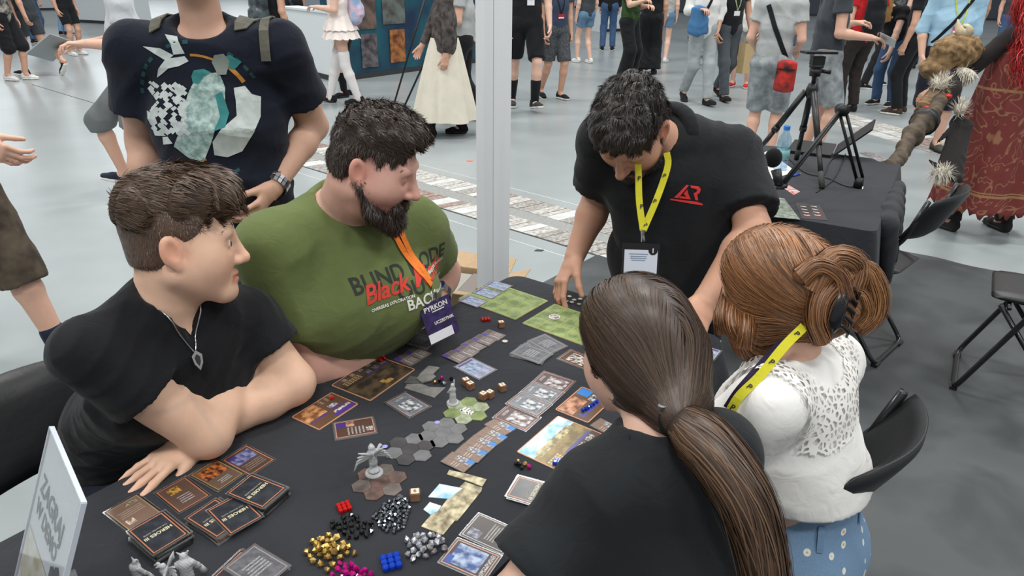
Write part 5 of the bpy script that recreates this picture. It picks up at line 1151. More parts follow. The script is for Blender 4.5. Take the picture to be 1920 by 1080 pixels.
# ============ M: tall man in printed navy tee walking up behind the players
NAVY = fabric('navy_tee', S(22, 27, 40), .85, .1)
mp = Q(392, 235, 2.42)
MAN = walker('man in printed navy t-shirt with backpack straps and steel watch, walking by', (mp[0]+.045, mp[1]-.03), (.12, -1), 1.79, S(206, 164, 142), NAVY, fabric('navy_jeans', S(28, 36, 62), .85, .1), 'pants', None, .62, ((-.1, -.12, 0, 0), (.1, .15, 0, 0)), (((-.05, -.12, -.24), (.10, .20, -.14)), ((.05, -.06, -.27), (-.02, .12, -.22))), None, (SHOE_DARK, SOLE_WHITE), S(60, 46, 36), res=.0095, build=1.06, hres=.0045)
def man_details():
    w = MAN; p, pos = w['p'], w['pos']; Sh = w['top']; n = w['f']; u = nrm(np.cross(UP, -n)) ; u = u if u[0] > 0 else -u
    o = Q(388, 180, 2.3); sc = 2.28/1500
    def px(pts): return [((x-388)*sc, (180-y)*sc*1.06) for x, y in pts]
    WH = mat('tee_print_white', S(205, 214, 212), .85, noise=.2, nscale=35); TE = mat('tee_print_teal', S(60, 140, 140), .85, noise=.3, nscale=30); OR = mat('tee_print_orange', S(186, 128, 56), .85); PT = mat('tee_print_pale', S(188, 208, 202), .85, col2=S(120, 150, 146), nscale=60); DT = mat('tee_print_deep_teal', S(30, 72, 76), .85)
    def dec(name, polys, m, lift): wrap(name, poly_geo([px(q) for q in polys], .014), o, u, UP, n, Sh, m, p, pos, lift)
    bird = [[(298, 94), (330, 96), (352, 107), (345, 112), (372, 108), (378, 116), (360, 124), (340, 128), (325, 138), (313, 145), (320, 130), (335, 115), (318, 105)], [(340, 74), (362, 77), (373, 104), (352, 106), (350, 88)]]
    dec('tee_print_bird', bird, WH, .002)
    body_ = [[(392, 136), (428, 134), (436, 160), (434, 180), (425, 205), (405, 245), (382, 284), (355, 278), (330, 258), (345, 235), (352, 215), (370, 170)]]
    dec('tee_print_figure', body_, PT, .0016)
    fl = []
    r = random.Random(4)
    for _ in range(110):
        x, y = r.uniform(292, 365), r.uniform(150, 235); q = 4+r.random()*5
        if (x-292)*.3+150 < y+14: fl.append([(x-q, y), (x, y-q*.7), (x+q, y), (x, y+q*.8)])
    for i, g in enumerate(fl): g[:] = [(a, b) for a, b in g]
    dec('tee_print_flowers', fl, WH, .0022); dec('tee_print_leaves', [[(279, 203), (300, 202), (305, 220), (288, 226)], [(290, 235), (308, 232), (318, 240), (292, 243)], [(310, 243), (322, 241), (330, 252), (308, 257)]], WH, .0024)
    dec('tee_print_fish', [[(450, 160), (468, 158), (478, 172), (492, 178), (490, 210), (478, 235), (452, 268), (425, 277), (403, 272), (405, 248), (425, 225), (452, 205), (452, 180)]], WH, .002)
    def arc(a0, a1, r0, r1, n_=14): 
        A = [R(a0+(a1-a0)*i/n_) for i in range(n_+1)]; return [(385+r0*math.cos(a), 200-r0*1.02*math.sin(a)) for a in A]+[(385+r1*math.cos(a), 200-r1*1.02*math.sin(a)) for a in A[::-1]]
    for q_ in (arc(62, 92, 94, 90), arc(30, 52, 98, 91), arc(255, 272, 80, 76)): dec('tee_print_ring', [q_], OR, .0014)
    dec('tee_print_helmet', [[(380, 140), (386, 130), (404, 128), (416, 134), (402, 140), (392, 152), (382, 150)], [(418, 170), (430, 165), (440, 200), (432, 222), (412, 228), (424, 205)], [(430, 112), (450, 106), (468, 118), (455, 130), (438, 126)]], TE, .0026)
    dec('tee_print_hand', [[(418, 118), (424, 106), (440, 104), (448, 116), (440, 138), (426, 138)]], mat('tee_print_grey', S(130, 138, 132), .85), .0028)
    dsh = [arc(a, a+5, 116, 110, 3) for a in (28, 36, 44, 52, 92, 100, 108, 130, 138, 146, 154, 162, 236, 246, 256, 266, 276, 286, 296)]
    for q_ in dsh: dec('tee_print_script', [q_], DT, .0012)
    # backpack straps
    ST = fabric('olive_grey_strap', S(96, 94, 84), .8)
    bp = empty('backpack', pos); tag(bp, 'backpack with olive grey straps worn by the man in printed navy t-shirt', 'backpack')
    for sd, pts in ((-1, [Q(300, 40, 2.28), Q(322, 8, 2.3)]), (1, [Q(514, 105, 2.28), Q(508, 55, 2.28), Q(500, 8, 2.3)])):
        sh = w['sh']+w['r']*.0; top_ = w['sh']+UP*.05+(-1 if sd < 0 else 1)*u*.11
        q2 = spline(pts+[top_+n*.05-UP*.01, top_-n*.05, top_-n*.12-UP*.12], 22)
        for _ in range(12): q2 = q2-Sh.grad(q2)*np.clip(Sh.eval(q2)-.006, -.03, .03)[:, None]
        nn = Sh.grad(q2)
        ribbon('strap', q2, .026, nn, ST, bp, pos, .004)
    Sb = SDF(); c = w['sh']-n*.21-UP*.2; Sb.tube(c+UP*.14, c-UP*.16, (.14, .07), (.15, .08), u, .03); Sb.tube(c-n*.06-UP*.02, c-n*.07-UP*.12, (.1, .05), (.11, .05), u, .03); sdf_obj('bag', Sb, .014, fabric('bag_olive', S(70, 72, 66), .8), bp, pos)
    # steel watch and phone
    wr, hf = w['hands'][0]; STEEL = mat('steel', S(190, 190, 192), .25, 1); mb = MB(); xx = nrm(np.cross(hf, UP)); yy = np.cross(hf, xx); wc = wr-hf*.02
    for k in range(18):
        a = 2*math.pi*k/18
        for d in (-.007, .007): mb.box(wc+hf*d+(xx*math.cos(a)+yy*math.sin(a))*.036, (.0055, .003, .0062), np.stack([-xx*math.sin(a)+yy*math.cos(a), xx*math.cos(a)+yy*math.sin(a), hf], 1))
    mb.lathe([(0, 0), (.018, 0), (.019, .007), (0, .008)], wc+UP*.03, 14); mb.build('wristwatch', STEEL, p, pos)
    ph = empty('phone', wr+hf*.1-UP*.02); tag(ph, 'black phone in the hand with the steel watch', 'phone'); Mp = np.stack([nrm(np.cross(hf, UP)), hf, nrm(np.cross(nrm(np.cross(hf, UP)), hf))], 1)
    MB().box((0, 0, 0), (.036, .075, .0045), Mp).build('phone_body', mat('phone_black', S(18, 18, 20), .3), ph); MB().box(Mp[:, 2]*.0048, (.033, .071, .0004), Mp).build('screen', mat('phone_glass', S(10, 11, 14), .08), ph)
man_details()
# ------------------------------------------------------------------ folding chairs
CH_T = mat('chair_tube', S(24, 25, 27), .3, 0, .5, coat=.3); CH_P = mat('chair_pad', S(30, 31, 33), .42, bump=.3, bscale=60)
def chair(loc, fwd, label):
    fwd = nrm(V3(fwd[0], fwd[1], 0)); rz = math.atan2(fwd[1], fwd[0])-math.pi/2
    c = empty('folding_chair', (loc[0], loc[1], .004 if loc[2] < .01 else loc[2]), rz); tag(c, label, 'chair', 'black folding chairs')
    # front legs run up to the back rest as one bent tube
    fr = fillet([(-.2, -.25, .82), (-.2, -.19, .62), (-.2, .02, .43), (-.2, .2, .012), (.2, .2, .012), (.2, .02, .43), (.2, -.19, .62), (.2, -.25, .82)], .05, 5)
    MB().tube(fr, .0115, 9).build('front_frame', CH_T, c, None, True)
    rr = fillet([(-.175, .13, .43), (-.175, -.2, .012), (.175, -.2, .012), (.175, .13, .43)], .05, 5); MB().tube(rr, .011, 9).build('rear_frame', CH_T, c, None, True)
    Ss = SDF()
    Ss.tube((-.16, .0, .455), (.16, .0, .455), (.175, .015), (.175, .015), (0, 1, 0), .01); Ss.tube((-.13, -.02, .46), (.13, -.02, .46), (.19, .012), (.19, .012), (0, 1, 0), .01)
    v, f = Ss.mesh(.012); mesh_obj('seat', v, f, CH_P, c, True)
    # curved padded back
    V, F_ = [], []; nx, nz = 16, 8
    for side in (0, 1):
        for j in range(nz+1):
            for i in range(nx+1):
                x = (i/nx-.5)*2; z = (j/nz-.5)*2; rx = .215*(1-.10*max(0, z)**4); e = 1-max(abs(x)**6, abs(z)**6)
                y = -.225-.06*(1-x*x)-.10*(j/nz-.5)+(1 if side else -1)*(.014*max(0, e)**.5+.002); V.append((x*rx, y, .735+z*.105*(1-.12*x**4)))
        o = side*(nx+1)*(nz+1)
        for j in range(nz):
            for i in range(nx):
                q = (o+j*(nx+1)+i, o+j*(nx+1)+i+1, o+(j+1)*(nx+1)+i+1, o+(j+1)*(nx+1)+i); F_.append(q if not side else q[::-1])
    N = (nx+1)*(nz+1); rim = [i for i in range(nx+1)]+[j*(nx+1)+nx for j in range(1, nz+1)]+[nz*(nx+1)+i for i in range(nx-1, -1, -1)]+[j*(nx+1) for j in range(nz-1, 0, -1)]
    for k in range(len(rim)): a, b = rim[k], rim[(k+1) % len(rim)]; F_.append((b, a, a+N, b+N))
    mesh_obj('backrest', V, F_, CH_P, c, True)
    MB().tube([(-.2, .1, .43), (.2, .1, .43)], .009, 8).build('seat_bar', CH_T, c, None, True)
    for s in (-1, 1): MB().tube([(s*.188, .03, .44), (s*.205, .03, .44)], .014, 10).build('hinge', mat('steel', S(190, 190, 192), .25, 1), c)
    for x, y in ((-.17, .2), (.17, .2), (-.15, -.2), (.15, -.2)): MB().box((x, y, .008), (.025, .014, .008)).build('foot_cap', CH_T, c)
    return c
def seat_behind(px, py, fwd, z=.735): q = K(px, py, z)+nrm(fwd)*.27; return V3(q[0], q[1], 0)
chair(seat_behind(48, 800, PA_f), PA_f, 'black folding chair under the young man in black t-shirt'); chair(PB_base+PB_f*.06, PB_f, 'black folding chair under the big man in olive t-shirt')
chair(PD_base-PD_f*.02, PD_f, 'black folding chair under the woman with the long ponytail')
chair(seat_behind(1640, 880, PE_f), PE_f, 'black folding chair under the woman in white blouse')
cB = K(1622, 482, .45); chair(V3(cB[0], cB[1], 0), V3(-.7, .7, 0), 'empty black folding chair tucked at the recording table')
bC = Fl(1793, 668)-Fl(1786, 725); fC = nrm(V3(-bC[1], bC[0], 0)); cC = Fl(1790, 697)-fC*.2; chair(V3(cC[0], cC[1], 0), fC, 'black folding chair standing alone on the dark carpet')
# ------------------------------------------------------------------ the recording table behind
U2 = V3(-.503, -.864, 0); W2 = V3(-.864, .503, 0); C2 = K(1690, 303)*V3(1, 1, 0); L2, D2 = 1.32, .72
t2 = empty('folding_table', C2+U2*L2/2+W2*D2/2); tag(t2, 'folding table under the black cloth with tripod and microphone', 'table'); b2 = C2+U2*L2/2+W2*D2/2
M2 = np.stack([U2, -W2, UP], 1)
MB().box(b2+UP*.722, (L2/2-.01, D2/2-.01, .02), M2).build('tabletop', mat('table_board', S(210, 208, 200), .5), t2, b2)
for a in (.15, L2-.15):
    for b in (.08, D2-.08): MB().tube([C2+U2*a+W2*b+UP*.7, C2+U2*a+W2*b+UP*.01], .014, 8).build('leg', mat('grey_steel', S(120, 124, 128), .35, 1), t2, b2)
c2o = cloth_over('tablecloth', C2, U2, W2, L2, D2, TZ-.0025, .04, .34, .05, CLOTH, 'black cloth bunched over the recording table', 5)
def bunch():
    S_ = SDF(); E_ = lambda t, o=.02, z=.73: C2+U2*t-W2*o+UP*z
    S_.tube(E_(.45), E_(1.1), .022, .03, None, .05)
    for t, r0, r1, z1 in ((.5, .04, .02, .52), (.64, .05, .025, .46), (.79, .055, .03, .48), (.93, .06, .03, .42), (1.07, .055, .03, .5)): S_.tube(E_(t, .03, .70), E_(t+.02, .075, z1), (r0*1.1, r0*.8), (r1*1.1, r1*.8), U2, .05)
    S_.disp = folds(V3(.6, .8, .1), .009, .1, 77); o = sdf_obj('cloth_bunch', S_, .009, CLOTH, c2o, c2o.location); return o
bunch()
BLK = mat('tripod_black', S(26, 27, 29), .42); RUB = mat('rubber_green', S(48, 54, 50), .7)
# tripod
apx = Q(1522, 172, 3.95); f1, f2, f3 = K(1541, 355), K(1408, 302), K(1493, 300); tc_ = V3(apx[0], apx[1], TZ)
tr = empty('camera_tripod', tc_); tag(tr, 'black camera tripod with phone holder standing on the recording table', 'tripod')
hub = MB().tube([apx-UP*.03, apx+UP*.01, apx+UP*.04], [.022, .03, .02], 12).build('hub', BLK, tr, tc_, True)
for q in (f1, f2, f3):
    h = apx+nrm((q-apx)*V3(1, 1, 0))*.03; q = q+UP*.006; lg = MB().tube([h, lerp(h, q, .55)], .0155, 10).build('leg', BLK, tr, tc_, True); MB().tube([lerp(h, q, .5), lerp(h, q, .56)], .0185, 10).build('leg_lock', BLK, lg, tc_, True); MB().tube([lerp(h, q, .55), lerp(h, q, .86)], .012, 10).build('lower_leg', BLK, lg, tc_, True); MB().tube([lerp(h, q, .84), q], [.0145, .013], 10).build('grip', RUB, lg, tc_, True)
MB().tube([apx+UP*.03, apx+UP*.1], .011, 10).build('column', BLK, tr, tc_, True); MB().tube([apx+UP*.075, apx+UP*.11], [.026, .03], 14).build('ball_head', BLK, tr, tc_, True); MB().tube([apx+UP*.115, apx+UP*.128], [.034, .034], 14).build('plate', BLK, tr, tc_, True)
MB().tube([apx+UP*.1+V3(.02, 0, 0), apx+UP*.095+V3(.07, -.01, 0)], [.008, .011], 8).build('pan_knob', BLK, tr, tc_, True); MB().box(apx+UP*.148, (.03, .02, .02)).build('bracket', BLK, tr, tc_)
ph = empty('phone', apx+UP*.185); tag(ph, 'black phone lying in the tripod holder', 'phone'); MB().box((0, 0, 0), (.078, .036, .005), rotz(.1)).build('phone_body', mat('phone_black', S(18, 18, 20), .3), ph); MB().box((0, 0, .0052), (.073, .032, .0004), rotz(.1)).build('screen', mat('phone_glass', S(10, 11, 14), .08), ph)
# boom arm with foam-capped microphone
bb_ = K(1608, 352); ap = Q(1579, 206, 3.62); en = Q(1468, 345, 3.45); bs_ = V3(bb_[0], bb_[1], TZ); bm_ = empty('microphone_boom', bs_); tag(bm_, 'black spring boom arm holding a foam-capped microphone', 'microphone')
sdv = nrm(np.cross(ap-bb_, V3(0, 1, 0)))*.014
MB().tube([bb_+UP*.0, bb_+UP*.05], [.022, .02], 12).build('clamp', BLK, bm_, bs_, True); MB().tube([bb_-UP*.06+V3(.015, -.01, 0), bb_+UP*.01+V3(.015, -.01, 0)], .008, 8).build('clamp_screw', mat('steel', S(190, 190, 192), .25, 1), bm_, bs_, True)
for s in (-1, 1): MB().tube([bb_+UP*.045+sdv*s, ap+sdv*s], .0075, 8).build('lower_bar', BLK, bm_, bs_, True); MB().tube([ap+UP*.011*s, en+UP*.011*s], .007, 8).build('upper_bar', BLK, bm_, bs_, True)
MB().tube([ap-V3(0, .022, 0), ap+V3(0, .022, 0)], .026, 14).build('elbow_joint', BLK, bm_, bs_, True)
mh = Q(1450, 296, 3.42); MB().tube([en, en-UP*.015], .02, 10).build('end_joint', BLK, bm_, bs_, True); MB().tube([Q(1461, 348, 3.42), Q(1455, 318, 3.42)], [.018, .022], 12).build('mic_body', BLK, bm_, bs_, True); MB().tube([Q(1446, 352, 3.42), Q(1470, 352, 3.42)], .009, 8).build('shock_mount', BLK, bm_, bs_, True)
Sf = SDF(); Sf.ell(mh, (.037, .037, .042), None, .01); sdf_obj('foam_cap', Sf, .006, fabric('foam_black', S(20, 20, 22), .95, .1, .8, 400), bm_, bs_)
# bottle
bq = K(1462, 318); bo = empty('water_bottle', V3(bq[0], bq[1], TZ)); tag(bo, 'clear plastic water bottle with blue cap on the recording table', 'bottle')
mB, nB, lB, bB = nodes('bottle_plastic'); trn = nB.new('ShaderNodeBsdfTransparent'); trn.inputs[0].default_value = (.72, .86, .95, 1); gls = nB.new('ShaderNodeBsdfGlossy'); gls.inputs['Roughness'].default_value = .06; mxs = nB.new('ShaderNodeMixShader'); mxs.inputs[0].default_value = .22; lB.new(trn.outputs[0], mxs.inputs[1]); lB.new(gls.outputs[0], mxs.inputs[2]); lB.new(mxs.outputs[0], nB['Material Output'].inputs[0])
prof = [(0, .0), (.03, 0), (.034, .01)]+[(.034-.002*(i % 2), .02+.012*i) for i in range(9)]+[(.034, .14), (.03, .165), (.016, .19), (.0135, .2), (.0135, .205)]
MB().lathe(prof, (0, 0, 0), 20).build('bottle_body', mB, bo, None, True); MB().lathe([(0, .203), (.016, .203), (.016, .222), (.014, .224), (0, .224)], (0, 0, 0), 18).build('cap', mat('cap_blue', S(40, 120, 200), .4), bo); MB().lathe([(.0345, .06), (.0345, .105)], (0, 0, 0), 20).build('label_band', mat('label_green', S(120, 170, 170), .5), bo, None, True)
def sheet(name, pts, m, label, cat, z=TZ, t=.0008, group=None):
    q = np.array([K(*p, z)[:2] for p in pts]); c = q.mean(0); a = np.sum(q[:, 0]*np.roll(q[:, 1], -1)-np.roll(q[:, 0], -1)*q[:, 1]); q = q if a > 0 else q[::-1]; o = MB().prism([tuple(p-c) for p in q], 0, t).build(name, m); o.location = (c[0], c[1], z+.0005); return tag(o, label, cat, group)
sheet('paper_sheet', [(1405, 300), (1440, 283), (1492, 322), (1420, 345)], mat('paper_white', S(228, 228, 232), .6), 'white paper sheet under the foam-capped microphone', 'paper')
sheet('flyer', [(1412, 366), (1470, 372), (1500, 412), (1425, 405)], mat('flyer_green', S(96, 108, 92), .3, col2=S(150, 156, 146), nscale=45), 'green picture flyer on the recording table', 'flyer', TZ+.0002)
fl = sheet('flyer', [(1490, 380), (1537, 385), (1552, 414), (1503, 410)], mat('flyer_dark', S(58, 50, 50), .3), 'dark flyer with two red-white columns on the recording table', 'flyer', TZ+.0003)
for i in range(2):
    for j in range(4): q = K(1506+20*i+2.2*j, 388+5.5*j, TZ)-np.array(fl.location); MB().box(q+V3(0, 0, .002), (.012, .0022, .0003), rotz(-.5)).build('print_line', mat('print_white', S(225, 225, 215), .8), fl)
    q = K(1516+20*i, 404, TZ)-np.array(fl.location); MB().box(q+V3(0, 0, .002), (.006, .006, .0003), rotz(-.5)).build('red_mark', mat('print_red', S(206, 62, 52), .8), fl)
sheet('flyer', [(1610, 287), (1630, 285), (1665, 300), (1650, 304)], mat('flyer_dark2', S(70, 60, 62), .3, col2=S(190, 180, 180), nscale=50), 'small mottled flyer lying beyond the boom arm', 'flyer'); sheet('flyer', [(1468, 352), (1480, 348), (1500, 360), (1488, 366)], mat('flyer_white', S(210, 205, 205), .4, col2=S(180, 70, 66), nscale=40), 'small white and red slip beside the microphone', 'flyer')
for i, (a, b, m, lb) in enumerate((((1410, 338), (1436, 342), mat('pen_blue', S(40, 70, 190), .3), 'blue pen beside the paper sheet'), ((1486, 332), (1501, 327), mat('pen_blue', S(40, 70, 190), .3), 'blue pen with yellow tip near the tripod'))):
    A, B_ = K(*a), K(*b); o = empty('pen', V3(A[0], A[1], TZ)); tag(o, lb, 'pen'); MB().tube([A+UP*.005, lerp(A, B_, .85)+UP*.005], .0045, 8).build('barrel', m, o, V3(A[0], A[1], TZ), True); MB().tube([lerp(A, B_, .85)+UP*.005, B_+UP*.004], [.0045, .0012], 8).build('tip', mat('pen_tip', S(226, 190, 60), .4), o, V3(A[0], A[1], TZ), True)
# tilted dark panel and loose cables
p0, p1 = K(1538, 290), K(1566, 286); e0 = Q(1607, 210, 3.78); lp = empty('laptop', V3(*p0[:2], TZ)); tag(lp, 'black laptop with its lid tilted open behind the boom arm', 'laptop')
bw = nrm((p1-p0)*V3(1, 1, 0)); sd_ = nrm(ray(1575, 250)*V3(1, 1, 0)+V3(.06, 0, 0)); back = V3(sd_[1], -sd_[0], 0); base_ = V3(*p1[:2], TZ)
Mlp = np.stack([sd_, back, UP], 1); MB().box(base_-back*.125+UP*.009, (.16, .115, .008), Mlp).build('keyboard_deck', mat('laptop_black', S(24, 24, 26), .4), lp, V3(*p0[:2], TZ))
ld = nrm(back*.62+UP*.62); Ml = np.stack([sd_, ld, np.cross(sd_, ld)], 1); MB().box(base_+ld*.115+UP*.012, (.16, .115, .004), Ml).build('lid', mat('laptop_black', S(24, 24, 26), .4), lp, V3(*p0[:2], TZ))
for i, pts in enumerate(([(1545, 330), (1560, 300), (1590, 295), (1600, 320), (1610, 345)], [(1480, 300), (1510, 325), (1550, 335), (1585, 350), (1605, 352)], [(1530, 362), (1560, 340), (1575, 315), (1585, 290)])):
    q = spline([K(*p)+UP*.004 for p in pts], 26); o = MB().tube(list(q-V3(*q[0][:2], TZ)), .0028, 6).build('cable', BLK, None, None, True); o.location = (q[0][0], q[0][1], TZ); tag(o, ('black cable curling past the laptop to the boom clamp', 'black cable running from the bottle side to the boom clamp', 'short black cable beside the tripod foot')[i], 'cable')
# ------------------------------------------------------------------ the game on the table
def print_mat(name, base, rects, rough=.35, coat=0):
    """flat print: rects = (x0, y0, x1, y1, colour[, colour2, scale[, stretch]]) painted in order over the UV square"""
    if name in _M: return _M[name]
    m, n, l, b = nodes(name); b.inputs['Roughness'].default_value = rough; b.inputs['Coat Weight'].default_value = coat; b.inputs['Specular IOR Level'].default_value = .4
    uv = n.new('ShaderNodeUVMap'); sp = n.new('ShaderNodeSeparateXYZ'); l.new(uv.outputs['UV'], sp.inputs[0])
    def mth(op, a, v=None, bb=None):
        q = n.new('ShaderNodeMath'); q.operation = op; l.new(a, q.inputs[0])
        if bb is not None: l.new(bb, q.inputs[1])
        elif v is not None: q.inputs[1].default_value = v
        return q.outputs[0]
    def noisy(c, c2, sc, st=1):
        mp = n.new('ShaderNodeMapping'); mp.inputs['Scale'].default_value = (1, st, 1); l.new(uv.outputs['UV'], mp.inputs['Vector']); t = n.new('ShaderNodeTexNoise'); t.inputs['Scale'].default_value = sc; t.inputs['Detail'].default_value = 6; l.new(mp.outputs['Vector'], t.inputs['Vector'])
        r = n.new('ShaderNodeValToRGB'); r.color_ramp.elements[0].color = C4(c); r.color_ramp.elements[1].color = C4(c2); r.color_ramp.elements[0].position = .4; r.color_ramp.elements[1].position = .6; l.new(t.outputs['Fac'], r.inputs['Fac']); return r.outputs['Color']
    cur = noisy(base[0], base[1], base[2]) if isinstance(base[0], tuple) else None
    if cur is None: q = n.new('ShaderNodeRGB'); q.outputs[0].default_value = C4(base); cur = q.outputs[0]
    for rc in rects:
        x0, y0, x1, y1 = rc[:4]
        k = mth('MULTIPLY', mth('MULTIPLY', mth('GREATER_THAN', sp.outputs[0], x0), bb=mth('LESS_THAN', sp.outputs[0], x1)), bb=mth('MULTIPLY', mth('GREATER_THAN', sp.outputs[1], y0), bb=mth('LESS_THAN', sp.outputs[1], y1)))
        mx = n.new('ShaderNodeMix'); mx.data_type = 'RGBA'; l.new(k, mx.inputs['Factor']); l.new(cur, mx.inputs['A'])
        if len(rc) > 5: l.new(noisy(rc[4], rc[5], rc[6], rc[7] if len(rc) > 7 else 1), mx.inputs['B'])
        else: mx.inputs['B'].default_value = C4(rc[4])
        cur = mx.outputs['Result']
    l.new(cur, b.inputs['Base Color']); _M[name] = m; return m
def plate_mesh(name, w, h, t, m, rad=.003, side=None):
    me = bpy.data.meshes.get(name)
    if me: return me
    pts = []
    for cx, cy, a0 in ((w/2-rad, h/2-rad, 0), (-w/2+rad, h/2-rad, 90), (-w/2+rad, -h/2+rad, 180), (w/2-rad, -h/2+rad, 270)):
        for k in range(3): a = R(a0+45*k); pts.append((cx+rad*math.cos(a), cy+rad*math.sin(a)))
    n = len(pts); bm = bmesh.new(); lo = [bm.verts.new((x, y, 0)) for x, y in pts]; hi = [bm.verts.new((x, y, t)) for x, y in pts]
    uvl = bm.loops.layers.uv.new('UVMap'); tf = bm.faces.new(hi)
    for lp in tf.loops: lp[uvl].uv = (lp.vert.co.x/w+.5, lp.vert.co.y/h+.5)
    bm.faces.new(lo[::-1])
    for i in range(n): bm.faces.new((lo[i], lo[(i+1) % n], hi[(i+1) % n], hi[i]))
    me = bpy.data.meshes.new(name); bm.to_mesh(me); bm.free(); me.materials.append(m)
    if side:
        me.materials.append(side)
        for i, q in enumerate(me.polygons): q.material_index = 0 if i == 0 else 1
    return me
def sleeve_mat():
    m, n, l, b = nodes('clear_sleeve'); tr = n.new('ShaderNodeBsdfTransparent'); gl = n.new('ShaderNodeBsdfGlossy'); gl.inputs['Roughness'].default_value = .22; mx = n.new('ShaderNodeMixShader'); fr = n.new('ShaderNodeFresnel'); fr.inputs['IOR'].default_value = 1.5
    ad = n.new('ShaderNodeMath'); ad.operation = 'MULTIPLY'; ad.inputs[1].default_value = .75; l.new(fr.outputs[0], ad.inputs[0]); l.new(ad.outputs[0], mx.inputs[0]); l.new(tr.outputs[0], mx.inputs[1]); l.new(gl.outputs[0], mx.inputs[2]); l.new(mx.outputs[0], n['Material Output'].inputs[0]); return m
SLEEVE = sleeve_mat(); EDGE = mat('card_edge', S(170, 170, 172), .5)
O_, DKC, BRN = S(196, 130, 96), S(46, 48, 54), S(92, 74, 66)
FRAME = [(.035, .025, .965, .975, O_)]
def fr(*rects, inner=DKC): return FRAME+[(.07, .05, .93, .95, inner)]+list(rects)
def txt(x0, y0, x1, y1, n, c, bg=None): return [(x0, y0+(y1-y0)*(i+.2)/n, x1-(.08 if i % 3 == 1 else 0)*(x1-x0), y0+(y1-y0)*(i+.65)/n, c, bg or tuple(v*.5 for v in c), 90, .3) for i in range(n)]
WHT, GRY, GOLD, PUR, BLU = S(205, 205, 205), S(120, 122, 126), S(210, 168, 90), S(78, 56, 140), S(52, 124, 196)
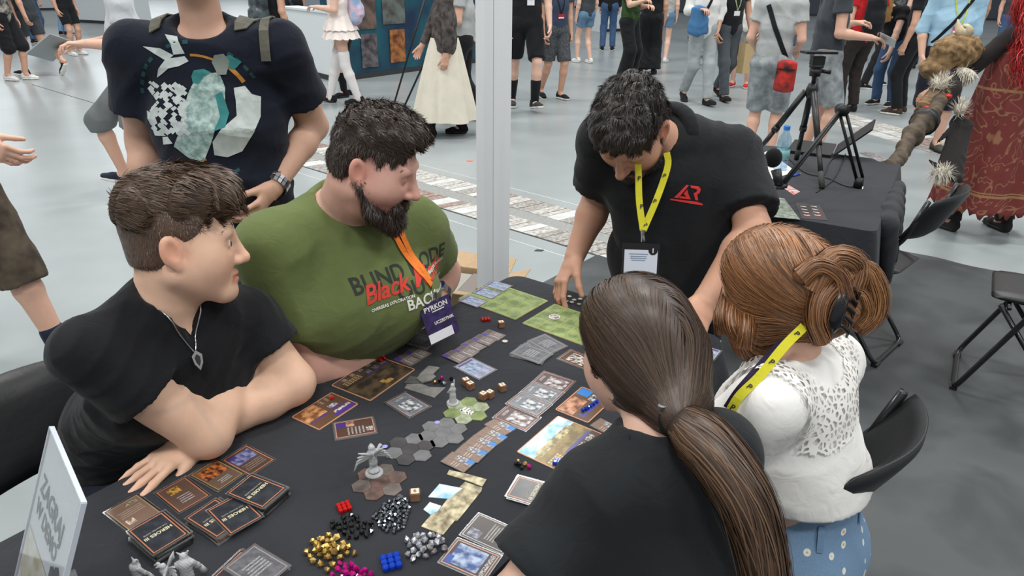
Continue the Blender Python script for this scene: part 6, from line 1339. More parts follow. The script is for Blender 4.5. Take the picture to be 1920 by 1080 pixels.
PM_ = {
 'back': print_mat('card_back', S(34, 34, 38), fr((.08, .06, .92, .94, S(44, 48, 55), S(62, 68, 76), 3))),
 'purple_art': print_mat('card_purple_art', S(40, 34, 34), fr((.12, .12, .88, .5, S(70, 80, 130), S(150, 150, 190), 6), (.62, .1, .9, .2, PUR), *txt(.15, .58, .85, .85, 4, S(170, 150, 130), S(80, 66, 60)), inner=S(84, 66, 60))),
 'ring_art': print_mat('card_ring_art', S(34, 32, 30), [(.035, .025, .965, .975, S(168, 140, 90)), (.07, .05, .93, .95, S(110, 92, 78)), (.12, .12, .88, .55, S(76, 40, 40), S(216, 130, 60), 7), *txt(.3, .68, .7, .86, 3, WHT, S(110, 92, 78))]),
 'gold_art': print_mat('card_gold_art', S(40, 34, 32), fr((.4, .14, .75, .38, S(226, 178, 80), S(120, 84, 50), 12), *txt(.3, .5, .7, .8, 4, WHT, S(112, 88, 76)), inner=S(108, 84, 74))),
 'tan_art': print_mat('card_tan_art', S(50, 42, 38), [(.035, .025, .965, .975, S(176, 148, 116)), (.07, .05, .93, .95, S(138, 112, 96)), (.62, .62, .85, .8, S(230, 215, 200), S(150, 120, 100), 10), *txt(.15, .3, .85, .55, 4, S(200, 180, 160), S(138, 112, 96)), (.15, .12, .5, .22, S(90, 84, 76), S(190, 180, 150), 20)]),
 'unit_purple': print_mat('card_unit_purple', S(40, 36, 36), [(.03, .03, .97, .97, S(112, 100, 96), S(128, 114, 108), 8), (.62, .06, .96, .32, PUR), (.06, .06, .55, .3, S(90, 78, 74)), *txt(.1, .5, .5, .85, 3, S(190, 184, 180), S(112, 100, 96)), (.62, .4, .72, .92, S(225, 225, 225), S(60, 56, 56), 22)]),
 'unit_blue': print_mat('card_unit_blue', S(60, 52, 48), [(.02, .03, .98, .97, S(118, 96, 84), S(132, 110, 96), 8), (.02, .5, .45, .97, S(170, 176, 186), S(96, 92, 104), 7), (.02, .72, .3, .97, BLU), (.05, .3, .4, .46, WHT, S(40, 36, 34), 16), *txt(.55, .35, .9, .65, 3, S(205, 190, 178), S(118, 96, 84))]),
 'spell': print_mat('card_spell', S(60, 62, 66), [(.035, .025, .965, .975, S(190, 150, 140)), (.07, .05, .93, .95, S(112, 118, 126), S(140, 146, 152), 4), (.2, .35, .8, .85, S(225, 226, 228), S(96, 100, 108), 7), (.3, .12, .7, .2, WHT, S(112, 118, 126), 30)]),
 'spell_dark': print_mat('card_spell_dark', S(60, 54, 54), [(.035, .025, .965, .975, S(196, 140, 128)), (.07, .05, .93, .95, S(96, 76, 74)), (.2, .3, .85, .9, S(220, 214, 214), S(96, 76, 74), 6), (.3, .1, .7, .18, WHT, S(96, 76, 74), 30)]),
 'grey_text': print_mat('card_grey_text', S(110, 110, 114), [(.04, .03, .96, .97, S(160, 156, 158)), (.07, .05, .93, .95, S(96, 98, 104), S(120, 120, 126), 5), *txt(.2, .3, .8, .7, 5, WHT, S(100, 100, 106))]),
 'ice_art': print_mat('card_ice_art', S(90, 92, 104), [(.035, .025, .965, .975, S(188, 184, 196)), (.07, .05, .93, .95, S(140, 146, 168), S(180, 186, 206), 4), (.15, .2, .85, .65, S(180, 196, 220), S(110, 124, 150), 6), (.1, .06, .9, .14, S(96, 80, 130))]),
 'hero_text': print_mat('card_hero_text', S(90, 90, 92), [(.035, .025, .965, .975, S(200, 196, 196)), (.06, .045, .94, .955, S(86, 78, 76)), (.1, .62, .42, .9, S(170, 174, 190), S(90, 90, 110), 7), *txt(.2, .3, .85, .55, 4, WHT, S(86, 78, 76)), (.55, .07, .92, .3, S(60, 130, 200), S(130, 190, 230), 5), (.7, .14, .78, .22, S(220, 80, 70)), (.55, .06, .68, .2, S(190, 140, 110))]),
 'blue_art': print_mat('card_blue_art', S(90, 88, 90), [(.035, .025, .965, .975, S(206, 160, 140)), (.07, .05, .93, .95, S(72, 62, 60)), (.12, .22, .88, .88, S(60, 90, 150), S(190, 205, 225), 4), (.09, .8, .4, .94, S(64, 96, 170)), (.1, .07, .9, .17, WHT, S(72, 62, 60), 26)]),
 'hero_small': print_mat('card_hero_small', S(110, 104, 102), [(.04, .03, .96, .97, S(206, 150, 132)), (.07, .05, .93, .95, S(92, 68, 60)), (.1, .07, .4, .3, PUR), (.1, .3, .4, .5, S(200, 160, 130), S(120, 90, 80), 8), *txt(.45, .3, .88, .75, 5, WHT, S(92, 68, 60)), (.55, .76, .8, .93, S(220, 215, 210), S(92, 68, 60), 20)]),
 'brown_text': print_mat('card_brown_text', S(70, 56, 50), [(.035, .025, .965, .975, S(190, 140, 110)), (.07, .05, .93, .95, S(92, 68, 58)), (.15, .2, .85, .8, S(92, 68, 58), S(225, 220, 215), 9)]),
}
CN = [0]
def card(kind, c, ang, z, label, group=None, size=(.063, .088), sleeved=True, name='playing_card', title=False):
    me = plate_mesh('card_'+kind+str(size), size[0], size[1], .0006, PM_[kind], .003, EDGE)
    o = bpy.data.objects.new(name, me); COL.objects.link(o); o.location = (c[0], c[1], z+(.00012 if sleeved else 0)); o.rotation_euler = (0, 0, ang); tag(o, label, 'card', group)
    if sleeved:
        ms = plate_mesh('sleeve'+str(size), size[0]+.0045, size[1]+.0045, .00085, SLEEVE, .001); s = bpy.data.objects.new('sleeve', ms); COL.objects.link(s); s.parent = o; s.location = (0, 0, -.0001)
    if title:
        if 'heroes_title' not in bpy.data.meshes:
            g, f = text_geo('HEROES III', .0106, None, 0, .0002)
            t = mesh_obj('heroes_title', g, f, mat('title_ivory', S(214, 205, 170), .4)); bpy.data.objects.remove(t); t = bpy.data.meshes['heroes_title']
            g, f = text_geo('THE BOARD GAME', .005); q = mesh_obj('heroes_subtitle', g, f, mat('title_grey', S(170, 165, 150), .4)); bpy.data.objects.remove(q)
        for nm, dx in (('heroes_title', .0015), ('heroes_subtitle', -.0085)):
            t = bpy.data.objects.new('title' if dx > 0 else 'subtitle', bpy.data.meshes[nm]); COL.objects.link(t); t.parent = o; t.location = (0, dx, .0009)
    return o
CRP = {1: (0, 720, 3), 2: (520, 600, 4.155), 3: (800, 500, 4.155), 4: (800, 680, 4.155), 5: (540, 820, 3.5556), 8: (180, 820, 4.153)}
def px(c, x, y): ox, oy, s = CRP[c]; return ox+x/s, oy+y/s
def quad(c, pts, z=TOP):
    """centre and angle of the long side from four corners, in order round the card"""
    q = [K(*px(c, *p), z) for p in pts]; cen = sum(q)/4; e = [(q[1]-q[0])+(q[2]-q[3]), (q[2]-q[1])+(q[3]-q[0])]; L = [np.linalg.norm(x)/2 for x in e]
    d = e[0] if L[0] > L[1] else e[1]; return cen, math.atan2(d[1], d[0])-math.pi/2, max(L), min(L)
def qcard(kind, c, pts, label, z=TOP+.0005, group=None, flip=0, **kw):
    cen, a, L, w = quad(c, pts, z); return card(kind, cen, a+flip*math.pi, z, label, group, **kw)
def deck(kind, c, pts, n, label, top_label, seed, z0=TOP+.0004, title=True, hgt=None, wob=.0025, rot=.05, group=None, flip=0, below='back', step=.0009):
    r = random.Random(seed); zt = z0+n*step; cen, a, L, w = quad(c, pts, zt); a += flip*math.pi; dx, dy, da = 0, 0, 0
    for i in range(n):
        last = i == n-1
        if last: x, y, an = cen[0], cen[1], a
        else:
            if r.random() < .2: dx, dy, da = r.uniform(-1, 1)*wob*2, r.uniform(-1, 1)*wob*2, r.uniform(-1, 1)*rot
            x, y, an = cen[0]+dx+r.uniform(-1, 1)*wob*.3, cen[1]+dy+r.uniform(-1, 1)*wob*.3, a+da
        card(kind if last else below, (x, y), an, z0+i*step, top_label if last else label, group, title=title and last)
GB = 'cards laid out on the game table'
qcard('purple_art', 8, [(1165, 62), (1392, 190), (1205, 287), (985, 180)], 'sleeved card with purple-blue picture near the folded arms', group=GB)
qcard('ring_art', 8, [(915, 160), (1175, 290), (965, 428), (715, 290)], 'sleeved card with glowing fiery ring picture', TOP+.0014, GB)
qcard('gold_art', 8, [(690, 305), (905, 470), (650, 590), (445, 425)], 'sleeved brown card with small golden ornament', group=GB)
qcard('tan_art', 8, [(335, 462), (500, 590), (250, 712), (85, 590)], 'sleeved tan card half under the squat deck', group=GB)
deck('back', 8, [(500, 580), (715, 765), (458, 905), (250, 720)], 24, 'sleeved black-backed card in the squat deck beside the tan card', 'top card of the squat deck beside the tan card', 1, group='cards of the squat deck')
deck('back', 8, [(1190, 292), (1485, 405), (1300, 535), (1030, 425)], 24, 'sleeved black-backed card in the deck beside the fiery ring card', 'top card of the deck beside the fiery ring card', 2, group='cards of the ring-side deck')
cen, a, L, w = quad(8, [(1300, 500), (1515, 485), (1310, 630), (1150, 590)], TOP)
deck('back', 8, [(905, 480), (1160, 640), (975, 775), (700, 610)], 13, 'sleeved black-backed card in the messy heap below the golden-ornament card', 'tilted upper card of the messy heap', 3, group='cards of the messy heap', wob=.005, rot=.12)
qcard('back', 8, [(1110, 455), (1300, 632), (1045, 740), (868, 560)], 'topmost card lying askew on the messy heap', TOP+.0004+14*.0009, GB, title=True)
deck('grey_text', 8, [(1215, 850), (1490, 1030), (1310, 1170), (1005, 990)], 9, 'sleeved card in the fanned pile at the sign-side table edge', 'grey text card on top of the fanned pile near the white miniatures', 4, group='cards of the fanned pile', title=False, wob=.008, rot=.16)
qcard('hero_text', 5, [(1270, 510), (1547, 630), (1430, 770), (1147, 645)], 'sleeved grey card with blue corner picture and white text', group=GB, flip=1)
qcard('blue_art', 5, [(1170, 697), (1412, 795), (1230, 920), (1045, 840)], 'sleeved card with blue winged creature picture', group=GB, flip=1)
deck('back', 5, [(1535, 260), (1825, 345), (1725, 460), (1467, 385)], 8, 'sleeved black-backed card in the small deck by the ponytailed woman', 'top card of the small deck by the ponytailed woman', 5, group='cards of the small deck', rot=.07)
for kd, pts, z, lb in (('spell_dark', [(905, 68), (1150, 152), (1075, 232), (830, 155)], .0005, 'brownish picture card at the battle-board end of the row of four'), ('spell', [(815, 150), (1070, 240), (980, 325), (725, 232)], .0016, 'grey picture card second from the battle-board end of the row of four'), ('spell', [(730, 230), (975, 330), (870, 420), (620, 315)], .0027, 'grey picture card third from the battle-board end of the row of four'), ('spell_dark', [(625, 330), (888, 432), (780, 530), (525, 425)], .0005, 'picture card at the blue-label end of the row of four')):
    qcard(kd, 4, pts, lb, TOP+z, GB)
deck('spell', 2, [(990, 555), (1210, 680), (1035, 762), (828, 632)], 3, 'sleeved card under the grey white-figured card', 'grey sleeved card with white figure between the dark board and grey hexes', 6, title=False, group='cards of the grey pair', below='spell')
deck('grey_text', 2, [(1035, 88), (1275, 155), (1190, 225), (948, 158)], 5, 'sleeved grey card in the flat pile near the olive t-shirt', 'top grey card of the flat pile near the olive t-shirt', 7, title=False, group='cards of the flat pile')
deck('hero_small', 2, [(420, 785), (725, 745), (790, 880), (475, 945)], 3, 'sleeved card under the brown card with purple corner', 'sleeved brown card with purple corner and white text', 8, title=False, group='cards under the purple-corner card', below='hero_small', rot=.02)
qcard('ice_art', 3, [(340, 710), (550, 808), (415, 880), (210, 775)], 'pale sleeved card with icy blue picture at the purple card fan', TOP+.002, GB)
for i, (pts) in enumerate(([(905, 520), (1110, 632), (975, 680), (780, 570)], [(885, 535), (1090, 640), (960, 690), (750, 590)])): qcard('grey_text', 3, pts, 'grey text card %s in the loose fan behind the ponytailed head' % ('on top' if i == 0 else 'underneath'), TOP+.0022-.001*i, GB)
r_ = random.Random(9)
for i in range(7): qcard('grey_text', 3, [(740+r_.uniform(-25, 40), 610+8*i-30+r_.uniform(-5, 5)), (965, 672+r_.uniform(-5, 5)), (890+r_.uniform(-10, 25), 770-r_.uniform(0, 20)), (648, 690+r_.uniform(-8, 8))], 'grey text card in the spread pile before the green battle boards', TOP+.0005+.0009*(6-i), 'spread grey text cards')
for i, pts in enumerate(([(470, 488), (617, 540), (570, 578), (415, 525)], [(410, 525), (542, 575), (490, 617), (340, 568)], [(335, 565), (465, 625), (405, 668), (258, 605)], [(255, 618), (410, 668), (355, 710), (205, 650)], [(200, 650), (325, 705), (260, 755), (110, 690)])):
    qcard('unit_purple', 3, pts, 'small brown purple-label card, %s from the icy blue card in its stepped row' % ('fifth', 'fourth', 'third', 'second', 'first')[i], TOP+.0004+.0007*i, 'stepped row of five purple-label cards', size=(.041, .063), sleeved=False)
for pts in ([(1060, 210), (1205, 265), (1130, 308), (985, 250)], [(985, 255), (1125, 320), (1050, 360), (900, 300)]):
    qcard('unit_purple', 2, pts, 'small brown card with purple label in the pair beside the dark town board', TOP+.0004, 'pair of purple-label cards', size=(.041, .063), sleeved=False)
for i, pts in enumerate(([(200, 695), (382, 780), (290, 852), (108, 768)], [(285, 628), (475, 705), (395, 778), (215, 705)], [(360, 562), (545, 640), (485, 705), (300, 628)], [(450, 500), (628, 582), (545, 648), (385, 560)])):
    qcard('unit_blue', 4, pts, 'small brown blue-label card, %s from the single end card in its stepped row' % ('fourth', 'third', 'second', 'first')[i], TOP+.0004+.0007*(3-i), 'stepped row of four blue-label cards', size=(.041, .063), sleeved=False)
qcard('unit_blue', 4, [(540, 432), (692, 525), (600, 565), (455, 475)], 'single blue-label card at the end of the stepped row', TOP+.0003, GB, size=(.041, .063), sleeved=False)
qcard('unit_blue', 4, [(1350, 430), (1520, 500), (1430, 590), (1290, 500)], 'blue-label card half hidden by the ponytailed woman', TOP+.0003, GB, size=(.041, .063), sleeved=False)
qcard('brown_text', 3, [(1105, 655), (1330, 735), (1250, 800), (1035, 708)], 'brown card poking out behind the ponytailed head', TOP+.0005, GB)
qcard('ice_art', 1, [((1322)*3, (640-720)*3), ((1352)*3, (652-720)*3), (1320*3, (690-720)*3), (1290*3, (676-720)*3)], 'pale card at the table corner under the bending man\'s hand', TOP+.0005, GB)
# ---- boards
def board(kind, c, pts, label, size, m, z=TOP+.0004, flip=0, t=.002, name='game_board'):
    cen, a, L, w = quad(c, pts, z); me = plate_mesh('board_'+kind, size[0], size[1], t, m, .004, mat('board_edge', S(186, 160, 130), .6)); o = bpy.data.objects.new(name, me); COL.objects.link(o); o.location = (cen[0], cen[1], z); o.rotation_euler = (0, 0, a+flip*math.pi); tag(o, label, 'game board'); return o
BF = S(200, 140, 104)
grid = [(.70+.05*i, .58+.055*j, .73+.05*i, .62+.055*j, S(170, 140, 90)) for i in range(4) for j in range(6)]
dark_town = print_mat('board_dark_town', BF, [(.02, .015, .98, .985, S(56, 48, 44), S(74, 64, 58), 4), (.04, .03, .62, .97, S(52, 46, 42), S(96, 80, 60), 5), (.12, .38, .3, .55, S(60, 50, 40), S(190, 150, 80), 9), (.64, .05, .66, .5, PUR), (.68, .06, .78, .16, GRY, S(70, 62, 58), 30), (.68, .22, .8, .32, GRY, S(70, 62, 58), 30), (.68, .38, .8, .47, GRY, S(70, 62, 58), 30), *txt(.86, .05, .95, .9, 5, S(180, 160, 140), S(56, 48, 44)), *grid[:18]], .3)
bright_town = print_mat('board_bright_town', BF, [(.02, .015, .98, .985, S(150, 128, 80), S(110, 96, 62), 6), (.02, .015, .34, .985, S(120, 176, 224), S(236, 240, 242), 3), (.28, .1, .42, .9, S(196, 184, 140), S(120, 110, 80), 9), (.66, .35, .72, .95, S(84, 80, 140)), (.72, .05, .98, .985, S(78, 62, 54)), (.74, .55, .84, .7, S(200, 196, 190), S(78, 62, 54), 30), (.74, .75, .84, .9, S(200, 196, 190), S(78, 62, 54), 30), (.88, .05, .96, .9, S(78, 62, 54), S(200, 180, 150), 14), *[(.58+.05*i, .05+.05*j, .61+.05*i, .085+.05*j, S(196, 176, 130)) for i in range(4) for j in range(5)]], .3)
tA = board('dark_town', 2, [(775, 275), (1098, 385), (740, 650), (383, 512)], 'dark brown rectangular town board with orange border before the olive man', (.125, .168), dark_town, flip=0)
tB = board('bright_town', 4, [(1025, 412), (1403, 575), (1100, 888), (692, 695)], 'bright town board with blue sky picture before the ponytailed woman', (.125, .163), bright_town, flip=1)
hero_p = print_mat('board_hero_purple', BF, [(.03, .02, .97, .98, S(96, 70, 54)), (.4, .5, .95, .97, S(204, 150, 100), S(120, 76, 50), 6), (.03, .5, .42, .6, S(96, 70, 54)), (.1, .06, .3, .45, S(96, 70, 54), S(215, 210, 205), 14), (.32, .05, .42, .95, PUR, S(96, 70, 54), 9), (.05, .02, .2, .5, PUR), (.45, .2, .6, .4, S(180, 190, 210), S(90, 76, 70), 12), *txt(.75, .05, .95, .45, 3, S(170, 150, 120), S(60, 50, 46))], .3)
hero_b = print_mat('board_hero_blue', BF, [(.03, .02, .97, .98, S(96, 70, 54)), (.05, .05, .5, .6, S(206, 150, 116), S(112, 66, 46), 5), (.62, .1, .8, .9, S(50, 70, 170), S(90, 76, 70), 8), (.05, .72, .4, .96, BLU), (.45, .66, .62, .9, S(205, 205, 205), S(60, 50, 44), 12)], .3)
hA = board('hero_purple', 2, [(408, 565), (650, 658), (345, 868), (88, 758)], 'hero board with warm portrait and purple banner beside the dark town board', (.088, .122), hero_p, flip=0)
hB = board('hero_blue', 4, [(1185, 188), (1470, 300), (1280, 470), (992, 360)], 'hero board with red-haired portrait and blue banner beside the bright town board', (.088, .122), hero_b, flip=1)
def battle_mat():
    return print_mat('board_battle', S(150, 165, 92), [(.008, .008, .992, .992, S(96, 116, 66), S(140, 156, 104), 5)], .28)
BM = battle_mat(); LINE = mat('battle_line', S(176, 182, 92), .5)
def battle(c, pts, label, mirror=0):
    o = board('battle', c, pts, label, (.165, .222), BM, flip=mirror, t=.0025); mbx = MB(); w, h = .165, .222
    for i in range(4): x = -w/2+.006+(w-.012)*i/3; MB().box((x, 0, .0026), (.0007, h/2-.004, .0002)).build('grid_line', LINE, o)
    for j in range(6): y = -h/2+.006+(h-.012)*j/5; MB().box((0, y, .0026), (w/2-.004, .0007, .0002)).build('grid_line', LINE, o)
    for i in range(3):
        for j in range(5):
            cx, cy = -w/2+.006+(w-.012)*(i+.5)/3, -h/2+.006+(h-.012)*(j+.5)/5
            MB().tube([(cx+.0175*math.cos(a), cy+.0155*math.sin(a), .0027) for a in np.linspace(0, 2*math.pi, 21)[:-1]], .0006, 4, True).build('grid_ring', LINE, o)
    return o
bt = battle(3, [(485, 95), (985, 270), (718, 443), (210, 262)], 'green battle board carrying three sleeved cards')
d_ = (K(*px(3, 745, 460))-K(*px(3, 210, 262))); b0 = [(1005, 285), (1500, 450), (1240, 640), (745, 460)]
bt2 = battle(3, b0, 'green battle board carrying a round picture token')
for kd, pts, lb in (('ice_art', [(490, 95), (695, 150), (625, 205), (420, 150)], 'pale picture card on the battle board nearest the bending man'), ('ice_art', [(425, 150), (600, 208), (520, 262), (330, 205)], 'pale picture card in the middle of the battle board edge'), ('ice_art', [(330, 215), (490, 275), (405, 325), (215, 262)], 'pale picture card on the battle board corner nearest the olive man')):
    qcard(kd, 3, pts, lb, TOP+.0032, GB, size=(.05, .075))
def disc(name, c, x, y, r, h, m, label, cat, group, z=TOP, top=None):
    q = K(*px(c, x, y), z); o = MB().lathe([(0, 0), (r, 0), (r, h), (0, h)], (0, 0, 0), 22).build(name, m); o.location = (q[0], q[1], z+.0002); tag(o, label, cat, group)
    if top: MB().lathe([(0, h+.00015), (r*.85, h+.00015), (r*.85, h+.0004), (0, h+.0004)], (0, 0, 0), 22).build('face', top, o)
    return o
disc('picture_token', 3, 995, 395, .0165, .002, mat('token_white', S(225, 225, 222), .5), 'round white token with picture on the green battle board', 'token', None, TOP+.003, print_mat('token_art', ((S(70, 60, 56)), S(225, 220, 214), 8), []) if False else mat('token_art', S(90, 76, 66), .5, col2=S(222, 214, 206), nscale=90))
COIN = mat('coin_grey', S(120, 116, 104), .45, .3, noise=.4, nscale=200)
for x, y in ((1065, 245), (1112, 235), (1150, 262), (1195, 255), (1088, 272), (1130, 280), (1188, 295), (1225, 318), (1240, 285), (1255, 262)): disc('coin_token', 3, x, y, .0075, .0018, COIN, 'small grey round token in the scatter behind the battle boards', 'token', 'scattered grey tokens', TOP, mat('coin_face', S(196, 192, 178), .4))
disc('coin_token', 3, 610, 585, .0085, .0018, COIN, 'round grey-gold token beside the stepped purple cards', 'token', None, TOP, mat('coin_face', S(196, 192, 178), .4))
# ---- dice
WOOD = mat('die_wood', S(150, 112, 84), .55, col2=S(122, 88, 64), nscale=40); PALE = mat('die_face', S(224, 204, 180), .5); INKD = mat('die_ink', S(96, 66, 46), .6)
def die(c, x, y, rot, label, s=.0085, group='wooden dice', mark='4'):
    z = TOP+s*2; q = K(*px(c, x, y), z); o = empty('wooden_die', (q[0], q[1], TOP+.0002), rot); tag(o, label, 'die', group)
    bm = bmesh.new(); bmesh.ops.create_cube(bm, size=s*2); bmesh.ops.bevel(bm, geom=bm.edges[:], offset=s*.16, segments=2, affect='EDGES'); bmesh.ops.translate(bm, verts=bm.verts, vec=(0, 0, s)); me = bpy.data.meshes.new('die_body'); bm.to_mesh(me); bm.free(); me.materials.append(WOOD); b = bpy.data.objects.new('die_body', me); COL.objects.link(b); b.parent = o
    MB().box((0, 0, 2*s), (s*.78, s*.78, .0003)).build('die_face', PALE, o); g, f = text_geo(mark, s*1.3, None, 0, .0002); mesh_obj('die_mark', g+V3(0, 0, 2*s+.0005), f, INKD, o)
die(3, 580, 427, .3, 'wooden die beside the red cubes near the battle board', mark='2')
for x, y, rt, lb, mk in ((305, 125, .5, 'wooden die touching its neighbour, the one nearer the icy card', '3'), (340, 155, .7, 'wooden die touching its neighbour, the one nearer the dice pair', '0'), (440, 235, .9, 'wooden die of the joined pair nearer the robed miniature', '2'), (492, 222, .9, 'wooden die of the joined pair nearer the row of four cards', '5'), (588, 170, .5, 'single wooden die beside the row of four cards', '2')): die(4, x, y, rt, lb, mark=mk)
die(5, 846, 358, .15, 'wooden die standing between silver beads and hex tile', s=.0095, mark='6')
# ---- hex tiles: each a flower of seven hexes, every hex its own piece
def hexmat(name, c1, c2, sc=30): return mat(name, c1, .45, col2=c2, nscale=sc)
HG = [hexmat('hex_green', S(128, 142, 84), S(92, 108, 66)), hexmat('hex_pale', S(160, 166, 140), S(116, 126, 96), 50)]; HK = [hexmat('hex_grey', S(112, 112, 114), S(96, 96, 98), 40)]; HD = [hexmat('hex_dark', S(62, 60, 62), S(44, 42, 46), 25)]; HB = [hexmat('hex_brown', S(112, 102, 98), S(84, 74, 70), 30), hexmat('hex_rust', S(110, 84, 74), S(70, 58, 56), 50)]
def flower(c, pts, mats, label, r=.0205, rot=0, drop=(), z=TOP):
    q = K(*px(c, *pts), z); o = empty('hex_tile', (q[0], q[1], z+.0003), rot); tag(o, label, 'hex tile', 'hex map tiles'); k = 0
    for i, (hx, hy) in enumerate([(0, 0)]+[(math.sqrt(3)*math.cos(R(60*j)), math.sqrt(3)*math.sin(R(60*j))) for j in range(6)]):
        if i in drop: continue
        MB().prism([(hx*r+r*.985*math.cos(R(60*j+30)), hy*r+r*.985*math.sin(R(60*j+30))) for j in range(6)], 0, .002+.0001*(i % 2)).build('hex', mats[(i*7+len(label)) % len(mats)], o)
    return o
rt = math.atan2(-.6, .8)
flower(4, (310, 375), HG, 'green hex tile with a ruined white building', rot=rt)
flower(2, (1290, 880), HK, 'plain grey hex tile beside the green one', rot=rt)
flower(2, (1035, 1010), HD+HK, 'dark starry hex tile between grey and brown ones', rot=rt, r=.0205)
br = flower(5, (610, 300), HB, 'brown hex tile under the winged miniature', rot=rt)
for lb, (c, x, y), cl in (('violet', (2, 1245, 803), S(150, 150, 240)), ('violet', (2, 838, 992), S(140, 150, 250))):
    q = K(*px(c, x, y), TOP); o = MB().lathe([(0, 0), (.006, 0), (.0045, .0006), (0, .0008)], (0, 0, 0), 12).build('glow_mark', mat('hex_mark_'+lb, cl, .4)); o.location = (q[0], q[1], TOP+.0025); tag(o, 'small pale violet mark on the %s hex tile' % ('grey' if x > 1000 else 'dark starry'), 'mark')
ruin = empty('ruin_print', K(*px(4, 318, 385), TOP)*V3(1, 1, 0)+V3(0, 0, TOP+.0025), rt); tag(ruin, 'white ruined columns printed on the green hex tile', 'print')
for i in range(4): MB().box((-.012+.008*i, .004*math.sin(i*2), .0003), (.0022, .009-.001*(i % 2), .0003)).build('column', mat('ruin_white', S(220, 220, 214), .6), ruin)
MB().box((0, -.006, .0003), (.017, .002, .0003)).build('beam', mat('ruin_white', S(220, 220, 214), .6), ruin)
# ---- cut landscape pieces (town overlay) and the grey punched frame
def cutout(name, c, pts, m, label, t=.0018, z=TOP, cat='board piece'):
    q = np.array([K(*px(c, *p), z)[:2] for p in pts]); cen = q.mean(0); a = np.sum(q[:, 0]*np.roll(q[:, 1], -1)-np.roll(q[:, 0], -1)*q[:, 1]); q = q if a > 0 else q[::-1]
    o = MB().prism([tuple(p-cen) for p in q], 0, t).build(name, m); o.location = (cen[0], cen[1], z+.0003); return tag(o, label, cat)
def land_mat():
    m, n, l, b = nodes('landscape_print'); b.inputs['Roughness'].default_value = .4; tc = n.new('ShaderNodeTexCoord'); t = n.new('ShaderNodeTexNoise'); t.inputs['Scale'].default_value = 55; t.inputs['Detail'].default_value = 6; l.new(tc.outputs['Object'], t.inputs['Vector'])
    r = n.new('ShaderNodeValToRGB'); E = r.color_ramp.elements; E[0].color = C4(S(104, 92, 66)); E[0].position = .35; E[1].color = C4(S(206, 196, 160)); E[1].position = .65; l.new(t.outputs['Fac'], r.inputs['Fac']); l.new(r.outputs['Color'], b.inputs['Base Color']); return m
LAND = land_mat(); SKYP = mat('sky_print', S(130, 182, 224), .4, col2=S(226, 234, 240), nscale=30)
cutout('landscape_strip', 5, [(1075, 222), (1180, 245), (1325, 285), (1295, 332), (1190, 292), (1060, 250)], LAND, 'thin landscape strip with sky above the cut-out piece')
cutout('landscape_piece', 5, [(1180, 302), (1295, 340), (1290, 362), (1130, 562), (1112, 560), (1035, 655), (888, 598), (955, 520), (1000, 500), (1060, 420)], LAND, 'cut landscape board piece with ruins print')
cutout('sky_piece', 5, [(1010, 315), (1165, 345), (1075, 415), (935, 402)], SKYP, 'larger blue sky piece of the cut landscape board', z=TOP+.0002); cutout('sky_piece', 5, [(945, 437), (1022, 462), (1000, 498), (950, 520), (903, 485)], SKYP, 'smaller blue sky piece of the cut landscape board', z=TOP+.0002)
PGR = mat('punch_grey', S(126, 124, 120), .5, noise=.3, nscale=60)
cutout('punched_piece', 2, [(1180, 365), (1265, 380), (1215, 430), (1235, 450), (1200, 480), (1150, 490), (1130, 500), (1085, 465), (1120, 420)], PGR, 'grey hexagon-edged punched piece standing over the grey sheet', .004, TOP+.0022)
cutout('punched_piece', 2, [(1035, 445), (1085, 452), (1130, 495), (1040, 505), (985, 500)], mat('punch_dark', S(84, 84, 82), .5, noise=.3, nscale=60), 'dark grey small punched piece beside the dark town board', .003, TOP)
cutout('punched_sheet', 2, [(1010, 505), (1120, 500), (1180, 525), (1250, 530), (1312, 530), (1225, 610), (992, 535)], PGR, 'grey punched cardboard sheet under the small gems')
# ---- gems: every one an object
def gem_mesh(name, kind, s, m, seed=0):
    if name in bpy.data.meshes: return bpy.data.meshes[name]
    bm = bmesh.new(); r = random.Random(seed)
    if kind == 'ico': bmesh.ops.create_icosphere(bm, subdivisions=1, radius=s)
    else:
        bmesh.ops.create_icosphere(bm, subdivisions=1, radius=s)
        for v in bm.verts: v.co *= r.uniform(.7, 1.15); v.co.z *= .85
        bmesh.ops.convex_hull(bm, input=bm.verts)
    me = bpy.data.meshes.new(name); bm.to_mesh(me); bm.free(); me.materials.append(m)
    if kind == 'bead': me.polygons.foreach_set('use_smooth', np.ones(len(me.polygons), dtype=bool))
    return me
GM = dict(gold=mat('gem_gold', S(190, 160, 92), .32, .85), silver=mat('gem_silver', S(186, 188, 194), .28, .7), bead=mat('gem_steel', S(150, 156, 162), .12, 1), black=mat('gem_black', S(14, 14, 16), .1, 0, .8, coat=.5), magenta=mat('gem_magenta', S(190, 20, 130), .08, trans=.35), blue=mat('gem_blue', S(20, 70, 200), .08, trans=.35), red=mat('gem_red', S(205, 24, 22), .08, trans=.35))
def gem(kind, x, y, z, label, group, s=.0065, shape='gem'):
    i = random.randrange(4); me = gem_mesh('%s_%s_%d_%d' % (kind, shape, i, int(s*1e5)), 'ico' if shape == 'bead' else 'gem', s, GM[kind], i); o = bpy.data.objects.new('bead' if shape == 'bead' else 'gem', me); COL.objects.link(o); o.location = (x, y, z); o.rotation_euler = (random.uniform(0, 6), random.uniform(0, 6), random.uniform(0, 6)) if shape != 'cube' else (0, 0, 0); tag(o, label, 'gem', group)
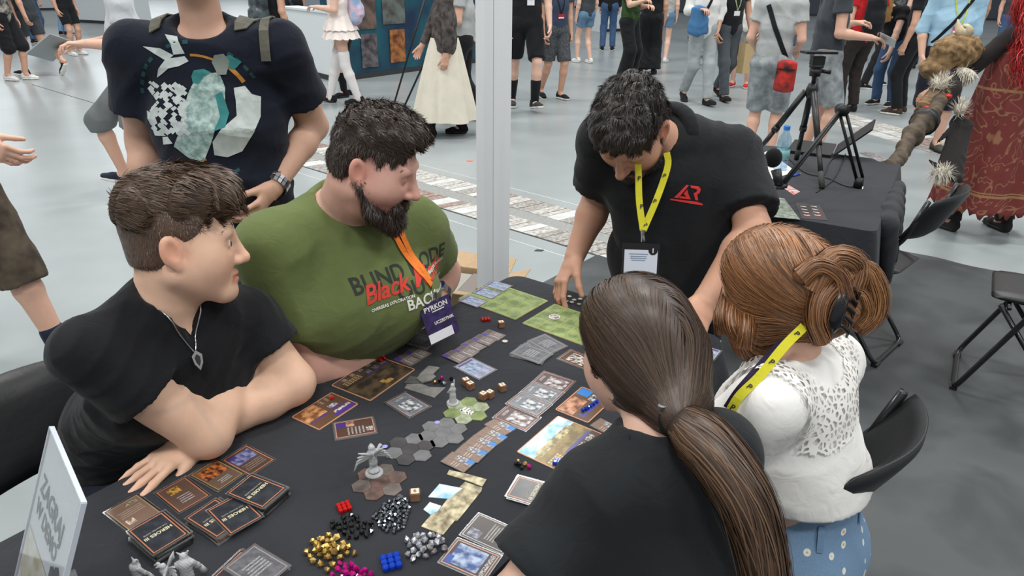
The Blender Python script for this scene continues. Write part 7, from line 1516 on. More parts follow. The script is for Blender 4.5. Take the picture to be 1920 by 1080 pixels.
def heap(kind, c, poly, n, s, label, group, layers=1, seed=0):
    r = random.Random(seed); random.seed(seed); q = np.array([K(*px(c, *p))[:2] for p in poly]); cen = q.mean(0); pts = []; tries = 0
    def inside(p, k=1.0):
        pp = [cen+(a-cen)*k for a in q]; ok = False; j = len(pp)-1
        for i in range(len(pp)):
            if (pp[i][1] > p[1]) != (pp[j][1] > p[1]) and p[0] < (pp[j][0]-pp[i][0])*(p[1]-pp[i][1])/(pp[j][1]-pp[i][1]+1e-12)+pp[i][0]: ok = not ok
            j = i
        return ok
    lo, hi = q.min(0), q.max(0)
    for ly in range(layers):
        k = 1-.38*ly; mine = []; tries = 0
        while len(mine) < n/(1+.9*ly)/ (1 if layers == 1 else 1.2) and tries < 6000:
            tries += 1; p = np.array([r.uniform(lo[0], hi[0]), r.uniform(lo[1], hi[1])])
            if inside(p, k) and all(np.hypot(*(p-o)) > s*(1.6 if kind == 'bead' else 1.75) for o in mine): mine.append(p)
        for p in mine: gem(kind, p[0], p[1], TOP+s*.8+ly*s*1.35, label, group, s*r.uniform(.88, 1.1), 'bead' if kind == 'bead' else 'gem')
heap('bead', 5, [(745, 400), (800, 430), (808, 480), (795, 590), (715, 640), (640, 630), (565, 545), (600, 490), (680, 430)], 95, .0046, 'small round steel bead in the silver-grey bead patch', 'steel beads', 1, 1)
heap('silver', 5, [(885, 655), (1040, 665), (1078, 700), (1030, 770), (930, 830), (840, 830), (778, 780), (790, 690)], 34, .0072, 'matt silver nugget in the pale nugget pile', 'silver nuggets', 2, 2)
heap('gold', 5, [(300, 665), (400, 740), (455, 790), (330, 840), (265, 900), (150, 840), (100, 770), (170, 690)], 52, .0072, 'gold nugget in the golden pile', 'gold nuggets', 2, 3)
heap('black', 5, [(410, 520), (490, 550), (555, 570), (560, 670), (380, 680), (300, 610), (285, 580)], 24, .0062, 'glossy black crystal in the black pile', 'black crystals', 1, 4)
heap('magenta', 5, [(345, 855), (450, 855), (560, 915), (540, 1000), (330, 1000), (290, 925)], 34, .006, 'clear magenta gem in the magenta pile', 'magenta gems', 2, 5)
def cubes(kind, c, x, y, nx, ny, s, rot, label, group, z=TOP):
    q = K(*px(c, x, y), z); M_ = rotz(rot)
    if 'cube_'+kind not in bpy.data.meshes:
        bm = bmesh.new(); bmesh.ops.create_cube(bm, size=1.9*s); bmesh.ops.bevel(bm, geom=bm.edges[:], offset=s*.35, segments=1, affect='EDGES'); me = bpy.data.meshes.new('cube_'+kind); bm.to_mesh(me); bm.free(); me.materials.append(GM[kind])
    for i in range(nx):
        for j in range(ny):
            o = bpy.data.objects.new('cube_gem', bpy.data.meshes['cube_'+kind]); COL.objects.link(o); p = q+M_ @ V3((i-(nx-1)/2)*2*s, (j-(ny-1)/2)*2*s, 0); o.location = (p[0], p[1], z+s); o.rotation_euler = (0, 0, rot); tag(o, label, 'gem', group)
cubes('red', 5, 375, 475, 3, 3, .0042, .5, 'clear red cube in the block beside the black crystals', 'red cubes in a block'); cubes('blue', 5, 688, 845, 3, 3, .0056, .35, 'clear blue cube in the block beside the gold nuggets', 'blue cubes in a block'); cubes('blue', 4, 1035, 790, 3, 2, .004, -.3, 'clear blue cube on the bright town board', 'blue cubes on the board', TOP+.0026); cubes('red', 3, 460, 420, 3, 2, .0045, .2, 'clear red cube near the battle board', 'red cubes near the battle board')
for x, y in ((780, 310), (808, 330), (835, 315), (790, 325), (825, 300)):
    q = K(*px(2, x, y)); gem('red', q[0], q[1], TOP+.0075, 'red gem on the dark town board corner', 'red gems on the town board', .0058)
q = K(*px(2, 432, 625)); gem('red', q[0], q[1], TOP+.0075, 'single red gem on the hero board with purple banner', None, .006)
for kd, x, y in (('gold', 708, 785), ('black', 700, 800), ('black', 740, 830), ('gold', 770, 805), ('magenta', 798, 825), ('black', 720, 810)):
    q = K(*px(4, x, y)); gem(kd, q[0], q[1], TOP+.0055, '%s gem in the small mixed cluster by the bright town board' % kd, 'mixed gems by the bright town board', .006)
for kd, x, y in (('gold', 1230, 500), ('magenta', 1280, 470), ('black', 1262, 490), ('silver', 1300, 510), ('black', 1285, 505)):
    q = K(*px(2, x, y)); gem(kd, q[0], q[1], TOP+.0068, '%s gem in the small cluster on the grey punched sheet' % kd, 'mixed gems on the punched frame', .0058)
q = K(*px(2, 1358, 470)); gem('black', q[0], q[1], TOP+.005, 'single black crystal beside the wooden dice', None, .006)
for x, y in ((1215, 385), (1238, 375), (1255, 365), (1280, 350), (1300, 335), (1320, 318)):
    q = K(*px(4, x, y)); gem('blue', q[0], q[1], TOP+.006, 'blue gem on the hero board with blue banner', 'blue gems on the hero board', .0055)
# ---- miniatures
MINI = mat('mini_grey', S(176, 178, 180), .55, bump=.4, bscale=500)
def mini(loc, kind, label, s=1., rot=0, z=TOP):
    o = empty('miniature', (loc[0], loc[1], z+.0003), rot); tag(o, label, 'miniature', 'grey plastic miniatures'); o.scale = (s, s, s)
    MB().lathe([(0, 0), (.0135, 0), (.0135, .0015), (.012, .0035), (0, .0035)], (0, 0, 0), 20).build('base', MINI, o)
    B = SDF()
    if kind == 'winged':
        for a, b, r1, r2 in (((-.004, 0, .003), (-.003, .0, .02), .0028, .0032), ((.004, .004, .003), (.003, .0, .02), .0028, .0032), ((0, 0, .02), (0, .002, .036), .0055, .007), ((-.006, .002, .035), (-.013, .006, .03), .003, .0022), ((.006, .002, .035), (.014, .008, .04), .003, .0022), ((.014, .008, .04), (.018, .012, .036), .0022, .002)): B.tube(a, b, r1, r2, None, .003)
        B.ell((0, .003, .044), .0052, None, .002); B.tube((0, .006, .046), (.002, .012, .044), .0022, .0014, None, .002); B.ell((0, 0, .006), (.009, .009, .004), None, .003)
        for i in range(5): MB().tube([(-.003, -.004, .036), (-.014-.003*i, -.010, .046-.003*i), (-.024-.002*i, -.012, .052-.007*i)], [.0028, .0022, .0008], 6).build('feather', MINI, o, None, True); 
        for i in range(5): MB().tube([(.003, -.004, .036), (.008+.002*i, -.012, .048-.003*i), (.012+.003*i, -.018, .054-.006*i)], [.0028, .0022, .0008], 6).build('feather', MINI, o, None, True)
    elif kind == 'robed':
        for a, b, r1, r2 in (((0, 0, .003), (0, 0, .02), .0085, .006), ((0, 0, .02), (0, .001, .034), .006, .0055), ((0, .0, .034), (0, .001, .044), .005, .0028), ((.005, .001, .032), (.006, .008, .026), .0028, .0022), ((-.005, .001, .032), (-.008, .006, .024), .0028, .0022)): B.tube(a, b, r1, r2, None, .003)
        B.ell((0, .001, .043), .0042, None, .002); MB().tube([(.007, .009, .004), (.006, .008, .052)], .001, 6).build('staff', MINI, o, None, True)
    else:
        for a, b, r1, r2 in (((-.005, 0, .003), (-.004, .0, .022), .0036, .0042), ((.005, .003, .003), (.004, .0, .022), .0036, .0042), ((0, 0, .022), (0, .0, .04), .007, .0095), ((.009, .0, .04), (.013, .006, .028), .0042, .0034), ((.013, .006, .028), (.015, .012, .02), .0034, .003), ((-.009, .0, .04), (-.012, .004, .03), .0042, .0034)): B.tube(a, b, r1, r2, None, .003)
        B.ell((0, .003, .05), .0055, None, .002); B.tube((-.004, .003, .054), (-.007, .003, .058), .0018, .0012, None, .001); B.tube((.004, .003, .054), (.007, .003, .058), .0018, .0012, None, .001); MB().tube([(.015, .012, .02), (.018, .016, .006)], [.003, .0045], 8).build('club', MINI, o, None, True)
    B.disp = lambda P: .0006*np.sin(P[:, 0]*1400)*np.sin(P[:, 2]*1100+P[:, 1]*900)
    v, f = B.mesh(.0012); mesh_obj('figure', v, f, MINI, o, True); return o
mini(K(*px(5, 575, 245)), 'winged', 'grey winged miniature on the brown hex tile', 1.35, .5, TOP+.0022); mini(K(*px(4, 205, 320)), 'robed', 'tall grey robed miniature on the green hex tile', 1.1, .4, TOP+.0022)
mini(K(262, 1095), 'brute', 'grey hunched miniature nearest the sign stand', .9, -.4); mini(K(318, 1098), 'winged', 'grey miniature with one raised wing between two others', 1.0, 2.2); mini(K(356, 1098), 'brute', 'grey horned brute miniature with hanging club', 1.2, .3)
# ---- acrylic sign
P1, P2 = K(95, 803, 1.022), K(155, 945, 1.022); hv = nrm((P2-P1)*V3(1, 1, 0)); lean = nrm(V3(.093, .067, .27)); lean = nrm(lean-hv*np.dot(lean, hv)); nv = np.cross(hv, lean)
Wd, Ht = .21, .285; tl = P2-hv*Wd; c = (tl+P2)/2-lean*Ht/2; q = (tl+P2)/2-lean*.297; bs = V3(q[0], q[1], TOP); sg = empty('sign_stand', bs); tag(sg, 'clear acrylic stand with white sign inviting to play a demo', 'sign')
Ms = np.stack([hv, lean, nv], 1)
def acryl():
    m, n, l, b = nodes('acrylic'); tr = n.new('ShaderNodeBsdfTransparent'); gl = n.new('ShaderNodeBsdfGlossy'); gl.inputs['Roughness'].default_value = .05; mx = n.new('ShaderNodeMixShader'); mx.inputs[0].default_value = .25; l.new(tr.outputs[0], mx.inputs[1]); l.new(gl.outputs[0], mx.inputs[2]); l.new(mx.outputs[0], n['Material Output'].inputs[0]); return m
AC = acryl(); PW = mat('sign_paper', S(226, 232, 238), .5)
MB().box(c, (Wd/2, Ht/2, .0008), Ms).build('paper', PW, sg, bs)
for k in (-1, 1): MB().box(c+nv*k*.003, (Wd/2+.003, Ht/2+.003, .0009), Ms).build('acrylic_sheet', AC, sg, bs)
for k in (-1, 1): MB().box(c+hv*k*(Wd/2+.004), (.0012, Ht/2+.004, .0035), Ms).build('acrylic_edge', mat('acrylic_edge', S(200, 206, 216), .1, 0, .8), sg, bs)
MB().box(c+lean*(Ht/2+.004), (Wd/2+.004, .0012, .0035), Ms).build('acrylic_edge', mat('acrylic_edge', S(200, 206, 216), .1, 0, .8), sg, bs); MB().box(bs+UP*.003+nrm(lean*V3(1, 1, 0))*.045, (Wd/2, .0025, .045), np.stack([hv, UP, nrm(lean*V3(1, 1, 0))], 1)).build('foot_plate', AC, sg, bs)
GI = mat('sign_ink', S(104, 110, 118), .6); flipx = 1 if np.dot(np.cross(hv, lean), nv) > 0 else -1
def sign_geo(vf, x, y, m, name): g, f = vf; mesh_obj(name, c+(g[:, :1]*flipx+x)*hv+(g[:, 1:2]+y)*lean+nv*.0018, f, m, sg, False, bs)
sign_geo(text_geo('ZAGRAJ', .042, None, 0, .001), -.012, .065, GI, 'lettering'); sign_geo(text_geo('W DEMO', .034, None, 0, .001), -.016, .028, GI, 'lettering')
for dx, dy in ((.055, .0), (.075, .012)):
    h = [(.017*math.cos(R(60*j+30)), .017*math.sin(R(60*j+30))) for j in range(6)]
    for a, b in ((0, 1), (2, 3), (4, 5)):
        pts = [(h[a][0]*.93, h[a][1]*.93), (h[b][0]*.93, h[b][1]*.93), (h[(b+1) % 6][0]*.93*.97, h[(b+1) % 6][1]*.93*.97), (0, 0)]; sign_geo(poly_geo([[(p[0]*.92, p[1]*.92) for p in pts]]), dx, dy, GI, 'dice_icon')
sign_geo(poly_geo([[(-.095, -.06), (.06, -.06), (.06, .06), (-.095, .06)]]), -.005, -.075, mat('sign_photo', S(196, 190, 150), .5, col2=S(226, 228, 226), nscale=35), 'sign_picture')
# ------------------------------------------------------------------ visitors in the hall
fb = lambda n, r, g, b, **k: fabric(n, S(r, g, b), **k)
SHB = (fb('shoe_black', 26, 27, 30), SOLE_WHITE); SHBB = (fb('shoe_black', 26, 27, 30), SOLE_DARK); SHW = (SHOE_WHITE, SOLE_WHITE); SHG = (SHOE_GREY, SOLE_WHITE); SHR = (fb('shoe_red', 190, 40, 40), SOLE_WHITE)
T_BLACK = fb('crowd_black', 26, 27, 31); T_GREY = fb('crowd_grey', 168, 172, 172); T_DARK = fb('crowd_charcoal', 62, 68, 74); JEANS = fb('crowd_jeans', 62, 88, 124); JEANS_L = fb('crowd_light_jeans', 128, 158, 190); T_WHITE = fb('crowd_white', 222, 222, 220)
MELANGE = mat('melange', S(92, 96, 100), .9, col2=S(52, 55, 60), nscale=60); PRINT_G = mat('grey_shorts_print', S(160, 166, 168), .9, col2=S(120, 126, 130), nscale=14); FLORAL = mat('floral_grey', S(160, 156, 146), .9, col2=S(40, 40, 42), nscale=16); FLOR_B = mat('floral_black', S(30, 30, 34), .9, col2=S(96, 96, 98), nscale=30)
CAMO = mat('camo_brown', S(96, 84, 70), .9, col2=S(62, 52, 44), nscale=14)
HANG = ((-.03, -.02, -.29), (.0, .06, -.25)); HANGR = ((.03, -.02, -.29), (.0, .06, -.25)); FWD_S = ((-.02, .12, -.26), (.02, .16, -.19)); FWD_R = ((.02, .12, -.26), (-.02, .16, -.19)); BACK = ((-.04, -.14, -.25), (.0, -.06, -.25)); BACKR = ((.04, -.14, -.25), (.0, -.06, -.25)); BENT = ((-.05, .02, -.28), (.1, .22, .02)); BENTR = ((.05, .02, -.28), (-.1, .22, .02))
STRIDE = ((-.08, .2, 0, .15), (.08, -.22, .05, -.5)); STRIDE2 = ((-.08, -.22, .05, -.5), (.08, .2, 0, .15)); STAND = ((-.11, 0, 0, 0), (.11, .03, 0, 0))
w = walker('man in brown camouflage shorts and grey trainers, arm swinging', Fl(112, 700)+V3(-.25, 0, 0), (.98, -.1), 1.8, 0, T_WHITE, CAMO, 'shorts', .40, .5, ((-.08, .24, 0, 0), (.08, -.24, 0, 0)), (((-.04, -.1, -.27), (0, .02, -.25)), ((.03, .22, -.2), (-.0, .2, -.14))), (fb('sock_navy', 34, 38, 58), .22), SHG, res=.011, hres=.0045)
walker('visitor in grey floral shirt and black shorts with white trainers', Fl(35, 150), (1, -.1), 1.72, 1, FLORAL, T_BLACK, 'shorts', .45, .6, ((-.08, .08, 0, 0), (.08, -.1, 0, 0)), (HANG, HANGR), None, SHW)
walker('striding visitor in dark grey shorts with foot lifted behind', Fl(78, 142), (-.9, .2), 1.74, 1, T_DARK, T_DARK, 'shorts', .62, .5, ((-.08, .22, 0, .1), (.08, -.42, .14, -.9)), (BACK, FWD_R), None, SHB)
walker('visitor in blue jeans beside the brown bag', Fl(72, 82), (.2, 1), 1.75, 0, T_DARK, JEANS, 'pants', shoe_=SHB)
walker('visitor in pale washed jeans', Fl(122, 66), (.3, .9), 1.7, 2, T_WHITE, JEANS_L, 'pants', shoe_=SHB)
walker('visitor in black skirt-length top and white-soled sandals', Fl(142, 103), (.8, -.3), 1.66, 1, T_BLACK, T_BLACK, 'shorts', .6, .6, STAND, (HANG, HANGR), None, SHW, long_hair=True)
tw = walker('visitor in grey shorts behind the navy t-shirt, holding out a grey folder', (Fl(205, 405)+V3(.12, .5, 0)), (-.85, -.45), 1.74, 0, fb('crowd_mist', 196, 200, 204), T_GREY if False else fb('crowd_mid_grey', 112, 116, 118), 'shorts', .55, .5, ((-.06, -.02, 0, 0), (.1, .2, .10, .25)), (((-.02, .02, -.27), (.0, .25, .02)), ((.04, .06, -.27), (-.05, .27, -.02))), None, (fb('shoe_navy', 40, 46, 62), SOLE_WHITE))
# white dress, stockings
gl = walker('visitor in white frilled dress and white over-knee stockings', (Fl(612, 190)+Fl(690, 198))/2, (-1, -.05), 1.8, 2, fb('dress_white', 236, 226, 220, var=.03), None, 'short', .8, .4, ((-.07, -.17, 0, 0), (.07, .22, 0, .2)), (BENT, ((.04, .0, -.28), (0, .1, -.24))), (fb('stocking_white', 226, 222, 222, var=.03), 1.12), SHBB, S(150, 120, 100), long_hair=True)
def frills(w, m):
    L, f, r, k, p, pos = (w[q] for q in ('L', 'f', 'r', 'k', 'p', 'pos'))
    for z0, z1, r0, r1, nm in ((1.1, .9, .15, .25, 'skirt_tier'), (.96, .8, .2, .27, 'skirt_tier')):
        V, F_ = [], []; n = 48
        for j in range(5):
            t = j/4
            for i in range(n): a = 2*math.pi*i/n; rr = (r0+(r1-r0)*t+.016*math.sin(a*11)*t)*k; V.append(L(0, 0, 0)+r*math.cos(a)*rr+f*math.sin(a)*rr*.85+UP*(z0+(z1-z0)*t+.008*math.sin(a*17)*t)*k)
        F_ = [(j*n+i, j*n+(i+1) % n, (j+1)*n+(i+1) % n, (j+1)*n+i) for j in range(4) for i in range(n)]
        mesh_obj(nm, V, F_, m, p, True, pos)
frills(gl, fb('dress_white', 236, 226, 220, var=.03))
def pack(w, label, m, off=(0, -.2, 1.2), s=1., name='backpack'):
    c = w['L'](*off); o = empty(name, c); tag(o, label, 'bag'); S_ = SDF(); S_.tube(UP*.13*s, -UP*.15*s, (.13*s, .075*s), (.14*s, .085*s), w['r'], .03); S_.tube(-w['f']*.06*s-UP*.02*s, -w['f']*.07*s-UP*.1*s, (.1*s, .05*s), (.1*s, .05*s), w['r'], .03); S_.disp = folds(V3(.5, .2, .8), .006, .09, 3); sdf_obj('bag', S_, .014, m, o, V3(0, 0, 0))
    for sx in (-1, 1):
        q = spline([w['r']*sx*.09*s+UP*.16*s, w['r']*sx*.09*s+UP*.26*s+w['f']*.08, w['r']*sx*.11*s+UP*.2*s+w['f']*.26, w['r']*sx*.13*s-UP*.06*s+w['f']*.27], 14); ribbon('strap', q, .03, w['f']+UP*.3, m, o, None, .004)
    return o
pack(gl, 'pastel blue and pink backpack on the white dress', mat('pastel_print', S(120, 170, 206), .7, col2=S(226, 190, 206), nscale=9), (0, -.19, 1.18))
walker('visitor in black shorts and tall black socks behind the white dress', Fl(655, 180), (-.6, -.4), 1.68, 2, T_BLACK, T_BLACK, 'shorts', .6, .5, ((-.08, .1, 0, 0), (.08, -.12, 0, 0)), (HANG, HANGR), (T_BLACK, .6), SHBB)
bk = walker('visitor in black with dark bag half hidden behind the navy t-shirt', Fl(530, 190), (.5, .8), 1.76, 1, T_BLACK, T_BLACK, 'pants', shoe_=SHBB); pack(bk, 'shiny black backpack beside the white counter', mat('bag_gloss', S(34, 38, 44), .3, col2=S(80, 92, 96), nscale=12), (0, -.22, 1.15), 1.15)
# long cream skirt
cs = walker('visitor in long cream skirt with brown sleeves and black boots', (Fl(792, 250)+Fl(885, 258))/2, (-.95, -.25), 1.7, 1, mat('print_top_dark', S(92, 86, 84), .9, col2=S(50, 44, 42), nscale=20), None, 'skirt', None, 1.85, ((-.08, .2, 0, 0), (.08, -.18, 0, 0)), (((-.03, .0, -.29), (0, .03, -.26)), ((.03, .1, -.27), (0, .12, -.22))), (T_BLACK, .5), SHBB+(1,), S(40, 30, 26), skirt=1, long_hair=True)
def long_skirt(w, m):
    L, f, r, k, p, pos = (w[q] for q in ('L', 'f', 'r', 'k', 'p', 'pos')); V, F_ = [], []; n = 72; rows = 12
    for j in range(rows):
        t = j/(rows-1)
        for i in range(n): a = 2*math.pi*i/n; rr = (.14+.2*t**.9+(.022*math.sin(a*9+1)+.012*math.sin(a*14))*t)*k; V.append(L(0, 0, 0)+r*math.cos(a)*rr*.8+f*math.sin(a)*rr*1.05+UP*(1.04-.86*t+.01*math.sin(a*5)*t)*k)
    mesh_obj('long_skirt', V, [(j*n+i, j*n+(i+1) % n, (j+1)*n+(i+1) % n, (j+1)*n+i) for j in range(rows-1) for i in range(n)], m, p, True, pos)
long_skirt(cs, fb('cream_cloth', 214, 208, 192, var=.05))
walker('visitor in grey top and black trousers beyond the long cream skirt', Fl(872, 228), (-.9, .1), 1.74, 0, T_GREY, T_BLACK, 'pants', None, .5, STRIDE, (BENT, HANGR), None, SHBB)
# easel legs
e1, e2 = (Fl(733, 215), Fl(748, 222)); ez = empty('easel_stand', V3(e1[0], e1[1], 0)); tag(ez, 'thin black easel poles leaning behind the olive man', 'easel')
for q, (tx, ty) in ((e1, (802, -20)), (e2, (858, -20))):
    d_ = ray(tx, ty); t_ = (q[1]+.25)/d_[1]; tp_ = CAM+d_*t_; MB().tube([q+UP*.002, lerp(q, tp_, 1.25)], .012, 8).build('pole', BLK, ez, V3(e1[0], e1[1], 0), True)
q1 = lerp(e1, CAM+ray(802, -20)*((e1[1]+.25)/ray(802, -20)[1]), 1.22); q2 = lerp(e2, CAM+ray(858, -20)*((e2[1]+.25)/ray(858, -20)[1]), 1.22); MB().tube([q1, q2], .01, 8).build('crossbar', BLK, ez, V3(e1[0], e1[1], 0), True); MB().tube([(q1+q2)/2, V3(((q1+q2)/2)[0]+.1, ((q1+q2)/2)[1]+.8, .01)], .012, 8).build('rear_pole', BLK, ez, V3(e1[0], e1[1], 0), True)
# right of the pillar
a = walker('striding man in black sports shorts and tall black socks with white stripes', (Fl(985, 208)+V3(-.02, .1, 0)), (.25, -1), 2.02, 2, T_BLACK, fb('sport_black', 24, 25, 30), 'shorts', .56, .5, ((-.08, .16, .03, .2), (.08, -.25, 0, 0)), (((-.04, .05, -.28), (0, .1, -.24)), ((.03, -.05, -.28), (0, .04, -.25))), (T_BLACK, .5), (fb('shoe_bw', 60, 62, 64), SOLE_WHITE)); badge_on(a, a['L'](-.02, .1, 1.12), T_BLACK, mat('paper_white', S(228, 228, 232), .6), 'white badge on the man in black sports shorts')
a = walker('man in navy t-shirt and dark melange shorts with bare calves', Fl(1038, 188)+V3(0, .1, 0), (.45, -.9), 1.74, 1, fb('crowd_navy', 56, 66, 88), MELANGE, 'shorts', .52, .5, ((-.1, .02, 0, 0), (.1, -.2, .02, -.2)), (HANG, HANGR), None, SHB); badge_on(a, a['L'](.0, .1, 1.1), T_BLACK, mat('badge_red', S(166, 40, 44), .4), 'dark red badge on the navy t-shirt beside melange shorts')
walker('visitor in short denim shorts and white trainers', Fl(1095, 118), (-.5, .8), 1.68, 2, T_DARK, fb('denim_mid', 96, 130, 160), 'short', .7, .5, ((-.08, .12, 0, 0), (.08, -.1, .0, 0)), (HANG, HANGR), None, SHW, long_hair=True)
walker('visitor in faded jeans and black jacket with back turned', Fl(1138, 95), (.1, 1), 1.78, 0, T_BLACK, JEANS, 'pants', None, 1.9, STAND, (HANG, HANGR), None, SHB)
walker('visitor in green t-shirt and wide black trousers', Fl(1172, 152), (.7, -.6), 1.74, 0, mat('green_print', S(54, 88, 40), .9, col2=S(28, 44, 24), nscale=10), T_BLACK, 'wide', None, .6, STAND, (BENT, ((.04, .12, -.24), (0, .22, .06))), None, SHBB)
walker('visitor in black with bare forearms beside the green t-shirt', Fl(1216, 142)+V3(0, .2, 0), (.2, 1), 1.78, 1, T_BLACK, T_BLACK, 'wide', None, .5, STAND, (((-.05, .05, -.28), (0, .12, -.22)), HANGR), None, SHBB)
walker('visitor in denim shorts and grey top with white trainers beyond the green t-shirt', Fl(1240, 116), (.3, 1), 1.66, 2, T_GREY, fb('denim_mid', 96, 130, 160), 'short', .7, .4, ((-.08, .1, 0, 0), (.08, -.08, 0, 0)), (HANG, HANGR), None, SHW, long_hair=True)
a = walker('man in white shirt and pale grey trousers with denim jacket over his arm', Fl(1305, 195)+V3(0, .1, 0), (.2, -1), 1.82, 1, T_WHITE, fb('pale_grey_trousers', 158, 164, 166), 'pants', None, 1.6, STRIDE, (((-.06, -.04, -.27), (.06, .08, -.22)), ((.06, .04, -.27), (-.06, .2, .02))), None, SHBB)
wr, hf = a['hands'][1]; jk = empty('denim_jacket', wr-UP*.1); tag(jk, 'blue denim jacket hanging over the forearm of the white-shirted man', 'jacket'); S_ = SDF(); S_.tube(UP*.1, -UP*.16, (.12, .05), (.14, .06), a['r'], .03); S_.tube(UP*.1, UP*.1+a['f']*-.12, .05, .05, None, .03); S_.disp = folds(V3(.7, .2, .3), .02, .09, 8); sdf_obj('jacket_cloth', S_, .012, fb('denim_blue', 70, 116, 160), jk, V3(0, 0, 0))
def sling(w, m, label, s0, s1, width=.035, bag=None):
    A, B_ = w['L'](*s0), w['L'](*s1); q = spline([A, (A+B_)/2, B_], 18); out = w['f']*(1 if s0[1] > 0 else -1); q = on_surface(q, out, w['top'], .008); o = empty('crossbody_bag', w['pos']); tag(o, label, 'bag'); ribbon('strap', q, width, out, m, o, w['pos'], .003)
    if bag:
        c = w['L'](*bag[0]); hx, hz, hy = bag[1]; S_ = SDF(); S_.tube(c+UP*hz, c-UP*hz, (hx, hy), (hx*1.05, hy), w['r'], .01); sdf_obj('pouch', S_, .01, bag[2], o, w['pos']); MB().box(c+UP*hz*.55+out*(hy+.003), (hx*.9, .003, .006), np.stack([w['r'], out, UP], 1)).build('zip', BLK, o, w['pos'])
    return o
sling(a, T_BLACK, 'black sling strap across the white shirt', (-.08, .12, 1.42), (.13, .12, 1.0))
a = walker('man in black t-shirt and charcoal jeans carrying a paper bag', Fl(1352, 192)+V3(.06, .3, 0), (.35, -1), 1.8, 1, T_BLACK, fb('charcoal_jeans', 76, 82, 88), 'pants', None, .5, STRIDE2, (((-.07, .02, -.28), (-.02, .08, -.24)), HANGR), None, SHBB); badge_on(a, a['L'](.0, .1, 1.12), mat('flower_strap', S(90, 130, 150), .7, col2=S(200, 200, 80), nscale=60), mat('paper_white', S(228, 228, 232), .6), 'white badge on a flowered strap over the black t-shirt')
def carrier(c, r, m, label, w=.15, h=.2, d=.06, name='paper_bag'):
    o = empty(name, c-UP*(h*2+.09)); tag(o, label, 'bag'); f = V3(-r[1], r[0], 0); V = []
    for z, k in ((0, .95), (h*2, 1.0)):
        for sx, sy in ((-1, -1), (1, -1), (1, 1), (-1, 1)): V.append(r*sx*w*k+f*sy*d*k+UP*z)
    for z, k in ((h*2, .97), (.01, .92)):
        for sx, sy in ((-1, -1), (1, -1), (1, 1), (-1, 1)): V.append(r*sx*w*k+f*sy*d*k*.9+UP*z)
    F_ = [(3, 2, 1, 0)]+[(i, (i+1) % 4, 4+(i+1) % 4, 4+i) for i in range(4)]+[(4+i, 4+(i+1) % 4, 8+(i+1) % 4, 8+i) for i in range(4)]+[(8+i, 8+(i+1) % 4, 12+(i+1) % 4, 12+i) for i in range(4)]+[(12, 13, 14, 15)]
    mesh_obj('bag_body', V, F_, m, o)
    for sy in (-1, 1): MB().tube(spline([r*-.06+f*sy*d+UP*h*2, r*-.03+f*sy*d*.3+UP*(h*2+.08), r*.03+f*sy*d*.3+UP*(h*2+.08), r*.06+f*sy*d+UP*h*2], 10), .004, 6).build('handle', m, o)
carrier(a['hands'][0][0]+a['hands'][0][1]*.07, nrm(V3(.8, .5, 0)), mat('kraft_paper', S(196, 172, 128), .8, noise=.1), 'brown kraft paper carrier bag in the hand of the man in black')
a = walker('visitor in white printed top with red trainers', Fl(1385, 166)+V3(.05, .15, 0), (-.5, -.9), 1.7, 2, T_WHITE, fb('print_shorts', 130, 132, 134), 'shorts', .5, .4, STAND, (HANG, HANGR), None, SHR, long_hair=True); carrier(a['hands'][1][0]+a['hands'][1][1]*.06, nrm(V3(.9, .3, 0)), mat('silver_bag', S(150, 152, 156), .35, .3, col2=S(70, 72, 78), nscale=14), 'silver-grey patterned carrier bag beside the red trainers', .17, .2, .06, 'gift_bag')
a = walker('man in light grey t-shirt and patterned grey shorts seen from behind', Fl(1418, 306), (.45, .9), 1.74, 0, T_GREY, PRINT_G, 'shorts', .50, .5, ((-.1, .0, 0, 0), (.1, .06, 0, 0)), (((-.05, -.02, -.28), (.04, .18, -.12)), ((.05, -.02, -.28), (-.04, .2, -.08))), None, SHW, S(70, 52, 40), res=.012, build=.9)
sling(a, T_BLACK, 'black and red crossbody pouch hanging on the light grey t-shirt back', (-.1, -.12, 1.42), (.14, -.13, .95), .04, ((.15, -.17, .84), (.085, .11, .03), mat('pouch_red', S(196, 44, 36), .6, col2=S(40, 26, 28), nscale=12)))
a = walker('man in charcoal t-shirt and grey shorts reading a leaflet with raised hand', Fl(1535, 305)+V3(-.02, .25, 0), (1, -.05), 1.82, 0, T_DARK, PRINT_G, 'shorts', .50, .45, STAND, (((-.04, .02, -.28), (-.0, .26, .05)), ((.04, .0, -.29), (.0, .27, -.03))), None, SHB, res=.012); badge_on(a, a['L'](.0, .1, 1.05), T_WHITE, mat('badge_orange', S(214, 120, 50), .5), 'white lanyard with orange clip on the charcoal t-shirt')
wr, hf = a['hands'][1]; MB().box((0, 0, 0), (.075, .11, .0012), np.stack([nrm(V3(.8, -.6, -.4)), nrm(np.cross(nrm(V3(.3, .3, 1)), nrm(V3(.8, -.6, -.4)))), nrm(V3(.3, .3, 1))], 1)).build('leaflet', mat('leaflet_grey', S(186, 192, 194), .5)).location = wr+hf*.15; tag(bpy.data.objects['leaflet'], 'pale grey leaflet in the hand of the man in charcoal t-shirt', 'leaflet')
wr, hf = tw['hands'][1]; MB().box((0, 0, 0), (.11, .15, .004), np.stack([nrm(V3(.8, .2, .6)), nrm(np.cross(V3(-.5, .2, .75), V3(.8, .2, .6))), nrm(np.cross(nrm(V3(.8, .2, .6)), nrm(np.cross(V3(-.5, .2, .75), V3(.8, .2, .6)))))], 1)).build('folder', mat('folder_grey', S(150, 156, 158), .5)).location = wr+hf*.16; tag(bpy.data.objects['folder'], 'grey folder held out beside the navy t-shirt', 'folder')
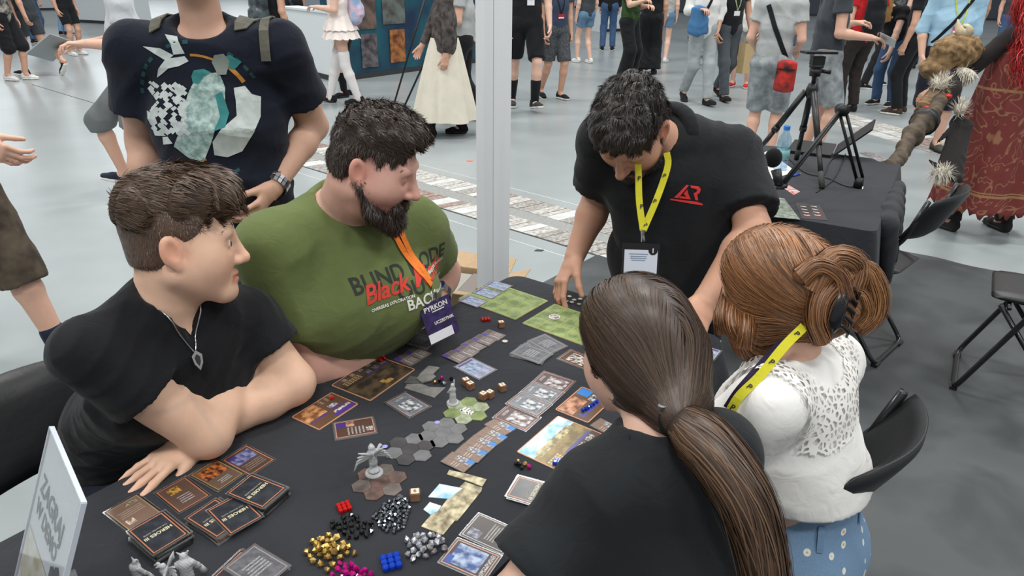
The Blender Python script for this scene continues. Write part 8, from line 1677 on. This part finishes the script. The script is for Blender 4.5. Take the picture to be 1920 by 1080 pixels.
a = walker('visitor in red t-shirt and brown-black trousers with back turned', Fl(1598, 215)+V3(.0, .2, 0), (-.2, 1), 1.78, 0, fb('crowd_red', 186, 36, 40), fb('brown_black', 44, 38, 38), 'pants', None, .5, STAND, (HANG, HANGR), None, SHBB); pack(a, 'black backpack on the red t-shirt', T_BLACK, (0, -.2, 1.2))
a = walker('visitor in black speckled blouse and black leggings stepping away', Fl(1645, 168)+V3(.05, .25, 0), (.9, .4), 1.66, 2, FLOR_B, T_BLACK, 'pants', None, .7, ((-.08, .22, 0, 0), (.08, -.34, 0, -.1)), (FWD_S, BACKR), None, SHB, long_hair=True); pack(a, 'dark daypack with grey mesh on the speckled blouse', mat('mesh_bag', S(60, 62, 66), .7, col2=S(140, 142, 146), nscale=14), (0, -.2, 1.25), .9)
walker('blonde woman in black t-shirt and blue jeans bending forward', Fl(1662, 200)+V3(0, .1, 0), (-.75, -.5), 1.68, 2, T_BLACK, JEANS, 'pants', None, .5, STAND, (((-.03, .12, -.24), (0, .06, -.26)), ((.03, .12, -.24), (0, .06, -.26))), None, SHB, S(176, 140, 86), bend=.75, long_hair=True)
walker('visitor in black trousers and brown shoes beside the bending woman', Fl(1678, 214)+V3(.05, 0, 0), (-.6, .7), 1.74, 1, T_BLACK, T_BLACK, 'pants', None, .5, STAND, (HANG, HANGR), None, (fb('shoe_brown', 70, 56, 50), SOLE_WHITE))
a = walker('man in pale blue shirt and navy shorts with bare calves', Fl(1715, 280)+V3(.12, .1, 0), (-.25, -1), 1.8, 0, fb('pale_blue_shirt', 160, 196, 218, var=.05), fb('navy_shorts', 26, 28, 40), 'shorts', .42, 1.15, ((-.1, .1, 0, 0), (.1, -.08, 0, 0)), (HANG, ((.06, -.03, -.28), (-.03, .08, -.24))), None, (fb('shoe_olive', 70, 72, 64), SOLE_DARK), res=.011); badge_on(a, a['L'](-.02, .1, 1.15), fb('strap_lime', 190, 200, 90), mat('badge_rose', S(196, 84, 92), .4), 'rose badge on the pale blue shirt', (.05, .03)); sling(a, T_BLACK, 'black sling strap across the pale blue shirt', (-.1, .12, 1.42), (.16, .12, 1.02), .03)
for i, (px_, py_, hd_, tp_, bt_, lb) in enumerate(((1480, 92, (.4, 1), T_BLACK, JEANS, 'visitor in black top and jeans beyond the grey t-shirt'), (1555, 120, (-.5, 1), T_BLACK, T_BLACK, 'visitor all in black beyond the charcoal t-shirt'), (1700, 130, (.2, 1), T_DARK, T_BLACK, 'visitor in charcoal top beyond the pale blue shirt'), (1790, 150, (0, 1), T_BLACK, T_BLACK, 'visitor in black close to the red wig'), (1060, 70, (0, 1), T_GREY, JEANS, 'visitor in grey top far beyond the pillar'), (1300, 80, (.1, -1), T_BLACK, T_DARK, 'visitor in black and charcoal beyond the white shirt'), (1420, 110, (0, 1), T_WHITE, T_BLACK, 'visitor in white top and black trousers'), (560, 90, (.2, 1), T_DARK, T_BLACK, 'visitor in charcoal behind the white counter'), (1870, 120, (-.3, -1), T_DARK, JEANS, 'visitor in jeans behind the red wig'), (10, 60, (0, 1), T_BLACK, T_BLACK, 'visitor in black at the hall edge'), (1640, 70, (0, 1), T_BLACK, JEANS_L, 'visitor in black top and pale jeans'), (1215, 70, (0, -1), T_WHITE, JEANS, 'visitor in white top and jeans'))):
    walker(lb, Fl(px_, py_), hd_, 1.7+.03*(i % 4), i % 4, tp_, bt_, 'pants', None, .5, STAND, (HANG, HANGR), None, SHB, res=.02, hres=.012)
bo_ = Fl(72, 82); o = empty('shoulder_bag', bo_+V3(.05, -.25, .80)); tag(o, 'orange-brown leather shoulder bag beside the jeans', 'bag'); S_ = SDF(); S_.tube(UP*.15, -UP*.1, (.2, .06), (.22, .07), V3(1, 0, 0), .02); sdf_obj('bag_body', S_, .014, mat('tan_leather', S(150, 92, 44), .5), o, V3(0, 0, 0)); MB().tube(spline([V3(-.16, 0, .14), V3(-.1, 0, .45), V3(.0, .1, .62), V3(.1, 0, .45), V3(.16, 0, .14)], 16), .01, 6).build('strap', mat('tan_leather', S(150, 92, 44), .5), o, None, True)
# scraps on the floor
for (x, y, lb) in ((880, 302, 'small orange scrap on the concrete floor'), (1010, 470, 'small dark scrap near the pillar')):
    q = Fl(x, y); o = MB().prism([(-.03, -.01), (.02, -.015), (.035, .01), (-.01, .018)], 0, .002).build('paper_scrap', mat('scrap_orange' if x < 900 else 'scrap_dark', S(226, 110, 60) if x < 900 else S(60, 60, 58), .8)); o.location = (q[0], q[1], .0015); tag(o, lb, 'scrap')

# open cardboard box on the floor beyond the big man
bx = Fl(872, 588); o = empty('cardboard_box', V3(bx[0], bx[1], 0), -.3); tag(o, 'open cardboard box with packed contents on the floor beyond the table', 'box'); KB = mat('cardboard', S(176, 150, 118), .8, noise=.1); hx, hy, hz = .2, .15, .2
for n_, c_, h_ in (('side', (0, -hy, hz/2), (hx, .003, hz/2)), ('side', (0, hy, hz/2), (hx, .003, hz/2)), ('side', (-hx, 0, hz/2), (.003, hy, hz/2)), ('side', (hx, 0, hz/2), (.003, hy, hz/2)), ('bottom', (0, 0, .003), (hx, hy, .003))): MB().box(c_, h_).build(n_, KB, o)
for sx, sy in ((1, 0), (-1, 0), (0, 1), (0, -1)):
    d_ = V3(sx, sy, .35); d_ = nrm(d_); c_ = V3(sx*hx, sy*hy, hz)+d_*.06; t_ = V3(-sy, sx, 0); MB().box(c_, (hx if sy else hy, .06, .002), np.stack([t_, d_, np.cross(t_, d_)], 1)).build('flap', KB, o)
for i in range(4): MB().box((-.13+.088*i, 0, .1), (.04, .12, .085-.008*(i % 2))).build('packed_carton', mat('carton_%d' % (i % 2), S(150, 146, 140) if i % 2 else S(120, 112, 108), .6), o)
# ------------------------------------------------------------------ visitor in the red cape costume
def costume():
    pos = (Fl(1762, 422)+Fl(1842, 440))/2+V3(.1, 0, 0); f = nrm(V3(-.25, 1, 0)); r = V3(f[1], -f[0], 0)
    w = walker('costumed visitor in red cape with gold scrolls and long red wig, seen from behind', pos, f, 1.62, 3, fb('costume_dark', 42, 38, 38), fb('costume_dark', 42, 38, 38), 'pants', None, 1.9, ((-.2, .05, 0, 0), (.2, -.05, 0, 0)), (((-.18, .08, -.2), (-.16, .1, -.17)), ((.1, .05, -.25), (.05, .12, -.2))), None, (fb('costume_shoe', 44, 42, 42), SOLE_DARK, 1), S(150, 20, 24), group=None, res=.012)
    p = w['p']; L = w['L']; k = w['k']
    # cape: pleated half cone behind the shoulders
    V, Vi = [], []; n, rows = 90, 40
    for j in range(rows):
        t = j/(rows-1); z = 1.30*(1-t)+.2*t
        for i in range(n):
            a = R(-118+236*i/(n-1)); fold = (.022*math.sin(a*8+.6)+.012*math.sin(a*15+2))*t**.8; rr = .20+.17*t**.85+fold; edge = .02*math.sin(i*1.7)*(t > .98)+.015*math.sin(i*.6)*(t > .95)
            V.append(pos+r*math.sin(a)*rr*1.0-f*math.cos(a)*rr*.82+UP*(z+edge-.05*abs(math.sin(a))*(1-t)))
    V = np.array(V); F_ = np.array([(j*n+i, j*n+i+1, (j+1)*n+i+1, (j+1)*n+i) for j in range(rows-1) for i in range(n-1)])
    m, nn, l, b = nodes('cape_brocade'); b.inputs['Roughness'].default_value = .8; tc = nn.new('ShaderNodeTexCoord'); wv = nn.new('ShaderNodeTexNoise'); wv.inputs['Scale'].default_value = 4.6; wv.inputs['Detail'].default_value = 1; wv.inputs['Distortion'].default_value = 2.2; l.new(tc.outputs['Object'], wv.inputs['Vector'])
    pp = nn.new('ShaderNodeMath'); pp.operation = 'MULTIPLY'; pp.inputs[1].default_value = 30; l.new(wv.outputs['Fac'], pp.inputs[0]); sn = nn.new('ShaderNodeMath'); sn.operation = 'SINE'; l.new(pp.outputs[0], sn.inputs[0])
    cr = nn.new('ShaderNodeValToRGB'); E = cr.color_ramp.elements; E[0].position = .80; E[0].color = C4(S(124, 50, 46)); E[1].position = .95; E[1].color = C4(S(158, 108, 80)); l.new(sn.outputs[0], cr.inputs['Fac'])
    sx = nn.new('ShaderNodeSeparateXYZ'); l.new(tc.outputs['Object'], sx.inputs[0])
    def band(z, h):
        s = nn.new('ShaderNodeMath'); s.operation = 'SUBTRACT'; s.inputs[1].default_value = z; l.new(sx.outputs[2], s.inputs[0]); ab = nn.new('ShaderNodeMath'); ab.operation = 'ABSOLUTE'; l.new(s.outputs[0], ab.inputs[0]); lt = nn.new('ShaderNodeMath'); lt.operation = 'LESS_THAN'; lt.inputs[1].default_value = h; l.new(ab.outputs[0], lt.inputs[0]); return lt.outputs[0]
    cur = cr.outputs['Color']
    for z, h in ((.33, .008), (.35, .004), (1.0, .008)):
        mx = nn.new('ShaderNodeMix'); mx.data_type = 'RGBA'; l.new(band(z, h), mx.inputs['Factor']); l.new(cur, mx.inputs['A']); mx.inputs['B'].default_value = C4(S(168, 126, 84)); cur = mx.outputs['Result']
    nz = nn.new('ShaderNodeTexNoise'); nz.inputs['Scale'].default_value = 14; nz.inputs['Detail'].default_value = 6; l.new(tc.outputs['Object'], nz.inputs['Vector']); mu = nn.new('ShaderNodeMix'); mu.data_type = 'RGBA'; mu.blend_type = 'MULTIPLY'; mu.inputs['Factor'].default_value = .45; l.new(cur, mu.inputs['A']); l.new(nz.outputs['Fac'], mu.inputs['B']); l.new(mu.outputs['Result'], b.inputs['Base Color'])
    cp_ = mesh_obj('cape', V, F_, m, p, True, pos); md = cp_.modifiers.new('thick', 'SOLIDIFY'); md.thickness = .006
    for q_ in range(0, 60):   # frayed hem threads
        pass
    # wig
    hd = w['hd']; H = SDF(); H.ell(hd+UP*.03, (.13, .14, .15), frame(f), .03); H.tube(hd-f*.06, hd-f*.15-UP*.32, (.16, .1), (.19, .08), r, .06); H.tube(hd-f*.16-UP*.3, hd-f*.17-UP*.46+r*.05, (.14, .06), (.07, .03), r, .06); H.tube(hd-f*.12-UP*.12-r*.08, hd-f*.16-UP*.36-r*.13, .08, .05, None, .05)
    H.disp = lambda P: .014*np.sin(P[:, 2]*36+3*np.sin(P[:, 0]*22))*np.sin(P[:, 0]*40+P[:, 1]*20+1)
    v, fc = H.mesh(.011); c0, c1 = S(120, 14, 18), S(226, 52, 50); wg = mesh_obj('wig', v, fc, HAIR, p, True, pos, np.tile(np.array(S(150, 22, 26)), (len(v), 1)))
    sd = sample(v, fc, 7000, 71); G = H.grad(sd); ph = np.random.default_rng(5).uniform(0, 6, 7000)
    def fl(P, t): d = np.tile(-UP-f*.25, (len(P), 1)); d[:, 0] += .75*np.sin(P[:, 2]*38+ph); d[:, 1] += .5*np.cos(P[:, 2]*33+ph); return d
    P, N = grow(sd-G*.004, fl, .16, 12, None, jit=.12, seed=71, inert=.4); N = np.repeat(G[:, None, :], 12, 1); P = P+N*(.012*np.sin(np.linspace(0, 2, 12)))[None, :, None]; strand_mesh('curls', P, N, .005, c0, c1, wg, pos, seed=71)
    # horned fur pauldron on the near arm
    sh = w['sh']-r*.2; FUR = mat('fur_gold', S(150, 122, 84), .9, col2=S(92, 72, 50), nscale=30, bump=1., bscale=60); pc_ = Q(1778, 112, 5.1)
    Sp = SDF(); A = frame(nrm(V3(-.6, -.3, 0))); Sp.ell(pc_+UP*.05+V3(.04, 0, 0), (.12, .19, .11), A, .04); Sp.ell(pc_-UP*.05+V3(-.06, -.02, 0), (.10, .13, .07), A, .04); Sp.disp = lambda P: .01*np.sin(P[:, 0]*70+4*np.sin(P[:, 2]*30))*np.sin(P[:, 1]*50); pd = sdf_obj('pauldron', Sp, .01, FUR, p, pos)
    MB().tube(spline([Q(1815, 55, 5.0), Q(1805, 62, 5.0), Q(1798, 52, 5.0), Q(1796, 36, 5.0)], 10), [.045, .044, .042, .038, .034, .028, .022, .016, .01, .003], 10).build('horn', mat('horn_bone', S(196, 182, 150), .5, noise=.2), pd, pos, True)
    wf = SDF(); wf.ell(Q(1800, 138, 5.02), (.10, .05, .04), A, .03); wf.ell(Q(1770, 150, 5.02), (.06, .04, .03), A, .03); v, fc = wf.mesh(.01); fw_ = mesh_obj('white_fur', v, fc, mat('fur_white', S(196, 190, 176), .95), p, True, pos); sd = sample(v, fc, 900, 73); P, N = grow(sd, lambda P, t: np.tile(V3(-.3, -.4, -1), (len(P), 1))+wf.grad(P)*.8, .045, 5, None, jit=.3, seed=73); strand_mesh('fur_tufts', P, N, .004, S(150, 140, 120), S(230, 226, 214), fw_, pos)
    # armoured forearm with bracer, and the carved staff it holds
    AR = SDF(); e_, h_ = Q(1782, 168, 5.0), Q(1728, 212, 4.95); AR.tube(pc_-UP*.02, e_, .065, .055, None, .03); AR.tube(e_, h_, .058, .045, None, .03); sdf_obj('dark_sleeve', AR, .01, fb('costume_dark', 42, 38, 38), p, pos)
    BR = mat('bracer_gold', S(140, 112, 76), .6, col2=S(70, 54, 40), nscale=25, bump=1, bscale=40); a0, a1 = Q(1765, 170, 4.96), Q(1730, 210, 4.92)
    br = MB().tube([a0, lerp(a0, a1, .5), a1], [.06, .062, .045], 14).build('bracer', BR, p, pos, True)
    for t in (.1, .35, .6, .85): MB().tube([lerp(a0, a1, t-.04), lerp(a0, a1, t+.04)], .066-.012*t, 14).build('bracer_ring', BR, br, pos, True)
    for (x, y) in ((1778, 180), (1740, 202)): MB().lathe([(0, -.015), (.022, -.006), (.022, .006), (0, .015)], Q(x, y, 4.85), 8).build('red_gem', mat('costume_red', S(196, 40, 36), .5), br, pos, True)
    for (x, y, s_) in ((1765, 158, .04), (1800, 205, .035)):
        S_ = SDF(); c_ = Q(x, y, 4.9); S_.ell(c_, (s_, s_*.8, s_*1.1), None, .01); v, fc = S_.mesh(.008); t_ = mesh_obj('fur_tuft', v, fc, mat('fur_white', S(196, 190, 176), .95), p, True, pos); sd = sample(v, fc, 200, 75); P, N = grow(sd, lambda P, t: S_.grad(P)+V3(0, 0, .4), .05, 4, None, jit=.3, seed=75); strand_mesh('fur_tufts', P, N, .004, S(170, 160, 140), S(235, 230, 220), t_, pos)
    st0, st1 = Q(1762, 192, 4.88), Q(1668, 312, 4.3); kn = empty('carved_staff', st1*V3(1, 1, 0)); kb = st1*V3(1, 1, 0); tag(kn, 'gnarled brown carved staff held by the costumed visitor', 'staff')
    WD = mat('staff_wood', S(92, 78, 60), .7, col2=S(50, 42, 34), nscale=20, bump=1, bscale=30); S_ = SDF(); pts = [lerp(st0, st1, t)+V3(.012*math.sin(t*9), 0, .012*math.cos(t*11)) for t in np.linspace(-.12, 1.0, 9)]
    for i in range(8): S_.tube(pts[i], pts[i+1], .04, .04, None, .02)
    S_.ell(lerp(st0, st1, .32), (.08, .07, .075), None, .04); S_.ell(lerp(st0, st1, .55), (.06, .06, .07), None, .03); S_.disp = folds(V3(.3, .9, .2), .009, .05, 12); sdf_obj('shaft', S_, .009, WD, kn, kb); MB().tube([lerp(st0, st1, .30), lerp(st0, st1, .36)], .078, 14).build('dark_wrap', BLK, kn, kb, True)
    # dark tail piece hanging under the cape
    S_ = SDF(); S_.tube(Q(1805, 225, 4.95), Q(1778, 330, 4.9), (.07, .025), (.1, .03), V3(1, .2, 0), .03); S_.tube(Q(1795, 232, 4.93), Q(1752, 272, 4.86), (.045, .014), (.008, .006), V3(.5, .2, -.8), .02); S_.tube(Q(1780, 330, 4.88), Q(1742, 300, 4.84), (.05, .02), (.01, .008), V3(.5, .2, .6), .02); S_.disp = folds(V3(1, .3, .2), .012, .09, 15); sdf_obj('dark_coat_tail', S_, .009, fb('costume_dark', 42, 38, 38), p, pos)
    S_ = SDF(); S_.ell(Q(1765, 325, 4.82), (.06, .04, .035), None, .02); v, fc = S_.mesh(.01); t_ = mesh_obj('white_fur', v, fc, mat('fur_white', S(196, 190, 176), .95), p, True, pos); sd = sample(v, fc, 260, 78); P, N = grow(sd, lambda P, t: S_.grad(P)+V3(0, 0, -.5), .05, 4, None, jit=.3, seed=78); strand_mesh('fur_tufts', P, N, .004, S(170, 160, 140), S(225, 220, 208), t_, pos)
costume()
